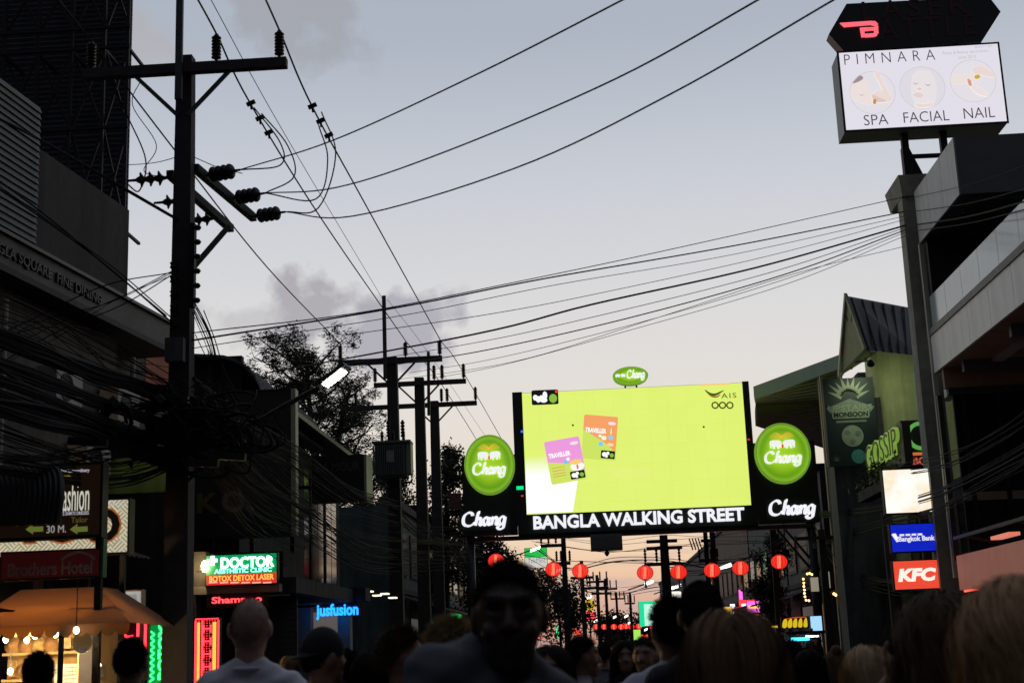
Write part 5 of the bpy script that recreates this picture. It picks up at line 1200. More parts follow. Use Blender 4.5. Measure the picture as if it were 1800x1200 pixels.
# heavy sagging bundles on the left, strand by strand
def bundle(label, ctrl, k, spread, r=0.014, seed=1, name='cable_bundle', n=7, gather=False):
    rr = random.Random(seed); P0 = aY(*ctrl[0]); t = T(name, label, 'cable bundle', P0, 'heavy cable bundles')
    for i in range(k):
        ph = rr.random()*6.28; rad = spread*math.sqrt(rr.random()); P = []
        for j, c in enumerate(ctrl):
            q = aY(*c); f = rr.uniform(0.6, 1.4)*(min(1.0, 0.12+0.5*j) if gather else 1.0); aa = ph+rr.uniform(-0.7, 0.7)
            P.append(q+Vector((0.3*rad*f*math.cos(aa), rad*f*math.cos(aa), rad*f*math.sin(aa))))
        MB().tube(catmull(P, n), r*rr.uniform(0.6, 1.3), 5).build('strand', m_cable, t)
bundle('thick upper cable bundle sagging from the left edge to the nearest pole', [(-60, 575, 12.4), (60, 620, 13.4), (160, 655, 14.8), (260, 690, 16.0), (330, 720, 16.5)], 26, 0.10, 0.019, 3)
bundle('second cable bundle below the thick upper one, left edge', [(-60, 620, 12.2), (60, 660, 13.4), (160, 700, 14.8), (260, 735, 16.0), (330, 760, 16.5)], 16, 0.07, 0.018, 4)
bundle('third and heaviest cable bundle, drooping under the others at the left edge', [(-60, 690, 12.0), (60, 725, 13.2), (150, 750, 14.6), (230, 785, 15.8), (320, 815, 16.4)], 28, 0.12, 0.020, 5)
bundle('pair of slack cables crossing diagonally below the second bundle', [(-40, 620, 12.2), (60, 685, 13.4), (140, 730, 14.6), (230, 770, 15.8), (300, 800, 16.3)], 3, 0.02, 0.014, 6)
bundle('lowest loose cable fan at the left edge above the tailor sign', [(-40, 800, 12.6), (60, 812, 13.6), (150, 800, 14.9), (260, 770, 16.1), (330, 745, 16.5)], 8, 0.12, 0.010, 8)
bundle('fourth cable bundle between the second and heaviest ones, left edge', [(-60, 650, 12.2), (60, 692, 13.3), (160, 730, 14.7), (250, 765, 15.9), (330, 785, 16.5)], 12, 0.06, 0.016, 22)
bundle('cable bundle leaving the knot downward to the shop awnings', [(330, 790, 16.5), (260, 830, 15.8), (180, 845, 15.0), (60, 830, 13.8), (-60, 815, 12.8)], 9, 0.09, 0.013, 23)
bundle('slack thin wires along the cream wall, upper left', [(-40, 505, 12.4), (80, 560, 13.8), (200, 622, 15.3), (310, 690, 16.4)], 4, 0.10, 0.009, 9)
bundle('thin wires fanning from the pole spools up to the left hoarding', [(305, 480, 16.5), (200, 520, 17), (80, 575, 17.4), (-60, 650, 17.8)], 5, 0.28, 0.007, 10, gather=True)
bundle('pair of taut cables in front of the weathered wall, upper left', [(-40, 190, 13.5), (100, 262, 14.9), (215, 330, 16.0), (322, 392, 16.62)], 3, 0.05, 0.014, 11)
bundle('single cables descending along the dark name band', [(-40, 300, 13), (100, 395, 14.6), (200, 470, 15.8), (305, 560, 16.5)], 3, 0.16, 0.011, 12)
bundle('drooping cable fan from the nearest pole to the transformer pole', [(350, 700, 16.8), (430, 760, 20), (520, 815, 24), (620, 880, 30), (700, 905, 35.4)], 14, 0.28, 0.010, 13)
bundle('lower cable fan sagging from the nearest pole past the clinic sign', [(340, 760, 16.8), (420, 850, 20), (520, 920, 24), (640, 985, 31), (740, 990, 41)], 16, 0.42, 0.010, 14)
bundle('far cable fan running on to the gantry leg', [(690, 900, 35.6), (740, 940, 40), (790, 965, 45), (830, 975, 52)], 10, 0.35, 0.010, 15)
bundle('cable bundle crossing in front of the white lightbox on the right', [(1440, 905, 44), (1540, 895, 33), (1640, 870, 27), (1740, 825, 23), (1830, 775, 20)], 8, 0.09, 0.012, 16)
bundle('cable bundle crossing above the blue bank sign', [(1430, 960, 45), (1540, 925, 34), (1640, 900, 27), (1740, 850, 23), (1830, 800, 20)], 8, 0.10, 0.012, 17)
bundle('loose wires crossing the dark glazed wall on the right', [(1560, 830, 30), (1660, 815, 26), (1750, 770, 22.5), (1830, 715, 20)], 6, 0.16, 0.008, 18)
bundle('slack wires drooping in front of the right shops', [(1430, 925, 46), (1470, 985, 42), (1530, 1020, 36), (1640, 1040, 29)], 8, 0.3, 0.009, 19)
bundle('low wires sagging among the far poles under the screen', [(930, 1000, 64), (1010, 1030, 75), (1090, 1045, 90), (1160, 1030, 72), (1230, 1040, 62)], 7, 0.5, 0.012, 46)
bundle('high thin wires beneath the screen from pole to pole', [(940, 945, 60), (1060, 965, 62), (1166, 955, 58), (1250, 950, 56), (1358, 945, 54)], 5, 0.35, 0.010, 47)
bundle('wires between the far poles under the screen', [(940, 962, 60), (1000, 1000, 64), (1080, 985, 60), (1166, 985, 58), (1260, 1000, 57)], 4, 0.15, 0.014, 20)
bundle('sagging wires right of the twin-post pole', [(1166, 1000, 60), (1240, 1000, 57), (1310, 985, 54), (1380, 955, 51)], 7, 0.35, 0.012, 21)
bundle('fine wires strung loosely across the cream wall from the left edge', [(-60, 540, 12.8), (70, 590, 14.0), (180, 650, 15.2), (320, 700, 16.5)], 14, 0.34, 0.006, 41)
bundle('fine wires sagging low across the left facade above the awnings', [(-60, 740, 12.8), (80, 790, 14.0), (200, 815, 15.3), (330, 780, 16.5)], 12, 0.30, 0.006, 42)
bundle('wide fan of fine wires from the nearest pole toward the screen gantry', [(345, 690, 16.7), (440, 800, 20), (540, 890, 25), (650, 950, 32), (820, 960, 47)], 24, 0.62, 0.007, 43)
bundle('short wires hanging in loops right of the nearest pole', [(345, 545, 16.5), (372, 600, 16.8), (385, 660, 17.2), (420, 720, 18)], 9, 0.16, 0.007, 44)
bundle('steep fine wires dropping from the pole toward the clinic', [(345, 760, 16.7), (400, 860, 19), (450, 930, 22), (520, 960, 25)], 14, 0.40, 0.007, 45)
# coiled spare cable tied to the bundles
for i, (px, py, Yc_) in enumerate(((285, 735, 16.1), (420, 775, 18.2), (205, 742, 15.2))):
    c = aY(px, py, Yc_); t = T('cable_coil', ('coil of spare cable left of the nearest pole', 'coil of spare cable right of the nearest pole', 'coil of spare cable on the left bundles')[i], 'cable', c, 'spare cable coils')
    for k in range(6):
        r_ = 0.20-0.012*k; MB().tube([c+Vector((r_*math.cos(a*0.4), 0.02*k-0.05, r_*1.15*math.sin(a*0.4))) for a in range(17)], 0.012, 5).build('turn', m_cable, t)
    MB().bar(c+Vector((-0.03, -0.08, 0.2)), c+Vector((0.03, -0.08, 0.25)), 0.05, 0.12).build('tie', m_steel, t)
# the knot of cable coils around the nearest pole: nobody could count it
mb = MB(); rr = random.Random(31)
for i in range(190):
    c = aY(rr.gauss(350, 46), rr.gauss(750, 24), 16.45+rr.uniform(-0.5, 0.35)); R_ = rr.uniform(0.05, 0.30)*rr.random()**0.4; a0 = rr.random()*6.28; span = rr.uniform(1.5, 5)
    u_ = Vector((rr.gauss(0, 1), rr.gauss(0, .5), rr.gauss(0, .4))).normalized(); v_ = Vector((rr.gauss(0, .3), rr.gauss(0, .3), 1)); v_ = (v_-u_*v_.dot(u_)).normalized()
    mb.tube([c+u_*R_*2.0*math.cos(a0+span*k/12)+v_*R_*0.75*math.sin(a0+span*k/12) for k in range(13)], rr.choice((0.006, 0.009, 0.014, 0.022)), 5)
mb.build('cable_tangle', m_cable, label='knot of coiled black cables wrapped round the nearest pole', cat='cable', kind='stuff')
# splice boxes on the bundles
for i, (px, py) in enumerate(((155, 775), (352, 812), (400, 800), (300, 700))):
    c = aY(px, py, 14.9 if i == 0 else 16.2); MB().bar(c-Vector((0.22, 0, -0.01)), c+Vector((0.22, 0, -0.03)), 0.09).build('splice_box', m_black, label='black cable splice box %s' % ('hanging on the left bundles', 'low in the knot of cables', 'right of the knot of cables', 'above the knot at the pole')[i], cat='splice box', group='splice boxes')

# ================================================================== lanterns
ml = bpy.data.materials.new('lantern_red'); ml.use_nodes = True; b_ = ml.node_tree.nodes['Principled BSDF']
b_.inputs['Base Color'].default_value = (0.6, 0.02, 0.015, 1); b_.inputs['Emission Color'].default_value = (1, 0.035, 0.02, 1); b_.inputs['Emission Strength'].default_value = 0.85; b_.inputs['Alpha'].default_value = 0.80
m_bulb = E('lantern_bulb', (1.0, 0.42, 0.25), 2.6)
m_gold2 = M('lantern_cap_gold', (0.35, 0.16, 0.03), 0.5, 0.1)
m_ribred = M('lantern_rib', (0.10, 0.008, 0.006), 0.6, 0.1)
def lantern(label, px, py, Y, d, group, tassel=True):
    c = aY(px, py, Y); t = T('lantern', label, 'lantern', c, group); r = d/2; nrib = 16
    vs = []; fs = []; nv = 9; nu = nrib*2
    for i in range(nv+1):
        a = R(18+144*i/nv)
        for j in range(nu):
            k = 1.0 if j % 2 == 0 else 0.955; p_ = 2*math.pi*j/nu
            vs.append(c+Vector((r*math.sin(a)*math.cos(p_)*k, r*math.sin(a)*math.sin(p_)*k, r*0.88*math.cos(a))))
    for i in range(nv):
        for j in range(nu): fs.append((i*nu+j, (i+1)*nu+j, (i+1)*nu+(j+1) % nu, i*nu+(j+1) % nu))
    MB().add(vs, fs).build('paper_shell', ml, t, smooth=True)
    MB().tube([c+Vector((-0.03, 0, -0.7*r)), c+Vector((0.0, 0, 0.7*r))], 0.10*d, 8).build('bulb', m_bulb, t)
    for s in (-1, 1): MB().lathe([(0, 0.3*r), (0.05*s*d, 0.3*r)], c+VZ*(s*0.83*r), (0, 0, 1), 12).build('cap', m_gold2, t)
    if tassel:
        mbr = MB()
        for j in range(14):
            a2 = 2*math.pi*j/14; mbr.tube([c+Vector((r*1.01*math.sin(R(q))*math.cos(a2), r*1.01*math.sin(R(q))*math.sin(a2), r*0.89*math.cos(R(q)))) for q in range(20, 161, 20)], 0.006, 4)
        mbr.build('rib_wires', m_ribred, t)
    if tassel: MB().lathe([(0, 0.02), (-0.1, 0.03), (-0.28, 0.05)], c-VZ*(0.9*r), (0, 0, 1), 8).build('tassel', m_gold2, t)
    MB().tube([c+VZ*0.88*r, c+VZ*(0.88*r+0.12)], 0.008, 5).build('hanger', m_dark, t)
LN = [(872, 985), (973, 1000), (1020, 1003), (1134, 1006), (1193, 1005), (1252, 1002), (1302, 998), (1370, 987)]
names = ['red lantern farthest left, behind the near man\'s head', 'red lantern second from the left, by the near man\'s hair', 'red lantern third from the left, left of the sky gap', 'red lantern fourth from the left, right of the sky gap', 'red lantern fifth from the left, on the dark far pole', 'red lantern under the twin-post pole', 'red lantern second from the right, over dark shops', 'red lantern farthest right in the near line']
for nm, (px, py) in zip(names, LN): lantern(nm, px, py, 51.0, 0.60, 'red lanterns strung across the street')
Pw = [aY(px, py-17, 51.0) for px, py in [(820, 985)]+LN+[(1440, 968)]]
MB().tube(catmull(Pw, 4), 0.012, 5).build('lantern_wire', m_cable, label='wire that carries the near line of red lanterns', cat='wire')
for i, (px, py) in enumerate(((1048, 1101), (1062, 1101), (1079, 1101), (1092, 1101), (1101, 1100), (1110, 1101), (1123, 1100), (1147, 1101), (1128, 1119), (1138, 1119), (1010, 1109), (1018, 1112))):
    lantern('tiny red lantern in the far line at the end of the street', px, py, 120, 0.52, 'tiny far red lanterns', False)
for i, (px, py, Y) in enumerate(((941, 967, 66), (986, 1003, 64), (1141, 1026, 75), (1189, 1033, 70), (1036, 1051, 95), (1047, 1092, 130), (1081, 1085, 125), (1107, 1095, 130), (1136, 1107, 120), (1276, 998, 58), (1101, 1084, 120))):
    c = aY(px, py, Y); s = 0.16 if Y > 80 else 0.24
    t = T('far_street_lamp', 'small lit street lamp %s' % ['against the green shop sign', 'touching the second lantern', 'below the fourth lantern', 'behind the balding man', 'above the yellow diamond sign', 'left among the far lanterns', 'in the middle of the far lanterns', 'right among the far lanterns', 'low beside the green sign', 'right of the sixth lantern', 'high among the far lanterns'][i], 'street lamp', c, 'far street lamps')
    MB().hexa([c+Vector(q) for q in ((-s, -0.1, -0.08), (s, -0.1, 0.06), (s, 0.2, 0.16), (-s, 0.2, 0.02), (-s, -0.1, -0.02), (s, -0.1, 0.12), (s, 0.2, 0.22), (-s, 0.2, 0.08))]).build('head', E('far_led', (1, 0.98, 0.92), 3.0), t)
    MB().tube([c+Vector((-s, 0.05, 0.02)), c+Vector((-s-0.9, 0.05, -0.25))], 0.03, 6).build('arm', m_dark, t)
# ================================================================== signs and stall at the left
YT = 14.6
m_case = M('sign_case_black', (0.010, 0.011, 0.011), 0.5, 0.2, 3)
t, f, r_ = boxsign('tailor_sign', 'tall black sign with white Fashion lettering and two green arrows, left edge', (-48, 816, 180, 948), YT, 0.18, M('sign_brown', (0.02, 0.012, 0.008), 0.5, 0.3, 2, emit=(0.10, 0.045, 0.02), es=0.06), m_case, inset=0.03)
m_ft = E('fashion_white', (0.85, 0.82, 0.68), 0.62)
for wd, pa, pb in (("Men's", 44, 99), ('Fashion', 104, 158)):
    a, b, c_, d_ = rect(pa, 846, pb, 898, YT); text(f, wd, m_ft, Vector((0, YT-0.014, 0)), VX, VZ, -VY, (a, b, c_, d_), 0.006, bold=0.0, split=True)
a, b, c_, d_ = rect(108, 824, 158, 832, YT); ytext(f, 'The Extraordinary', m_faint, a, b, c_, d_, YT-0.014, 0.004)
a, b, c_, d_ = rect(92, 835, 125, 842, YT); ytext(f, 'Recommended by', E('dim_yellow', (0.5, 0.45, 0.02), 0.6), a, b, c_, d_, YT-0.014, 0.004)
a, b, c_, d_ = rect(100, 899, 157, 905, YT); ytext(f, 'SUITS SHIRTS DRESSES', m_faint, a, b, c_, d_, YT-0.014, 0.004)
a, b, c_, d_ = rect(126, 908, 155, 918, YT); ytext(f, 'Tailor', E('dim_olive', (0.12, 0.10, 0.02), 0.6), a, b, c_, d_, YT-0.014, 0.004)
m_arw = E('arrow_green', (0.26, 0.33, 0.06), 0.38)
for px in (45, 123):
    mb = MB(); P = [aY(px+q, 930+s-0.05*q, YT-0.014) for q, s in ((0, 0), (13, -9), (13, -4), (31, -4), (31, 5), (13, 5), (13, 9))]
    mb.slab([Vector((p.x, YT-0.014, p.z)) for p in P], (0, -0.006, 0)); mb.build('arrow', m_arw, f)
a, b, c_, d_ = rect(83, 923, 117, 936, YT); ytext(f, '30 M.', E('dim_white', (0.5, 0.5, 0.48), 0.5), a, b, c_, d_, YT-0.014, 0.006)
MB().bar((r_[1]-0.05, YT+0.09, r_[2]), (r_[1]-0.05, YT+0.09, 0.13), 0.07).build('post', m_dark, t)
MB().bar((r_[0]+0.1, YT+0.09, r_[2]), (r_[0]+0.1, YT+0.09, 0.13), 0.07).build('post', m_dark, t)
# dark ribbed awning hanging in front of the sign
t = T('ribbed_awning', 'folded black ribbed awning hanging in front of the tailor sign, left edge', 'awning', (aY(20, 900, YT-0.8).x, YT-0.8, 3.6))
for i in range(17):
    P = [aY(-90+9*i, 822+0.2*i, YT-0.35), aY(-62+10*i, 826, YT-0.6), aY(-40+9.2*i, 860, YT-0.8), aY(-44+9.0*i, 928-i*0.5, YT-0.85)]
    MB().tube(catmull(P, 5), [0.04]*16, 6).build('awning_rib', M('awning_black', (0.012, 0.012, 0.013), 0.6, 0.2, 5), t)
# tread-plate tattoo sign behind
YO = 16.2
mt = bpy.data.materials.new('tread_plate'); mt.use_nodes = True; tt = mt.node_tree; b_ = tt.nodes['Principled BSDF']
co = tt.nodes.new('ShaderNodeTexCoord'); mp2 = tt.nodes.new('ShaderNodeMapping'); mp2.inputs['Rotation'].default_value = (0, R(45), 0); mp2.inputs['Scale'].default_value = (8, 1, 8); tt.links.new(co.outputs['Object'], mp2.inputs[0])
ck = tt.nodes.new('ShaderNodeTexChecker'); ck.inputs['Scale'].default_value = 1.0; tt.links.new(mp2.outputs[0], ck.inputs['Vector'])
wv1 = tt.nodes.new('ShaderNodeTexWave'); wv1.bands_direction = 'X'; wv1.inputs['Scale'].default_value = 1.0; tt.links.new(mp2.outputs[0], wv1.inputs['Vector'])
wv2 = tt.nodes.new('ShaderNodeTexWave'); wv2.bands_direction = 'Z'; wv2.inputs['Scale'].default_value = 1.0; tt.links.new(mp2.outputs[0], wv2.inputs['Vector'])
wv = mixc(tt, ck.outputs[1], wv1.outputs[0], wv2.outputs[0])
tt.links.new(ramp(tt, wv, [(0.2, (0.36, 0.32, 0.20)), (0.8, (0.80, 0.74, 0.54))]), b_.inputs['Emission Color']); b_.inputs['Emission Strength'].default_value = 0.72
b_.inputs['Base Color'].default_value = (0.2, 0.19, 0.15, 1)
t, f, r_ = boxsign('tattoo_sign', 'lit tread-plate sign with huge dark letters behind the tailor sign', (-60, 881, 227, 978), YO, 0.2, mt, m_case, inset=0.02)
m_or = E('letter_orange_edge', (0.55, 0.16, 0.03), 0.55); m_bk = E('letter_dark', (0.012, 0.010, 0.008), 0.3, (0.01, 0.01, 0.01))
for ch, px0, px1 in (('T', 18, 92), ('O', 78, 146), ('O', 148, 212)):
    a, b, c_, d_ = rect(px0, 893, px1, 953, YO)
    ytext(f, ch, m_or, a-0.02, b+0.02, c_-0.02, d_+0.02, YO-0.014, 0.008, bold=0.05, name='letter_edge')
    ytext(f, ch, m_bk, a, b, c_, d_, YO-0.024, 0.008, bold=0.03, name='letter')
a, b, c_, d_ = rect(130, 884, 222, 891, YO); ytext(f, 'PHUKET TATTOO', m_faint, a, b, c_, d_, YO-0.014, 0.004)
MB().bar((r_[1]-0.1, YO+0.1, r_[3]), (-7.1, YO+0.6, r_[3]+0.3), 0.06).build('stay', m_dark, t)
MB().bar((r_[1]-0.1, YO+0.1, r_[2]), (r_[1]-0.1, YO+0.1, 0.13), 0.06).build('post', m_dark, t)
t, f, r_ = boxsign('hotel_sign', 'dark red unlit hotel sign below the tailor sign', (0, 966, 177, 1017), YT+0.02, 0.16, M('hotel_maroon', (0.05, 0.008, 0.010), 0.5, 0.2, 3, emit=(0.12, 0.01, 0.012), es=0.12), m_case)  # the unlit face carries a faint red glow of its own
m_hg = M('hotel_grey', (0.34, 0.28, 0.28), 0.6, 0.1)
a, b, c_, d_ = rect(14, 987, 162, 1010, YT); text(f, 'Brothers Hotel', m_hg, Vector((0, YT+0.005, 0)), VX, VZ, -VY, (a, b, c_, d_), 0.006, bold=0.02, split=True)
mb = MB(); P = [(108, 984), (122, 974), (140, 970), (155, 974), (166, 983)]
P = catmull([aY(x, y, YT) for x, y in P], 4)
for i in range(len(P)-1): mb.bar(Vector((P[i].x, YT+0.0, P[i].z)), Vector((P[i+1].x, YT+0.0, P[i+1].z)), 0.03, 0.01, up=(0, 1, 0))
mb.build('roof_mark', m_hg, f)
bx('edge_strip', M('green_edge', (0.02, 0.12, 0.07), 0.4, 0.1), t, r_[1]+0.001, r_[1]+0.025, YT+0.02, YT+0.14, r_[2], r_[3]+0.1)

# souvenir stall under a scalloped orange awning
YA = 14.15
za0 = aY(120, 1098, YA).z; zr_ = aY(120, 1036, YA+1.7).z
xL, xR_ = aY(-70, 1090, YA).x, aY(228, 1090, YA).x
xRr = aY(172, 1040, YA+1.5).x; xR2 = aY(246, 1092, YA+1.2).x
t = T('stall_awning', 'orange canvas awning with a scalloped edge over the bright souvenir stall', 'awning', ((xL+xR_)/2, YA+1, 0.13))
mc = bpy.data.materials.new('canvas_orange'); mc.use_nodes = True; tt = mc.node_tree; out = tt.nodes['Material Output']; b_ = tt.nodes['Principled BSDF']
b_.inputs['Base Color'].default_value = (0.26, 0.17, 0.10, 1); b_.inputs['Roughness'].default_value = 0.9
tl = tt.nodes.new('ShaderNodeBsdfTranslucent'); tl.inputs[0].default_value = (0.50, 0.30, 0.14, 1); mx = tt.nodes.new('ShaderNodeMixShader'); mx.inputs[0].default_value = 0.42
tt.links.new(b_.outputs[0], mx.inputs[1]); tt.links.new(tl.outputs[0], mx.inputs[2]); tt.links.new(mx.outputs[0], out.inputs[0])
MB().slab([(xL, YA, za0), (xR_, YA, za0), (xRr, YA+1.5, zr_), (xL, YA+1.5, zr_)], (0, 0, 0.01)).build('front_slope', mc, t)
MB().slab([(xR_, YA, za0), (xR2, YA+2.6, za0), (xRr, YA+2.2, zr_), (xRr, YA+1.5, zr_)], (0, 0, 0.01)).build('hip_slope', mc, t)
ns = 12; wS = (xR_-xL)/ns; dv = 0.10; s0 = None
for i in range(ns):
    pts = [(0, za0), (wS, za0), (wS, za0-dv*0.45)]+[(wS*(0.5+0.5*math.cos(R(180*k/8))), za0-dv*0.45-dv*0.75*math.sin(R(180*k/8))) for k in range(1, 8)]+[(0, za0-dv*0.45)]
    if s0 is None: s0 = MB().slab([(xL+a, YA-0.004, b) for a, b in pts], (0, 0.006, 0)).build('valance_scallop', mc, t)
    else: share(s0, t, (wS*i, 0, 0))
for x in (xL+0.2, aY(104, 1130, YA).x): MB().tube([(x, YA+0.05, 0.13), (x, YA+0.05, za0-0.02)], 0.03, 8).build('post', m_dark, t)
MB().bar((aY(122, 1077, YA+0.6).x, YA+0.6, aY(122, 1077, YA+0.6).z), (aY(220, 1090, YA+0.6).x, YA+0.6, aY(220, 1090, YA+0.6).z), 0.05).build('awning_arm', m_dark, t)
MB().bar((aY(0, 1072, YA+0.6).x, YA+0.6, aY(0, 1072, YA+0.6).z), (aY(25, 1076, YA+0.6).x, YA+0.6, aY(25, 1076, YA+0.6).z), 0.05).build('awning_arm', m_dark, t)
t = T('stall', 'open souvenir stall with warm yellow back wall and shelves', 'stall', ((xL+xR_)/2, YA+2.2, 0.13))
m_warm = M('stall_wall', (0.55, 0.38, 0.16), 0.8, 0.15, 4)
xE = aY(196, 1150, YA+2.3).x
bx('back_wall', m_warm, t, xL-0.5, xE, YA+2.4, YA+2.5, 0.13, za0+0.25)
bx('side_wall', m_warm, t, xE, xE+0.05, YA+1.2, YA+2.5, 0.13, za0+0.2)
bx('side_post', m_dark, t, xE+0.051, xE+0.2, YA+1.1, YA+1.2, 0.13, za0+0.1)
for z in (0.7, 1.1, 1.42, 1.72): bx('shelf', m_warm, t, xL-0.4, xE-0.05, YA+2.0, YA+2.39, z, z+0.03)
m_straw = [M('straw_a', (0.50, 0.34, 0.14), 0.85, 0.3, 20, 0.4), M('straw_b', (0.38, 0.22, 0.09), 0.85, 0.3, 20, 0.4), M('straw_c', (0.60, 0.48, 0.26), 0.85, 0.3, 20, 0.4)]
rr = random.Random(5)
hat0 = [None]*3; bag0 = [None]*3
spots = []
for zrow in (1.12, 1.45, 1.75):
    x = xL-0.3
    while x < xE-0.15: spots.append((x, YA+2.15, zrow+0.0)); x += rr.uniform(0.13, 0.19)
for x_ in np.arange(xL-0.2, xE-0.1, 0.17): spots.append((float(x_), YA+1.2, 1.93))
for i, (x, y, z) in enumerate(spots):
    k = rr.randrange(3)
    if rr.random() < 0.5:
        o = MB().lathe([(0, 0.10), (0.012, 0.10), (0.02, 0.06), (0.07, 0.05), (0.085, 0.02)], (x, y-0.08, z+0.08), (0.1, -0.95, 0.25), 12).build('straw_hat', m_straw[k], smooth=True, label='straw hat on display in the souvenir stall', cat='hat', group='hats on display in the stall')
    else:
        mb = MB(); mb.hexa([(x-0.06, y-0.06, z+0.03), (x+0.06, y-0.06, z+0.03), (x+0.06, y, z+0.03), (x-0.06, y, z+0.03), (x-0.045, y-0.045, z+0.15), (x+0.045, y-0.045, z+0.15), (x+0.045, y-0.01, z+0.15), (x-0.045, y-0.01, z+0.15)])
        mb.tube([(x-0.03, y-0.03, z+0.15), (x-0.02, y-0.03, z+0.2), (x+0.02, y-0.03, z+0.2), (x+0.03, y-0.03, z+0.15)], 0.006, 5)
        mb.build('woven_bag', m_straw[k], label='woven bag with a loop handle in the souvenir stall', cat='bag', group='bags on display in the stall')
bulbpx = [(10, 1123), (47, 1124), (62, 1117), (98, 1114), (134, 1107), (18, 1179), (173, 1168)]
for i, (px, py) in enumerate(bulbpx):
    c = aY(px, py, YA+0.75 if i != 4 else YA-0.15)
    o = T('bulb', ['bare bulb farthest left under the scalloped awning', 'bare bulb second from the left under the awning', 'bare bulb third from the left under the awning', 'bare bulb left of the dark awning post', 'bare bulb hanging in front of the awning edge', 'low bare bulb at the left edge of the stall', 'low bulb right in the stall by the hats'][i], 'bulb', c, 'bare bulbs of the stall')
    MB().ell(c, (0.028, 0.028, 0.036), 12, 8).build('glass_bulb', E('bulb_warm', (1.0, 0.80, 0.50), 20.0), o, smooth=True)
    MB().tube([c+VZ*0.03, c+VZ*(0.5 if i == 4 else 0.22)], 0.006, 5).build('flex', m_dark, o)
    if i in (0, 2, 3, 5, 6):
        ld = bpy.data.lights.new('bulb_light', 'POINT'); ld.energy = 55; ld.color = (1.0, 0.68, 0.34); ld.shadow_soft_size = 0.05
        lo = bpy.data.objects.new('bulb_light', ld); col.objects.link(lo); lo.parent = o; lo.location = (0, -0.06, -0.03)
c = aY(145, 1128, YA+0.3)
t = T('round_sign', 'round grey-green hanging sign in front of the souvenir stall', 'sign', c)
mb = MB(); blob(mb, disc_pts(0, 0, 0.105, 0.115, 28), c, VX, VZ, -VY, 0.012, 1, 1, 0); bd = mb.build('disc', M('sage_disc', (0.62, 0.70, 0.60), 0.6, 0.08), t)
text(bd, 'TREE', m_ink, c-VY*0.013, VX, VZ, -VY, (-0.05, 0.05, -0.085, -0.055), 0.002)
MB().tube([c+VZ*0.11, c+VZ*0.25], 0.004, 5).build('cord', m_dark, t)
for i, (px, py, w_, h_, colr, lab) in enumerate(((120, 1185, 26, 40, (0.30, 0.32, 0.33), 'silver grey stack of shirts low in the stall'), (158, 1180, 14, 22, (0.25, 0.25, 0.23), 'grey folded bundle right in the stall'))):
    x0, x1, z0, z1 = rect(px-w_, py-h_/2, px+w_, py+h_/2, YA+1.5); tb = T('display_stack', lab, 'display', ((x0+x1)/2, YA+1.6, z0), 'shirt stacks in the stall')
    for k in range(6): MB().box(x0+rr.uniform(0, 0.02), x1-rr.uniform(0, 0.02), YA+1.5, YA+1.75, z0+(z1-z0)*k/6, z0+(z1-z0)*(k+0.85)/6).build('folded_shirt', M('shirt_stack%d' % i, colr, 0.8, 0.3, 9), tb)

# neon and lit signs between the stall and the clinic
def neon(name, label, paths, mat, Y, r=0.014, back=None, cat='neon sign'):
    P0 = aY(*paths[0][0], Y); t = T(name, label, cat, P0)
    if back:
        x0, x1, z0, z1 = rect(*back, Y+0.05); bx('back_board', m_case, t, x0, x1, Y+0.04, Y+0.10, z0, z1)
    for p in paths:
        Q = [aY(x, y, Y) for x, y in p]; MB().tube(catmull(Q, 4) if len(Q) > 2 else Q, r, 6).build('tube', mat, t)
    return t
m_ng = E('neon_green', (0.03, 1.0, 0.16), 4.0); m_nr = E('neon_red', (1.0, 0.03, 0.045), 3.6); m_ny = E('neon_amber', (1.0, 0.42, 0.06), 1.6)
YN = 17.4
x0, x1, z0, z1 = rect(262, 1093, 293, 1197, YN)
t = T('green_neon_sign', 'upright green neon sign with sideways BOTOX letters beside the stall', 'neon sign', ((x0+x1)/2, YN, z0))
bx('back_board', E('neon_back_green', (0.0, 0.22, 0.04), 0.9), t, x0-0.02, x1+0.02, YN+0.02, YN+0.1, z0-0.02, z1+0.02)
text(t, 'BOTOX', m_ng, Vector((x1-0.012, YN+0.018, z0+0.02)), VZ, -VX, -VY, (0, z1-z0-0.05, 0, 0.10), 0.02, bold=0.03, split=True)
mb = MB(); k = 16
for i in range(k): mb.bar(Vector((x0+0.015+0.05*(i % 2), YN+0.0, z0+(z1-z0)*0.85*i/k)), Vector((x0+0.015+0.05*((i+1) % 2), YN+0.0, z0+(z1-z0)*0.85*(i+1)/k)), 0.016, 0.016)
mb.build('zigzag_tube', m_ng, t)
bx('post', m_dark, t, (x0+x1)/2-0.03, (x0+x1)/2+0.03, YN+0.1, YN+0.16, 0.13, z1)
neon('red_neon_sign', 'red neon outline sign behind the man in front of the stall', [[(211, 1096), (211, 1130), (208, 1182)], [(243, 1090), (242, 1118)], [(256, 1090), (255, 1140)], [(213, 1105), (222, 1118), (234, 1117)], [(210, 1160), (219, 1170), (212, 1183)]], m_nr, 17.0, 0.016, (204, 1085, 262, 1195))
t, f, r_ = boxsign('poster_box', 'pale lit poster box with a pink figure right of the orange awning', (213, 1036, 250, 1092), 17.2, 0.12, M('poster_face', (0.3, 0.3, 0.3), 0.3, 0.2, 6, emit=(0.40, 0.42, 0.42), es=0.7), M('poster_case', (0.3, 0.2, 0.17), 0.5, 0.1))
mb = MB(); W_, H_ = r_[1]-r_[0], r_[3]-r_[2]
blob(mb, [(0.05, 0.15), (0.1, 0.5), (0.3, 0.62), (0.55, 0.5), (0.5, 0.2), (0.7, 0.05), (0.1, 0.02)], Vector((r_[0], 17.187, r_[2])), VX, VZ, -VY, 0.004, W_, H_, 3); mb.build('pink_figure', E('poster_pink', (0.85, 0.35, 0.35), 0.7), f)
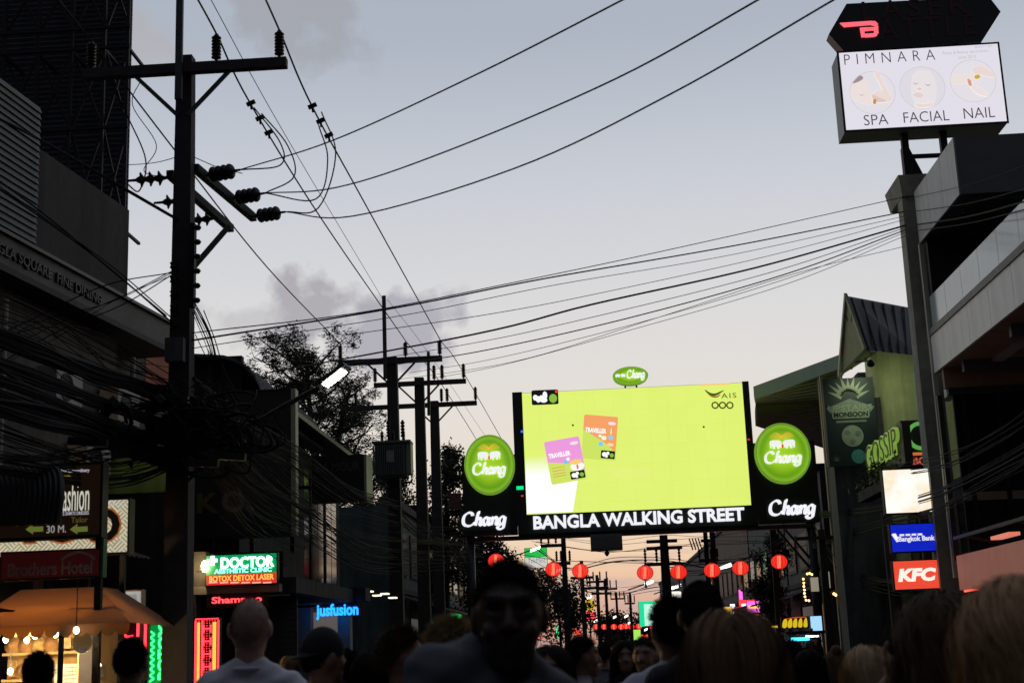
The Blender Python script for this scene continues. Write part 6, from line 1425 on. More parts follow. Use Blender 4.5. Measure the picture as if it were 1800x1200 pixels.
mb = MB(); blob(mb, rrect(0.3, 0.75, 0.6, 0.85, 0.04), Vector((r_[0], 17.187, r_[2])), VX, VZ, -VY, 0.003, W_, H_, 0); mb.build('grey_patch', E('poster_grey', (0.3, 0.33, 0.34), 0.6), f)
bx('post', m_dark, t, r_[1]-0.06, r_[1]-0.01, 17.33, 17.38, 0.13, r_[3])
# clinic sign
YD = Yd-0.12
t, f, r_ = boxsign('clinic_sign', 'green lit DOCTOR sign with a white cross and red strip, on the corner clinic', (361, 972, 488, 1027), YD, 0.14, E('clinic_green', (0.0, 0.20, 0.06), 1.2), m_case)
a, b, c_, d_ = rect(389, 978, 482, 997, YD); m_cw = E('clinic_white', (0.38, 1.0, 0.65), 9.0)
text(t, 'DOCTOR', m_cw, Vector((0, YD-0.014, 0)), VX, VZ, -VY, (a, b, c_, d_), 0.02, bold=0.02, split=True)
a, b, c_, d_ = rect(366, 982, 382, 987.5, YD); bx('cross_bar', m_cw, t, a, b, YD-0.03, YD-0.013, c_, d_)
a, b, c_, d_ = rect(371, 977, 377, 993, YD); bx('cross_bar', m_cw, t, a, b, YD-0.033, YD-0.0131, c_, d_)
a, b, c_, d_ = rect(377, 998, 478, 1006, YD); ytext(f, 'AESTHETIC CLINIC', E('clinic_mint', (0.25, 0.95, 0.62), 2.5), a, b, c_, d_, YD-0.014, 0.01, bold=0.03)
a, b, c_, d_ = rect(364, 1008, 486, 1026, YD); rb = bx('red_strip', E('strip_red', (0.75, 0.03, 0.03), 0.9), t, a, b, YD-0.03, YD-0.013, c_, d_)
a, b, c_, d_ = rect(369, 1010, 482, 1020, YD); ytext(rb, 'BOTOX DETOX LASER', E('strip_amber', (1.0, 0.55, 0.08), 1.2), a, b, c_, d_, YD-0.032, 0.008, bold=0.02)
for i in range(6): a, b, c_, d_ = rect(368+19*i, 1022, 383+19*i, 1024.5, YD); bx('dash', E('strip_pink', (1, 0.4, 0.3), 1.1), rb, a, b, YD-0.036, YD-0.0315, c_, d_)
c = aY(359, 995, YD-0.05); t = T('wall_lamp', 'warm wall lamp left of the green clinic sign', 'lamp', c)
MB().ell(c, (0.05, 0.05, 0.10), 12, 8).build('globe', E('lamp_warm', (1.0, 0.72, 0.36), 110.0), t, smooth=True)
bx('bracket', m_dark, t, c.x-0.14, c.x-0.04, c.y-0.01, c.y+0.02, c.z-0.1, c.z-0.08)
a, b, c_, d_ = rect(372, 1047, 460, 1062, Yd-0.1)
t = T('salon_sign', 'red Shampoo lettering under the clinic canopy', 'sign', ((a+b)/2, Yd, c_)); bx('board', M('salon_board', (0.05, 0.012, 0.012), 0.6, 0.1), t, a-0.1, b+0.1, Yd-0.08, Yd-0.052, c_-0.05, d_+0.05)
ytext(t, 'Shampoo', E('salon_red', (1.0, 0.05, 0.06), 3.0), a, b, c_, d_, Yd-0.082, 0.015, bold=0.02, split=True)
x0, x1, z0, z1 = rect(341, 1086, 386, 1206, 22.0)
t = T('red_led_sign', 'upright red and amber LED sign left of the bald man', 'LED sign', ((x0+x1)/2, 22, z0))
bx('case', m_case, t, x0, x1, 22, 22.12, z0, z1)
for i_ in range(26):
    for j_ in range(9): bx('led_dot', E('led_dot_red', (1.0, 0.03, 0.05), 1.6), t, x0+(x1-x0)*(0.08+0.105*j_)-0.008, x0+(x1-x0)*(0.08+0.105*j_)+0.008, 21.99, 21.999, z0+(z1-z0)*(0.02+0.0375*i_), z0+(z1-z0)*(0.02+0.0375*i_)+0.018)
for i, xx_ in enumerate((0.04, 0.30, 0.93)):
    bx('edge_tube', m_nr, t, x0+(x1-x0)*xx_, x0+(x1-x0)*(xx_+0.05), 21.97, 21.999, z0+0.03, z1-0.03)
for yv in (0.01, 0.985): bx('edge_tube', m_nr, t, x0+0.02, x1-0.02, 21.972, 21.998, z0+(z1-z0)*yv, z0+(z1-z0)*yv+0.015)
bx('amber_strip', m_ny, t, x0+(x1-x0)*0.13, x0+(x1-x0)*0.22, 21.975, 21.999, z0+0.06, z1-0.06)
bx('amber_strip', m_ny, t, x0+(x1-x0)*0.74, x0+(x1-x0)*0.86, 21.975, 21.999, z0+0.06, z1-0.06)
mb = MB()
for i in range(5):
    z = z0+(z1-z0)*(0.05+0.185*i); xx0 = x0+(x1-x0)*0.38; xx1 = x0+(x1-x0)*0.66
    mb.bar((xx0, 21.98, z), (xx0, 21.98, z+0.12), 0.022); mb.bar((xx1, 21.98, z), (xx1, 21.98, z+0.12), 0.022); mb.bar((xx0, 21.98, z+0.06), (xx1, 21.98, z+0.06), 0.022)
mb.build('sign_strokes', m_nr, t)
MB().bar(((x0+x1)/2, 22.15, 0.13), ((x0+x1)/2, 22.15, z1), 0.06).build('post', m_dark, t)
# blue sign
YU = 30.5
a, b, c_, d_ = rect(556, 1060, 630, 1088, YU)
t = T('blue_sign', 'glowing blue word sign above the pale shop pillars', 'sign', ((a+b)/2, YU, c_))
bx('rail', m_dark, t, a, b, YU+0.03, YU+0.07, d_-0.06, d_)
text(t, 'jusfusion', E('blue_glow', (0.01, 0.22, 1.0), 3.0), Vector((0, YU, 0)), VX, VZ, -VY, (a, b, c_, d_), 0.03, bold=0.03, split=True)
MB().bar((a, YU+0.05, d_-0.03), (a-1.6, YU+0.05, d_-0.03), 0.05).build('bracket', m_dark, t)
t = T('pillared_shop', 'dim shop with two pale pillars under the blue sign', 'shop', (aY(580, 1150, 31).x-1, 31, 0.13))
for px in (537, 606):
    c = aY(px, 1120, 31); bx('pillar', M('pillar_pale', (0.26, 0.25, 0.21), 0.7, 0.15, 3), t, c.x-0.14, c.x+0.14, 30.9, 31.2, 0.13, aY(px, 1060, 31).z)
bx('window', E('dim_shop_glow', (0, 0, 0), 0), t, aY(540, 1100, 31.4).x, aY(604, 1100, 31.4).x, 31.4, 31.45, 0.3, aY(570, 1075, 31.4).z)
bx('lintel', m_grim, t, aY(520, 1050, 31).x, aY(645, 1050, 31).x, 30.8, 31.5, aY(570, 1058, 31).z, aY(570, 1035, 31).z)
# L'AMOUR board
YL = 32.0
t, f, r_ = boxsign('night_club_board', "dark board reading L'AMOUR in dim letters, left of the transformer", (548, 800, 640, 882), YL, 0.3, M('club_black', (0.010, 0.010, 0.011), 0.5, 0.2, 3), m_case)
bx('edge_trim', M('pale_trim', (0, 0, 0)), t, r_[1]+0.001, r_[1]+0.06, YL-0.01, YL+0.9, r_[2], r_[3])
a, b, c_, d_ = rect(556, 812, 632, 828, YL); text(f, "L'A MOUR", M('dim_chalk', (0.10, 0.10, 0.10), 0.7, 0.2), Vector((0, YL-0.014, 0)), VX, VZ, -VY, (a, b, c_, d_), 0.006, bold=0.0)
MB().bar((r_[0]-0.5, YL+0.2, r_[2]+0.4), (r_[0], YL+0.2, r_[2]+0.4), 0.08).build('bracket', m_dark, t)
for i in range(4):
    c = aY(648+14*i, 1040+5*(i % 2)+2*i, 33); t = T('ceiling_lamp', 'small flat lamp in the dark arcade under the cables, %s' % ('leftmost of four', 'second of four', 'third of four', 'rightmost of four')[i], 'lamp', c, 'arcade ceiling lamps')
    bx('panel', E('arcade_lamp', (1.0, 0.95, 0.7), 1.6), t, c.x-0.09, c.x+0.09, c.y-0.1, c.y+0.2, c.z, c.z+0.03)

# ================================================================== signs far down the street
def board(name, label, px, Y, mat, dep=0.15, cat='sign', post=None, group=None):
    x0, x1, z0, z1 = rect(*px, Y); t = T(name, label, cat, ((x0+x1)/2, Y, z0), group)
    bx('body', m_case, t, x0, x1, Y, Y+dep, z0, z1); bx('face', mat, t, x0+0.02, x1-0.02, Y-0.012, Y-0.001, z0+0.02, z1-0.02)
    if post: MB().bar((x0+(x1-x0)*post, Y+dep+0.04, 0.13), (x0+(x1-x0)*post, Y+dep+0.04, z1), 0.1).build('post', m_dark, t)
    return t, (x0, x1, z0, z1)
t, r_ = board('pharmacy_sign', 'green and white shop sign above the near man, under the screen', (922, 962, 962, 998), 68, E('shop_white', (0.75, 0.72, 0.66), 0.8), post=0.1)
bx('green_band', E('shop_green', (0.02, 0.55, 0.08), 0.85), t, r_[0]+0.02, r_[1]-0.02, 67.96, 67.985, r_[2]+(r_[3]-r_[2])*0.52, r_[3]-0.02)
ytext(t, 'TukMint', E('shop_ink', (0.3, 0.38, 0.42), 0.6), r_[0]+0.15, r_[1]-0.1, r_[2]+0.25, r_[2]+0.5, 67.985, 0.02)
c = aY(1036, 1063, 84); s = 0.42
t = T('diamond_sign', 'yellow diamond road sign among the far poles', 'road sign', (c.x, 84, 0.13))
MB().slab([c+Vector(q) for q in ((-s, 0, 0), (0, 0, -s), (s, 0, 0), (0, 0, s))], (0, 0.04, 0)).build('plate', E('diamond_yellow', (0.85, 0.55, 0.02), 0.75), t)
MB().slab([c+Vector(q)*0.3-VY*0.01 for q in ((-s, 0, 0), (0, 0, -s), (s, 0, 0), (0, 0, s))], (0, 0.008, 0)).build('mark', m_dark, t)
MB().tube([(c.x, 84.06, 0.13), (c.x, 84.06, c.z)], 0.05, 6).build('post', m_dark, t)
x0, x1, z0, z1 = rect(1028, 1075, 1048, 1088, 84.2)
t = T('red_led_board', 'small red LED text board below the yellow diamond', 'sign', ((x0+x1)/2, 84.2, z0)); bx('body', m_case, t, x0, x1, 84.2, 84.3, z0, z1)
for i in range(3): bx('led_row', m_nr, t, x0+0.04, x1-0.06*i-0.04, 84.17, 84.199, z0+0.06+0.14*i, z0+0.13+0.14*i)
t, r_ = board('mint_sign', 'tall glowing mint green and white sign near the end of the street', (1123, 1056, 1155, 1100), 60, E('mint_glow', (0.55, 1.0, 0.80), 1.0), post=0.5)
for (a0, a1, b0, b1) in ((0.02, 0.3, 0.0, 1.0), (0.3, 1.0, 0.88, 1.0), (0.6, 0.95, 0.25, 0.4)): bx('green_patch', E('mint_deep', (0.02, 0.75, 0.35), 0.95), t, r_[0]+(r_[1]-r_[0])*a0, r_[0]+(r_[1]-r_[0])*a1, 59.96, 59.985, r_[2]+(r_[3]-r_[2])*b0, r_[2]+(r_[3]-r_[2])*b1)
board('round_bar_sign', 'round shaded sign with red print at the left edge of the gantry', (788, 866, 810, 894), 47.2, M('sign_redgrey', (0.12, 0.05, 0.05), 0.5, 0.5, 8))
for i, (px, cc, lab) in enumerate((((784, 1077, 812, 1094), (0.05, 0.9, 0.15), 'green neon bar sign left of the near man'), ((786, 1058, 806, 1076), (0.55, 0.7, 0.35), 'pale leafy lit sign above the green neon bar sign'), ((756, 1060, 766, 1080), (0.75, 0.85, 0.75), 'slim white lit sign by the far left wall'),
        ((976, 1097, 986, 1122), (0.15, 0.7, 0.3), 'narrow green outlined sign right of the near man'), ((1082, 1132, 1098, 1142), (1.0, 0.1, 0.15), 'small red neon sign low in the far crowd'), ((1113, 1105, 1127, 1126), (0.35, 0.75, 0.1), 'lime round signs at the end of the street'), ((984, 1148, 996, 1154), (0.9, 0.1, 0.9), 'tiny magenta light in the crowd'),
        ((980, 1139, 992, 1144), (0.8, 0.05, 0.08), 'tiny red light above the magenta one'), ((1048, 1132, 1062, 1142), (0.2, 0.7, 0.25), 'tiny green shop light at the crowd\'s heads'), ((1317, 1078, 1335, 1099), (0.75, 0.60, 0.02), 'yellow square sign right of the long haired woman'),
        ((1424, 1081, 1446, 1113), (0.35, 0.65, 1.0), 'blue and white poster box on the right'), ((1347, 1098, 1368, 1104), (0.85, 0.55, 0.03), 'thin yellow strip sign left of the graffiti board'), ((1180, 1038, 1198, 1051), (1.0, 0.95, 0.85), 'bright white lit sign behind the balding man'))):
    Y = 62+7*(i % 5) if i not in (9, 10, 11) else 46-2*(i-9)
    t, r_ = board(('bar_sign', 'leafy_sign', 'slim_sign', 'outlined_sign', 'red_sign', 'lime_sign', 'magenta_light', 'red_light', 'green_light', 'yellow_sign', 'poster_box', 'strip_sign', 'white_sign')[i], lab, px, Y, E('far_sign%d' % i, cc, 1.1))
rs = random.Random(19)
cols_ = [((1.0, 0.05, 0.06), 'red'), ((0.05, 0.9, 0.2), 'green'), ((1.0, 0.6, 0.1), 'amber'), ((0.9, 0.95, 1.0), 'white'), ((0.15, 0.35, 1.0), 'blue'), ((1.0, 0.15, 0.75), 'pink')]
for i in range(90):
    Y = rs.uniform(62, 135); sd_ = rs.choice((-1, 1)); X = (-6.2 if sd_ < 0 else 8.0)+sd_*-1*rs.uniform(0, 1.3); z = rs.uniform(1.9, 3.4 if Y < 80 else 4.6); k = rs.randrange(6); w_, h_ = rs.uniform(0.25, 0.9), rs.uniform(0.18, 0.6)
    if rs.random() < 0.3: w_, h_ = h_*0.7, w_*1.2
    t = T('small_lit_sign', 'small %s lit sign far down the %s side of the street' % (cols_[k][1], 'left' if sd_ < 0 else 'right'), 'sign', (X, Y, z), 'small lit signs far down the street')
    bx('body', m_case, t, X-w_/2, X+w_/2, Y, Y+0.1, z, z+h_); f = bx('face', E('far_glow_'+cols_[k][1], cols_[k][0], 1.3), t, X-w_/2+0.02, X+w_/2-0.02, Y-0.012, Y-0.001, z+0.02, z+h_-0.02)
    if w_ > h_: bx('word_strip', E('far_word_'+cols_[(k+3) % 6][1], cols_[(k+3) % 6][0], 1.4), f, X-w_*0.35, X+w_*0.35, Y-0.02, Y-0.013, z+h_*0.38, z+h_*0.62)
YY = 44.0
t, r_ = board('graffiti_board', 'yellow graffiti lettered board on the right below the lanterns', (1373, 1083, 1422, 1104), YY, M('graffiti_back', (0.02, 0.015, 0.012), 0.5, 0.3, 6), post=0.95)
mb = MB(); W_, H_ = r_[1]-r_[0], r_[3]-r_[2]
for i in range(5):
    blob(mb, [(0.03+0.19*i, 0.15), (0.08+0.19*i, 0.7), (0.2+0.18*i, 0.85), (0.22+0.18*i, 0.45), (0.16+0.19*i, 0.1)], Vector((r_[0], YY-0.014, r_[2])), VX, VZ, -VY, 0.01, W_, H_, 3)
mb.build('graffiti', E('graffiti_yellow', (0.85, 0.60, 0.02), 0.8), t)
mb = MB(); blob(mb, [(0.1, 0.82), (0.5, 0.97), (0.9, 0.95), (0.9, 0.88), (0.5, 0.88)], Vector((r_[0], YY-0.026, r_[2])), VX, VZ, -VY, 0.008, W_, H_, 2); mb.build('graffiti_edge', E('graffiti_red', (0.8, 0.08, 0.02), 0.7), t)
# marquee bulb strings and lit shop on the right
def bulbs(name, label, pts, Y, r=0.035):
    P = [aY(*p, Y) for p in pts]; t = T(name, label, 'bulb string', P[0], 'marquee bulb strings')
    for p in P: MB().ell(p, (r, r, r), 8, 6).build('bulb', E('marquee_bulb', (1.0, 0.55, 0.16), 5.0), t, smooth=True)
    MB().tube([p+VY*0.05 for p in P], 0.015, 5).build('wire', m_dark, t)
bulbs('bulb_string', 'upright string of amber bulbs left of the slim dark pole on the right', [(1412, 1017), (1413, 1024), (1413, 1030), (1414, 1036), (1414, 1042), (1415, 1048), (1417, 1054), (1422, 1055)], 45)
bulbs('bulb_string', 'short cluster of amber bulbs at the top of the marquee', [(1419, 1008), (1423, 1007), (1427, 1009)], 45)
bulbs('bulb_string', 'amber bulbs round the red marquee sign', [(1506, 978), (1511, 975), (1515, 981), (1516, 995), (1517, 1003), (1518, 1010), (1518, 1020), (1503, 1033), (1509, 1032), (1514, 1030)], 40)
bulbs('bulb_string', 'three amber bulbs right of the red marquee sign', [(1535, 1014), (1537, 1022), (1537, 1030)], 39)
bulbs('bulb_string', 'pair of amber bulbs above the slim dark pole', [(1474, 988), (1478, 989)], 42, 0.045)
bulbs('bulb_string', 'single low pair of amber bulbs beside the slim dark pole', [(1466, 1043), (1469, 1045)], 42, 0.04)
t, r_ = board('marquee_sign', 'red and white striped upright marquee on the right', (1502, 988, 1514, 1030), 40.2, E('marquee_white', (0.55, 0.50, 0.42), 0.5))
for i in range(3): bx('red_stripe', E('marquee_red', (0.5, 0.05, 0.04), 0.6), t, r_[0]+0.03+0.06*i, r_[0]+0.055+0.06*i, 40.17, 40.187, r_[2]+0.05, r_[2]+(r_[3]-r_[2])*0.5)
t, r_ = board('lit_hoarding', 'pale lit panel beside the upright amber bulbs', (1424, 1013, 1440, 1040), 45.3, E('pale_panel', (0.55, 0.52, 0.40), 0.4))
t, r_ = board('pale_post_light', 'tall pale lit panel right of the slim dark pole', (1450, 1003, 1460, 1034), 42.5, E('pale_panel', (0, 0, 0), 0))
YS2 = 43.0
x0, x1, z0, z1 = rect(1390, 1113, 1448, 1172, YS2)
t = T('lit_kiosk', 'small bright kiosk with goods, behind the woman in the white top', 'kiosk', ((x0+x1)/2, YS2+0.6, 0.13))
bx('back', M('kiosk_back', (0.35, 0.33, 0.24), 0.7, 0.4, 8), t, x0, x1, YS2+1.2, YS2+1.3, 0.13, z1)
for x in (x0, x1): bx('post', m_pale, t, x-0.03, x+0.03, YS2, YS2+0.08, 0.13, z1)
bx('roof', m_dark, t, x0-0.1, x1+0.1, YS2-0.1, YS2+1.4, z1, z1+0.08)
bx('lamp_tube', E('kiosk_tube', (0.9, 1.0, 0.95), 9.0), t, x0+0.5, x1-0.1, YS2+0.1, YS2+0.14, z1-0.1, z1-0.06)
bx('blue_lamp', E('kiosk_blue', (0.05, 0.45, 1.0), 3.0), t, x0+0.05, x0+0.6, YS2+0.05, YS2+0.1, z1-0.2, z1-0.1)
for k in range(3):
    sh = bx('shelf', m_pale, t, x0+0.3, x1-0.05, YS2+0.9, YS2+1.2, 0.9+0.35*k, 0.93+0.35*k)
    for j in range(5): bx('goods_box', M('goods%d' % (j % 3), [(0.5, 0.45, 0.3), (0.35, 0.1, 0.08), (0.2, 0.35, 0.3)][j % 3], 0.6, 0.2, 5), sh, x0+0.34+0.11*j, x0+0.42+0.11*j, YS2+0.95, YS2+1.1, 0.93+0.35*k, 1.12+0.35*k)

# dark right-hand arcade between the gantry and the column
t = T('arcade', 'dark cluttered shop arcade below the bar board on the right', 'building', (9.6, 38.5, 0))
bx('wall', m_row[0], t, 8.5, 12, 30.5, 46.5, 0.13, 5.0)
for i in range(6):
    y0 = 31+2.5*i; w_ = bx('window', m_dark, t, 8.44, 8.52, y0, y0+1.9, 3.2, 4.6); bx('pane', m_glass, w_, 8.42, 8.438, y0+0.1, y0+0.9, 3.3, 4.5); bx('pane', m_glass, w_, 8.42, 8.438, y0+1.0, y0+1.8, 3.3, 4.5)
    w_ = bx('shop_front', m_dark, t, 8.44, 8.52, y0, y0+2.1, 0.2, 2.7); bx('pane', m_glass, w_, 8.42, 8.438, y0+0.1, y0+2.0, 0.3, 2.6)
for i in range(3): MB().bar((7.6, 32+4*i, 0.13), (7.6, 32+4*i, 4.6), 0.14).build('post', m_row[1], t)
MB().slab([(8.45, 30.5, 3.1), (8.45, 46, 3.1), (7.5, 46, 2.85), (7.5, 30.5, 2.85)], (0, 0, 0.06)).build('canopy', M('awning_dark0', (0, 0, 0)), t)
c = aY(1452, 1040, 41.5); t = pole('slim dark pole between the amber bulb strings on the right', c.x, 41.5, aY(1450, 930, 41.5).z, 0.12, 0.09, 'utility poles')
arm(t, c.x, 41.5, aY(1450, 945, 41.5).z, c.x-0.8, c.x+0.8, 0.1, (), 0.3, False)
# ================================================================== trees
m_bark = M('bark', (0.035, 0.028, 0.022), 0.9, 0.3, 8, 0.4)
def leafmat(name, c): return M(name, c, 0.7, 0.4, 2.0)
def limb_path(p, d, ln, n, jit, droop, rr):
    P = [p.copy()]; d = d.normalized()
    for i in range(n):
        d = (d+Vector((rr.gauss(0, jit), rr.gauss(0, jit), rr.gauss(0, jit)-droop))).normalized(); P.append(P[-1]+d*ln/n)
    return P
def tree(label, base, H, spread, mat, seed, kind='leaf', nlimb=26, per=260, lsz=0.06, first=0.3, lean=(0, 0), name='tree'):
    rr = random.Random(seed); nr = np.random.default_rng(seed); b = Vector(base)
    t = T(name, label, 'tree', b, 'street trees')
    tr = limb_path(b, Vector((lean[0], lean[1], 1)), H, 9, 0.06, 0, rr)
    MB().tube(tr, [0.035*H*(1-0.085*i)*0.5+0.02 for i in range(10)], 9).build('trunk', m_bark, t, smooth=True)
    cr = MB(); tips = []
    lb = MB()
    for i in range(nlimb):
        f = first+(1-first)*(i+rr.random())/nlimb; k = min(8, int(f*9)); p = tr[k].lerp(tr[k+1], f*9-k)
        a = rr.random()*6.283; out = Vector((math.cos(a), math.sin(a), rr.uniform(0.25, 0.9)))
        ln = spread*(1.15-0.65*f)*rr.uniform(0.7, 1.2)
        P = limb_path(p, out, ln, 6, 0.16, 0.02 if kind == 'leaf' else -0.02, rr)
        lb.tube(P, [0.012*H*0.35*(1-0.14*j)+0.006 for j in range(7)], 5)
        for j in range(2, 7):
            for _ in range(2):
                q = limb_path(P[j], Vector((rr.gauss(0, 1), rr.gauss(0, 1), rr.uniform(-0.1, 0.9))), ln*0.33, 3, 0.2, 0.03, rr)
                lb.tube(q, [0.012, 0.009, 0.006, 0.004], 4); tips += (q[1:] if kind == 'leaf' else q[2:])
    lb.build('limbs', m_bark, t)
    T_ = np.array([x[:] for x in tips]); n = int(per*nlimb*(1.5 if kind == 'leaf' else 1.0))
    idx = nr.integers(0, len(T_), n); C = T_[idx]+nr.normal(0, lsz*(1.9 if kind == 'leaf' else 1.5), (n, 3))
    if kind == 'needle':
        D = nr.normal(0, 0.55, (n, 3)); D[:, 2] = np.abs(D[:, 2])*0.4-0.25+0.5*nr.random(n); ln = lsz*nr.uniform(1.4, 3.6, n)[:, None]; wd = lsz*0.24
    else:
        D = nr.normal(0, 1, (n, 3)); ln = lsz*nr.uniform(0.7, 2.2, n)[:, None]; wd = lsz*0.55
    D /= np.linalg.norm(D, axis=1)[:, None]; S = np.cross(D, nr.normal(0, 1, (n, 3))); S /= np.linalg.norm(S, axis=1)[:, None]+1e-6
    A = C-D*ln*0.5; B = C+D*ln*0.5; Mi = C+D*ln*0.1
    V = np.empty((n, 4, 3)); V[:, 0] = A; V[:, 1] = Mi+S*wd; V[:, 2] = B; V[:, 3] = Mi-S*wd
    me = bpy.data.meshes.new('crown'); o = bpy.data.objects.new('crown', me); col.objects.link(o); o.parent = t; ORG[o.name] = b
    me.vertices.add(4*n); me.vertices.foreach_set('co', (V.reshape(-1, 3)-np.array(b[:])).ravel())
    me.loops.add(4*n); me.loops.foreach_set('vertex_index', np.arange(4*n)); me.polygons.add(n); me.polygons.foreach_set('loop_start', np.arange(n)*4)
    try: me.polygons.foreach_set('loop_total', np.full(n, 4))
    except Exception: pass
    me.materials.append(mat); me.update(calc_edges=True); me.validate(); o['kind'] = 'stuff'
    return t
lm1 = leafmat('casuarina_green', (0.030, 0.034, 0.022)); lm2 = leafmat('leaf_green', (0.032, 0.045, 0.018)); lm3 = leafmat('leaf_dark', (0.022, 0.032, 0.016))
cb = aY(575, 900, 46); top_ = aY(540, 585, 46).z
tree('tall feathery casuarina behind the street lamp', (aY(585, 900, 48).x, 48, 0), top_-0.2, 3.5, lm1, 11, 'needle', 46, 680, 0.08, 0.40)
tree('smaller feathery casuarina left of the transformer pole', (aY(630, 900, 50).x, 50, 0), aY(640, 640, 50).z, 2.8, lm1, 12, 'needle', 18, 320, 0.08, 0.5)
tree('dark leafy tree behind the transformer pole', (aY(720, 900, 54).x, 54, 0), aY(720, 800, 54).z, 1.7, lm3, 13, 'leaf', 30, 260, 0.085, 0.35)
tree('dark leafy tree left of the gantry panel', (aY(780, 900, 57).x, 57, 0), aY(775, 800, 57).z, 1.5, lm2, 14, 'leaf', 28, 240, 0.085, 0.35)
tree('shaggy dark tree behind the gantry\'s left leg', (aY(868, 1000, 60).x, 60, 0), aY(870, 945, 60).z, 1.9, lm3, 15, 'leaf', 24, 220, 0.09, 0.3)
tree('bushy tree low on the left beyond the lanterns', (aY(985, 1080, 82).x, 82, 0), aY(970, 1030, 82).z, 2.6, lm3, 16, 'leaf', 22, 180, 0.12, 0.3)
tree('dark tree at the right end of the gantry over the arcade', (aY(1500, 960, 52).x+0.6, 52, 0), aY(1500, 880, 52).z, 1.5, lm3, 17, 'leaf', 26, 240, 0.08, 0.3)
tree('far green tree at the end of the street', (aY(1075, 1110, 150).x, 150, 0), aY(1075, 1098, 150).z, 3.2, lm2, 18, 'leaf', 22, 160, 0.2, 0.25)
tree('far dark tree right of the end of the street', (aY(1110, 1110, 140).x+2, 140, 0), aY(1120, 1098, 140).z, 3.0, lm3, 19, 'leaf', 20, 150, 0.2, 0.25)
tree('shrubby tree behind the right lantern', (aY(1345, 1000, 56).x, 56, 0), aY(1345, 948, 56).z, 1.1, lm3, 20, 'leaf', 18, 200, 0.07, 0.35)
# potted shrub on the bar fascia
rr = random.Random(3)
c = aX(1545, 835, XG-0.1); t = T('planter', 'shrub with yellow-green leaves below the bar letters', 'plant', c); mb = MB()
for i in range(260):
    p = c+Vector((rr.gauss(0, 0.1), rr.gauss(0, 1.1), rr.gauss(0.05, 0.16))); d = Vector((rr.gauss(0, 1), rr.gauss(0, 1), rr.gauss(0, 1))).normalized()*0.09; s = d.cross(Vector((rr.random(), rr.random(), 1))).normalized()*0.03
    mb.poly([p-d, p+s, p+d, p-s])
mb.build('foliage', leafmat('shrub_lime', (0.12, 0.16, 0.03)), t); bx('trough', m_grim, t, c.x-0.15, c.x+0.15, c.y-2, c.y+2, c.z-0.45, c.z-0.2)
# ================================================================== people
def remesh(mb, vox, it=4):
    me = bpy.data.meshes.new('tmp'); me.from_pydata([tuple(p) for p in mb.v], [], mb.f)
    o = bpy.data.objects.new('tmp', me); col.objects.link(o)
    m = o.modifiers.new('r', 'REMESH'); m.mode = 'VOXEL'; m.voxel_size = vox
    s = o.modifiers.new('s', 'SMOOTH'); s.factor = 0.5; s.iterations = it
    dg = bpy.context.evaluated_depsgraph_get(); dg.update()
    e = o.evaluated_get(dg); me2 = e.to_mesh()
    n = len(me2.vertices); V = np.empty(n*3); me2.vertices.foreach_get('co', V); V = V.reshape(-1, 3)
    nl = len(me2.loops); LI = np.empty(nl, int); me2.loops.foreach_get('vertex_index', LI); npg_ = len(me2.polygons); LS = np.empty(npg_, int); me2.polygons.foreach_get('loop_start', LS)
    NN = np.empty(n*3); me2.vertices.foreach_get('normal', NN); NN = NN.reshape(-1, 3).copy()
    V = V.copy(); e.to_mesh_clear(); bpy.data.objects.remove(o); bpy.data.meshes.remove(me)
    return V, LI, LS, NN
def rawmesh(name, V, LI, LS, mat, parent, smooth=True):
    me = bpy.data.meshes.new(name); o = bpy.data.objects.new(name, me); col.objects.link(o); o.parent = parent; ORG[o.name] = ORG[parent.name]
    me.vertices.add(len(V)); me.vertices.foreach_set('co', V.ravel())
    me.loops.add(len(LI)); me.loops.foreach_set('vertex_index', LI); me.polygons.add(len(LS)); me.polygons.foreach_set('loop_start', LS)
    me.update(calc_edges=True)
    if smooth: me.polygons.foreach_set('use_smooth', [True]*len(LS))
    me.materials.append(mat); return o
def cap_(mb, p, q, r0, r1, n=12):
    p = Vector(p); q = Vector(q); mb.tube([p, p.lerp(q, .33), p.lerp(q, .67), q], [r0, r0+(r1-r0)*.33, r0+(r1-r0)*.67, r1], n)
    mb.ell(p, (r0,)*3, n, 8); mb.ell(q, (r1,)*3, n, 8)
HC = Vector((0, 0.0, 1.645)); HR = Vector((0.077, 0.097, 0.113))
def head_prims(mb, k=1.0):
    mb.ell(HC, tuple(HR), 20, 14); mb.ell((0, 0.030, 1.580), (0.060, 0.068, 0.066), 16, 12); mb.ell((0, 0.072, 1.536), (0.030, 0.026, 0.022))
    cap_(mb, (0, 0.090, 1.662), (0, 0.112, 1.616), 0.009, 0.015); mb.ell((0, 0.080, 1.676), (0.056, 0.020, 0.012))
    for s in (-1, 1):
        mb.ell((s*0.040, 0.066, 1.605), (0.024, 0.024, 0.026)); mb.ell((s*0.081, -0.006, 1.632), (0.011, 0.021, 0.034)); mb.ell((s*0.014, 0.104, 1.612), (0.010, 0.012, 0.009))
    mb.ell((0, 0.094, 1.568), (0.026, 0.012, 0.007)); mb.ell((0, 0.091, 1.556), (0.022, 0.012, 0.007))
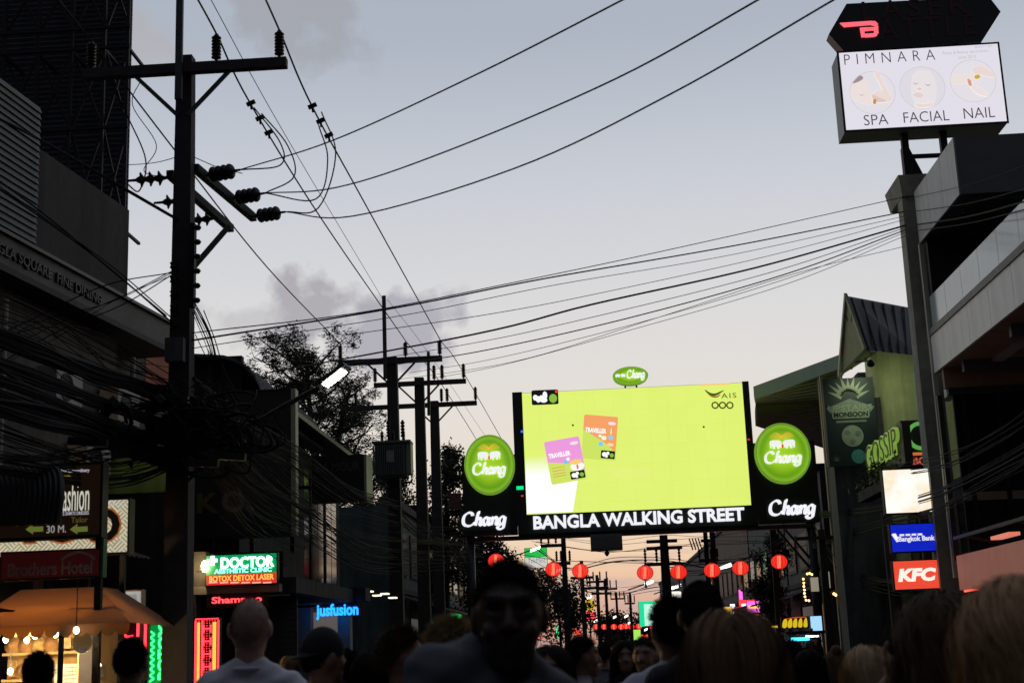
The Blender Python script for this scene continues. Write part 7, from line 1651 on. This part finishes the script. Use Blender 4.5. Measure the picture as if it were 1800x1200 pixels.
def hand(mb, wr, d, side, curl=0.35):
    wr = Vector(wr); d = Vector(d).normalized(); up = Vector((0, 1, 0)); a = d.cross(up)
    if a.length < 0.2: a = Vector((1, 0, 0))
    a = a.normalized(); b = a.cross(d).normalized()
    mb.ell(wr+d*0.045, (0.040, 0.022, 0.05), 12, 8, Matrix((a, b, d)).transposed())
    for i, (off, ln) in enumerate(((-0.028, 0.066), (-0.009, 0.076), (0.010, 0.070), (0.028, 0.054))):
        p = wr+d*0.085+a*off; q = p+(d*math.cos(curl)+b*math.sin(curl)).normalized()*ln*0.55; e = q+(d*math.cos(curl*2.2)+b*math.sin(curl*2.2)).normalized()*ln*0.5
        cap_(mb, p, q, 0.0092, 0.0085, 8); cap_(mb, q, e, 0.0085, 0.0075, 8)
    p = wr+d*0.03-a*0.035*side; q = p+(d*0.7-a*0.6*side+b*0.3).normalized()*0.04; e = q+(d*0.9-a*0.2*side+b*0.3).normalized()*0.03
    cap_(mb, p, q, 0.011, 0.010, 8); cap_(mb, q, e, 0.010, 0.0085, 8)
def torso(mb, g=0.0, fem=False, fat=0.0):
    sh = 0.150 if not fem else 0.128; w_ = 0.160 if not fem else 0.142
    mb.ell((0, 0.0, 1.27), (w_+g+fat, 0.110+g+fat, 0.20+g*0.5), 18, 12)
    cap_(mb, (-sh, -0.012, 1.405), (sh, -0.012, 1.405), 0.058+g, 0.058+g, 14)
    for s in (-1, 1): cap_(mb, (s*sh*0.8, -0.012, 1.425), (s*0.02, -0.012, 1.475), 0.042+g, 0.048+g)
    mb.ell((0, 0.004, 1.06), ((0.142 if not fem else 0.125)+g+fat*1.5, 0.105+g+fat*1.5, 0.19), 18, 12)
    if fem: mb.ell((0.065, 0.085, 1.27), (0.06+g, 0.055+g, 0.06+g)); mb.ell((-0.065, 0.085, 1.27), (0.06+g, 0.055+g, 0.06+g))
    mb.ell((0, -0.006, 0.93), ((0.160 if not fem else 0.17)+g+fat, 0.118+g+fat, 0.13+g*0.5), 18, 12)
def arms_def(fem, pose):
    sh = 0.165 if not fem else 0.142; out = []
    for s in (-1, 1):
        S = Vector((s*sh, -0.012, 1.395)); Eb = Vector((s*(sh+0.05), -0.02, 1.115)); W = Vector((s*(sh+0.045), 0.05, 0.875))
        if pose == 'raise_left' and s == -1: Eb = Vector((-0.30, 0.16, 1.345)); W = Vector((-0.150, 0.10, 1.54))
        if pose == 'walk': Eb += Vector((0, 0.05*s, 0)); W += Vector((0, 0.14*s, 0.02))
        if pose == 'phone': Eb = Vector((s*(sh+0.04), 0.05, 1.13)); W = Vector((s*0.06, 0.26, 1.25))
        out.append((s, S, Eb, W))
    return out
def strands(P, N, w, taper=0.25):      # P (n,k,3) points, N (n,3) outward: flat ribbons
    n, k, _ = P.shape; Tn = np.gradient(P, axis=1); S = np.cross(Tn, N[:, None, :]); S /= np.linalg.norm(S, axis=2)[..., None]+1e-9
    ww = (w if np.ndim(w) == 0 else np.asarray(w)[:, None])*np.linspace(1, taper, k)[None, :]*0.5
    V = np.empty((n, k, 2, 3)); V[:, :, 0] = P+S*ww[..., None]; V[:, :, 1] = P-S*ww[..., None]
    base = (np.arange(n)*k*2)[:, None]+(np.arange(k-1)*2)[None, :]; F = np.stack([base, base+1, base+3, base+2], -1).reshape(-1, 4)
    return V.reshape(-1, 3), F
def hairline(D, kind):
    ph = np.abs(np.arctan2(D[:, 0], D[:, 1])); xp = [0, R(45), R(75), R(95), R(125), R(180)]
    fp = {'short': [0.60, 0.52, 0.30, 0.05, -0.45, -0.62], 'long': [0.66, 0.50, 0.15, -0.15, -0.55, -0.65], 'balding': [0.95, 0.93, 0.6, 0.15, -0.40, -0.6]}[kind]
    return np.interp(ph, xp, fp)
def make_hair(kind, seed, L=0.03, n=2600, vol=0.01, curl=0.0, w=0.004, up=0.0, bare=False):
    nr = np.random.default_rng(seed); hl = 'long' if kind in ('long', 'curly', 'bun') else ('balding' if kind == 'balding' else 'short')
    D = nr.normal(0, 1, (n*4, 3)); D /= np.linalg.norm(D, axis=1)[:, None]; D = D[D[:, 2] > hairline(D, hl)+nr.normal(0, 0.03, len(D))][:n]; n = len(D)
    c = np.array(HC[:])+np.array([0, -0.004, 0.002]); r = np.array(HR[:])*1.015
    P0 = c+D*r; N = D/r; N /= np.linalg.norm(N, axis=1)[:, None]; V = []; F = []
    if kind in ('short', 'balding', 'curly'):
        k = 4 if kind != 'curly' else 7; P = np.empty((n, k, 3)); P[:, 0] = P0-N*0.004
        sweep = np.array([0.0, -0.55, -0.45]); d = N*(0.75+up)+sweep*(0.75-min(0.6, up))+nr.normal(0, 0.28, (n, 3)); d /= np.linalg.norm(d, axis=1)[:, None]
        st = L*nr.uniform(0.6, 1.2, n)[:, None]/(k-1)
        for i in range(1, k):
            P[:, i] = P[:, i-1]+d*st
            d = d+nr.normal(0, 0.12+curl, (n, 3))+np.array([0, 0, -0.10]); d += N*0.10; d /= np.linalg.norm(d, axis=1)[:, None]
            q = (P[:, i]-c)/(r*1.01); ln = np.linalg.norm(q, axis=1); ins = ln < 1; P[ins, i] = c+(q[ins]/ln[ins][:, None])*r*1.01
    else:
        k = 14; P = np.empty((n, k, 3)); lay = nr.random(n)*vol; P[:, 0] = c+D*r*(1.0+0.85*lay[:, None]/0.09)
        ln = L*nr.uniform(0.8, 1.05, n); st = ln/(k-1); ph = nr.random(n)*6.28; frq = nr.uniform(18, 34, n); side = np.sign(D[:, 0]+nr.normal(0, .05, n))
        for i in range(1, k):
            p = P[:, i-1]; q = (p-c)/r; N_ = q/np.linalg.norm(q, axis=1)[:, None]
            g = np.tile(np.array([0, -0.35, -1.0]), (n, 1)); g[:, 0] += side*0.55*np.clip(N_[:, 2], 0, 1); g[:, 1] -= 0.5*np.clip(N_[:, 2], 0, 1)
            above = np.clip((p[:, 2]-(c[2]-0.03))/0.04, 0, 1)[:, None]; tan = g-N_*np.sum(g*N_, 1)[:, None]; tan /= np.linalg.norm(tan, axis=1)[:, None]+1e-9
            dn = np.stack([0.16*N_[:, 0], -0.10+0*N_[:, 0], -np.ones(n)], 1); d = tan*above+dn*(1-above); d /= np.linalg.norm(d, axis=1)[:, None]
            pn = p+d*st[:, None]; a_ = ph+frq*i*st
            pn[:, 0] += curl*0.012*np.cos(a_); pn[:, 1] += curl*0.008*np.sin(a_)
            q = (pn-c)/(r*(1.03+lay[:, None]/0.09)); l2 = np.linalg.norm(q, axis=1); ins = l2 < 1; pn[ins] = c+(q[ins]/l2[ins][:, None])*r*(1.03+lay[ins][:, None]/0.09)
            # stay outside neck, shoulders and back
            low = pn[:, 2] < 1.56; rad = np.hypot(pn[:, 0], pn[:, 1]+0.0); m_ = low & (rad < 0.078); pn[m_, 1] -= 0.006
            fr_ = low & (pn[:, 1] > 0.03); pn[fr_, 0] += np.sign(pn[fr_, 0])*0.004; pn[fr_, 1] -= 0.010
            sh_ = (pn[:, 2] < 1.475-0.38*np.maximum(0, np.abs(pn[:, 0])-0.03)) & (np.abs(pn[:, 0]) < 0.24) & (pn[:, 1] > -0.125); pn[sh_, 1] -= 0.02
            P[:, i] = pn
        nlk = 110; lk = nr.integers(0, nlk, n); lo_ = nr.normal(0, 0.010, (nlk, 3)); lo_[:, 2] *= 0.3; tt_ = np.linspace(0, 1, k)[None, :, None]**1.3
        fly = (nr.random(n) < 0.06)[:, None, None]*nr.normal(0, 0.022, (n, 1, 3))
        P += (lo_[lk][:, None, :]+fly)*tt_
    Vs, Fs = strands(P, N, w)
    V.append(Vs); F.append(Fs); off = len(Vs)
    # scalp layer under the strands
    nu, nv = 40, 24; vs = []; ok = []
    th = np.pi*np.arange(nv+1)/nv; ps = 2*np.pi*np.arange(nu)/nu
    TH, PS = np.meshgrid(th, ps, indexing='ij'); DD = np.stack([np.sin(TH)*np.cos(PS), np.sin(TH)*np.sin(PS), np.cos(TH)], -1).reshape(-1, 3)
    okv = DD[:, 2] > hairline(DD, hl)-0.05; V.append(c+DD*r*(1.025 if kind != 'balding' else 1.008)); f2 = []
    for i in range(nv):
        for j in range(nu):
            q = (i*nu+j, (i+1)*nu+j, (i+1)*nu+(j+1) % nu, i*nu+(j+1) % nu)
            if all(okv[x] for x in q) and not bare: f2.append([x+off for x in q])
    F.append(np.array(f2, dtype=int).reshape(-1, 4)); off += len(DD)
    if kind == 'bun':
        m2 = 900; D2 = nr.normal(0, 1, (m2, 3)); D2 /= np.linalg.norm(D2, axis=1)[:, None]; cc = c+np.array([0, -0.05, 0.115]); T2 = np.cross(D2, np.array([0.2, 0.3, 1.0])); T2 /= np.linalg.norm(T2, axis=1)[:, None]
        PP = np.stack([cc+(D2*math.cos(a)+T2*math.sin(a))*0.042*(1+0.1*nr.random(m2)[:, None]) for a in (0, .3, .6, .9)], 1); v3, f3 = strands(PP, D2, 0.006); V.append(v3); F.append(f3+off)
    return np.concatenate(V), np.concatenate(F)
SKIN = {}
def skin(n, c): return M('skin_'+n, c, 0.55, 0.12, 30, 0.05)
def cloth(n, c): return M('cloth_'+n, c, 0.9, 0.12, 14, 0.35)
def person(label, px, pyt, Y, face=0, head=0, hair=('short', (0.02, 0.015, 0.012)), shirt=None, pants=(0.02, 0.022, 0.03), fem=False, sk=(0.30, 0.17, 0.11), pose='stand', hk={}, seed=1, vox=0.0085, fat=0.0, tilt=0, hero=False, cap=None, sleeves=True, group='people in the crowd', drop=0.0, fwd=0.0, shr=0.0):
    tp = aY(px, pyt, Y); extra = 0.012 if hair and hair[0] == 'short' else (0.04 if hair and hair[0] == 'curly' else 0.01+hk.get('vol', 0)*1.25)
    s = (tp.z-0.0)/(1.758+extra-drop); root = Vector((tp.x, Y, 0.0))
    t = T('person', label, 'person', root, group)
    Rz = np.array(Matrix.Rotation(R(face), 3, 'Z')); Rh = np.array(Matrix.Rotation(R(head), 3, 'Z') @ Matrix.Rotation(R(tilt), 3, 'Y')); pv = np.array([0, -0.01, 1.50])
    hof = np.array([0, fwd, -drop])
    def hrot(V): return (V-pv) @ Rh.T+pv+hof
    def fin(V): return (V*s) @ Rz.T
    def shear(m):
        if shr: m.v = [(x, y, z+shr*x*min(1, max(0, (z-1.0)/0.35))) for x, y, z in m.v]
    mh = MB(); head_prims(mh); hv = hrot(np.array(mh.v)); mb = MB()
    cap_(mb, (0, -0.012, 1.40), (0, -0.004+fwd, 1.57-drop), 0.062 if not fem else 0.052, 0.056 if not fem else 0.048, 16)
    torso(mb, 0, fem, fat)
    A = arms_def(fem, pose); k = 0.88 if fem else 1.0
    for s_, S, Eb, W in A:
        cap_(mb, S, Eb, 0.052*k, 0.040*k, 14); cap_(mb, Eb, W, 0.040*k, 0.026*k, 14); hand(mb, W, W-Eb, s_)
    for s_ in (-1, 1):
        st = 0.10*s_ if pose == 'walk' else 0.0
        cap_(mb, (s_*0.088, 0, 0.90), (s_*0.095, 0.02+st, 0.50), 0.085, 0.056, 14); cap_(mb, (s_*0.095, 0.02+st, 0.50), (s_*0.095, -0.01+st*1.6, 0.09), 0.056, 0.038, 14)
        mb.ell((s_*0.1, 0.05+st*1.6, 0.045), (0.045, 0.125, 0.045), 12, 8)
    shear(mb); mb.add([tuple(x) for x in hv], mh.f)
    V, LI, LS, NN = remesh(mb, vox, 3)
    # eye sockets, mouth line, nostrils pressed into the face
    q = (V-pv-hof) @ Rh+pv; fm = q[:, 2] > 1.50
    def press(cx, cy, cz, sx, sz, dpt):
        nonlocal V
        g = np.exp(-((q[:, 0]-cx)/sx)**2-((q[:, 2]-cz)/sz)**2)*(q[:, 1] > cy)*fm
        V = V-(np.array([0, 1.0, 0]) @ Rh.T)[None, :]*(g*dpt)[:, None]
    for s_ in (-1, 1): press(s_*0.032, 0.03, 1.657, 0.017, 0.008, 0.015); press(s_*0.034, 0.03, 1.625, 0.012, 0.012, 0.003); press(s_*0.012, 0.05, 1.600, 0.006, 0.004, 0.004)
    press(0, 0.05, 1.562, 0.022, 0.0028, 0.003)
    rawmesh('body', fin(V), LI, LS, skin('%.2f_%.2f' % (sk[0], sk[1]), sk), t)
    # clothing
    if shirt is not None:
        m2 = MB(); torso(m2, 0.016, fem, fat)
        if sleeves:
            for s_, S, Eb, W in A: cap_(m2, S, S.lerp(Eb, 0.72), 0.070*k, 0.066*k, 14)
        shear(m2); V, LI, LS, NN = remesh(m2, max(vox*1.2, 0.011), 9)
        V = V+NN*(0.0045*np.sin(V[:, 0]*31+V[:, 2]*23+seed)*np.sin(V[:, 1]*27-V[:, 2]*37+seed*2)+0.003*np.sin(V[:, 0]*70-V[:, 2]*55+seed)*np.sin(V[:, 2]*48+V[:, 0]*20))[:, None]
        so_ = rawmesh('shirt', fin(V), LI, LS, cloth('%d_%.2f' % (seed, shirt[0]), shirt), t)
        m3 = MB(); P = []
        for i in range(25):
            a = 2*math.pi*i/24; P.append(Vector((0.072*math.cos(a)*(0.9 if fem else 1.0), -0.012+0.068*math.sin(a), 1.482-0.030*max(0, math.sin(a)))))
        m3.tube(P, 0.010, 8, cap=False); rawv = np.array(m3.v); li = np.concatenate([np.array(f_) for f_ in m3.f]); ls = np.cumsum([0]+[len(f_) for f_ in m3.f[:-1]])
        rawmesh('collar', fin(rawv), li, ls, cloth('%d_%.2f' % (seed, shirt[0]), shirt), so_)
    m2 = MB(); m2.ell((0, -0.006, 0.93), (0.178+fat, 0.136+fat, 0.14), 18, 12)
    for s_ in (-1, 1):
        st = 0.10*s_ if pose == 'walk' else 0.0
        cap_(m2, (s_*0.088, 0, 0.90), (s_*0.095, 0.02+st, 0.50), 0.10, 0.076, 14); cap_(m2, (s_*0.095, 0.02+st, 0.50), (s_*0.095, -0.01+st*1.6, 0.14), 0.074, 0.064, 14)
    V, LI, LS, NN = remesh(m2, max(vox*1.6, 0.014), 3); rawmesh('trousers', fin(V), LI, LS, cloth('trouser_%.3f_%.3f' % (pants[0], pants[2]), pants), t)
    if hair:
        V, F = make_hair(hair[0], seed, **hk)
        ho = rawmesh('hair', fin(hrot(V)), F.ravel(), np.arange(len(F))*4, M('hair_%.3f_%.3f' % (hair[1][0], hair[1][2]), hair[1], 0.75, 0.25, 25, spec=0.12), t)
    if cap:
        V, F = [], []
        m2 = MB(); n_ = 24; rows_ = 8
        for i in range(rows_+1):
            a = R(90*i/rows_)*1.12
            for j in range(n_): p_ = 2*math.pi*j/n_; m2.v.append((HC.x+HR.x*1.12*math.sin(a)*math.cos(p_), HC.y+HR.y*1.10*math.sin(a)*math.sin(p_)-0.004, HC.z+0.022+HR.z*0.98*math.cos(a)))
        for i in range(rows_):
            for j in range(n_): m2.f.append((i*n_+j, (i+1)*n_+j, (i+1)*n_+(j+1) % n_, i*n_+(j+1) % n_))
        cv = np.array(m2.v); li = np.concatenate([np.array(f_) for f_ in m2.f]); ls = np.arange(len(m2.f))*4
        co_ = rawmesh('cap', fin(hrot(cv)), li, ls, cloth('cap', cap), t)
        m3 = MB(); pts = [(0.066*math.sin(R(a)), -0.075-0.085*math.cos(R(a))**0.8, 1.650-0.02*math.cos(R(a))) for a in range(-80, 81, 20)]+[(0.07, -0.06, 1.655), (0, -0.098, 1.665), (-0.07, -0.06, 1.655)]
        m3.slab(pts, (0, 0, 0.006)); li = np.concatenate([np.array(f_) for f_ in m3.f]); ls = np.cumsum([0]+[len(f_) for f_ in m3.f[:-1]])
        rawmesh('brim', fin(hrot(np.array(m3.v))), li, ls, cloth('cap', cap), co_, False)
    if hero:
        nr = np.random.default_rng(3); hm = M('facial_hair', (0.008, 0.006, 0.005), 0.5, 0.2, 30)
        def patch(nm, cs, n_, L_):
            C_ = []; 
            for (cx, cy, cz, sx, sz) in cs:
                m_ = n_; C_.append(np.stack([nr.normal(cx, sx, m_), np.full(m_, cy), nr.normal(cz, sz, m_)], 1))
            C_ = np.concatenate(C_); C_[:, 1] -= 3.5*(C_[:, 0]**2); Nn = np.tile([0, 1.0, 0], (len(C_), 1)); d = nr.normal(0, 0.35, C_.shape)+np.array([0, 0.25, -0.6]); d[:, 0] += np.sign(C_[:, 0])*0.5
            P_ = np.stack([C_, C_+d*L_*0.5, C_+d*L_], 1); v_, f_ = strands(P_, Nn, 0.0022); rawmesh(nm, fin(hrot(v_)), f_.ravel(), np.arange(len(f_))*4, hm, t)
        def eye(s_):
            m3 = MB(); m3.ell((s_*0.032, 0.070, 1.656), (0.012, 0.010, 0.0055), 12, 8); li = np.concatenate([np.array(f_) for f_ in m3.f]); ls = np.cumsum([0]+[len(f_) for f_ in m3.f[:-1]])
            rawmesh('eye', fin(hrot(np.array(m3.v))), li, ls, M('eye_dark', (0.02, 0.015, 0.012), 0.15, 0), t)
        patch('moustache', [(-0.015, 0.104, 1.584, 0.010, 0.003), (0.015, 0.104, 1.584, 0.010, 0.003)], 230, 0.009)
        patch('goatee', [(0, 0.099, 1.540, 0.014, 0.006)], 200, 0.010)
        for s_ in (-1, 1): patch('eyebrow', [(s_*0.036, 0.098, 1.682, 0.011, 0.0018)], 170, 0.007); eye(s_)
    return t
LAV = (0.58, 0.56, 0.66); BLK = (0.012, 0.012, 0.014); NAVY = (0.015, 0.02, 0.05)
BR = (0.030, 0.018, 0.011); BRL = (0.16, 0.10, 0.055); BLD = (0.34, 0.25, 0.13); DK = (0.012, 0.009, 0.007)
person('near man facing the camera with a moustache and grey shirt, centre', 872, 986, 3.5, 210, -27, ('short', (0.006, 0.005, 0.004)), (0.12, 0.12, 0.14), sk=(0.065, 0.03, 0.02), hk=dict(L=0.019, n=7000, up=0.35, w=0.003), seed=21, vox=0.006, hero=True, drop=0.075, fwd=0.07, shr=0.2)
person('bald man in a white t-shirt seen from behind, left of centre', 440, 1045, 5.8, 3, 0, ('short', (0.10, 0.075, 0.06)), (0.72, 0.70, 0.76), sk=(0.52, 0.30, 0.22), seed=22, fat=0.02, hk=dict(L=0.003, n=3500, w=0.0012, bare=True))
person('man with a dark cap worn backwards and dark t-shirt', 567, 1103, 6.2, -25, -20, ('short', DK), (0.030, 0.018, 0.030), sk=(0.28, 0.15, 0.10), hk=dict(L=0.02, n=1800), seed=23, cap=(0.012, 0.012, 0.014))
person('man with short fair-edged hair turned right, in dark clothes', 705, 1103, 6.3, -40, -35, ('short', (0.10, 0.065, 0.035)), BLK, sk=(0.34, 0.19, 0.13), hk=dict(L=0.04, n=3500, up=0.3), seed=24)
person('person with frizzy blond hair left of the near man', 792, 1088, 4.7, 5, 0, ('short', (0.42, 0.32, 0.18)), (0.015, 0.015, 0.017), fem=True, sk=(0.36, 0.2, 0.14), hk=dict(L=0.045, n=6500, curl=0.10, up=0.1, w=0.003), seed=25)
person('woman with dark hair low between the cap man and the fair-haired man', 652, 1140, 6.6, 0, 5, ('long', DK), BLK, fem=True, hk=dict(L=0.32, n=2600, vol=0.012, w=0.005), seed=26)
person('man with short dark hair and slate shirt beside the green neon', 231, 1119, 7.0, 4, 0, ('short', DK), (0.10, 0.105, 0.13), sk=(0.25, 0.14, 0.09), hk=dict(L=0.024, n=3000), seed=27)
person('person with dark wavy hair at the bottom left in front of the stall', 69, 1146, 7.8, 10, 15, ('short', (0.016, 0.011, 0.008)), BLK, sk=(0.26, 0.14, 0.09), hk=dict(L=0.035, n=3500, curl=0.2, up=0.3), seed=28)
person('man with dark hair and pale lavender t-shirt right of the near man', 1178, 1049, 5.7, 8, 8, ('short', (0.010, 0.008, 0.007)), LAV, sk=(0.28, 0.15, 0.10), hk=dict(L=0.035, n=3500), seed=29)
person('balding man behind the long haired woman', 1230, 1019, 5.3, -4, 0, ('balding', (0.03, 0.022, 0.018)), (0.016, 0.014, 0.018), sk=(0.30, 0.15, 0.11), hk=dict(L=0.016, n=2200), seed=30)
person('woman with long straight brown hair, right of centre at the bottom', 1281, 1058, 3.55, 0, 0, ('long', (0.22, 0.125, 0.07)), BLK, fem=True, hk=dict(L=0.62, n=6500, vol=0.030, w=0.0042), seed=31)
person('blonde woman at the bottom left of the raised arm', 1521, 1128, 5.9, 6, 10, ('long', (0.55, 0.38, 0.21)), (0.05, 0.04, 0.04), fem=True, hk=dict(L=0.55, n=4500, vol=0.022, w=0.005), seed=32)
person('woman with shoulder length dark hair and one arm raised to her head', 1651, 1030, 3.95, -3, -5, ('long', (0.13, 0.08, 0.048)), (0.10, 0.10, 0.11), fem=True, sk=(0.33, 0.18, 0.12), pose='raise_left', hk=dict(L=0.40, n=6000, vol=0.030, curl=0.8, w=0.0042), seed=33)
person('woman with thick light brown hair at the bottom right corner', 1782, 1000, 3.0, 8, 10, ('long', (0.55, 0.34, 0.18)), (0.05, 0.04, 0.035), fem=True, hk=dict(L=0.45, n=7000, vol=0.034, curl=0.8, w=0.004), seed=34)
person('man in profile with dark hair and pinkish white t-shirt beyond the near man', 1022, 1116, 8.2, -75, 0, ('short', DK), (0.36, 0.32, 0.33), sk=(0.28, 0.15, 0.10), hk=dict(L=0.035, n=2600), seed=35)
person('woman in navy partly behind the near man\'s right ear', 966, 1128, 6.6, 170, 0, ('long', BR), NAVY, fem=True, sk=(0.30, 0.17, 0.11), hk=dict(L=0.36, n=2200, vol=0.012, w=0.006), seed=36)
person('woman with long black hair and white blouse near the lit kiosk', 1419, 1138, 9.4, 5, 0, ('long', DK), (0.40, 0.38, 0.40), fem=True, hk=dict(L=0.5, n=2600, vol=0.014, w=0.006), seed=37, vox=0.012)
person('woman with a high hair knot and navy tank top', 1467, 1140, 9.8, 4, 0, ('bun', BRL), NAVY, fem=True, sk=(0.34, 0.19, 0.13), sleeves=False, hk=dict(L=0.10, n=2200, vol=0.005, w=0.006), seed=38, vox=0.012)
person('man in a white t-shirt just left of the woman in the white blouse', 1391, 1124, 10.5, 8, 0, ('short', DK), (0.40, 0.39, 0.40), hk=dict(L=0.03, n=1800), seed=39, vox=0.012)
person('dark haired person facing the camera between the two lavender and pink shirts', 1098, 1122, 10.5, 170, 10, ('long', DK), (0.03, 0.025, 0.03), fem=True, hk=dict(L=0.4, n=2200, vol=0.012, w=0.006), seed=40, vox=0.012)
person('person in a pale vest beside the lavender shirt man', 1132, 1118, 9.0, 175, -12, ('short', BR), (0.28, 0.27, 0.28), sk=(0.32, 0.18, 0.12), hk=dict(L=0.03, n=2000), seed=41, vox=0.012)
person('person in grey right of the bald man', 610, 1140, 8.6, -10, 0, ('short', DK), (0.05, 0.02, 0.02), hk=dict(L=0.03, n=1800), seed=42, vox=0.012)
# the crowd further on: four built, then copied
FAR = ['distant short haired walker in a grey shirt in the crowd', 'distant brown haired woman in a purple top in the crowd', 'distant short haired man in black in the crowd', 'distant light haired woman in a pale top in the crowd']
protos = [person(FAR[0], 1060, 1127, 14, 0, 0, ('short', DK), (0.20, 0.20, 0.22), hk=dict(L=0.03, n=700, w=0.006), seed=51, vox=0.018, pose='walk', group='distant crowd'),
          person(FAR[1], 1010, 1130, 17, 180, 0, ('long', BR), (0.06, 0.05, 0.08), fem=True, hk=dict(L=0.4, n=700, vol=0.01, w=0.01), seed=52, vox=0.018, pose='walk', group='distant crowd'),
          person(FAR[2], 1110, 1126, 19, 175, 0, ('short', BR), (0.02, 0.02, 0.025), hk=dict(L=0.03, n=700, w=0.006), seed=53, vox=0.018, pose='walk', group='distant crowd'),
          person(FAR[3], 1150, 1128, 13, 5, 0, ('long', BRL), (0.30, 0.27, 0.24), fem=True, hk=dict(L=0.45, n=700, vol=0.01, w=0.01), seed=54, vox=0.018, group='distant crowd')]
rr = random.Random(77); placed = []
kids = {p.name: [x for x in bpy.data.objects if x.parent == p] for p in protos}
def copy2(p):
    c = p.copy(); col.objects.link(c)
    for ch in kids[p.name]:
        d = ch.copy(); col.objects.link(d); d.parent = c
        for g in ch.children: e = g.copy(); col.objects.link(e); e.parent = d
    return c
i = 0
while i < 46:
    Y = 12+58*rr.random()**1.5; X = rr.uniform(-4.3, 6.8)
    if any(abs(X-a)+abs(Y-b)*0.5 < 0.7 for a, b in placed): continue
    if X/Y > 0.13 and Y < 20: continue
    placed.append((X, Y)); c = copy2(protos[i % 4]); c.location = (X, Y, 0); c.rotation_euler = (0, 0, rr.choice((0, 0, math.pi))+rr.uniform(-0.4, 0.4)); k = rr.uniform(0.93, 1.05); c.scale = (k, k, k); i += 1
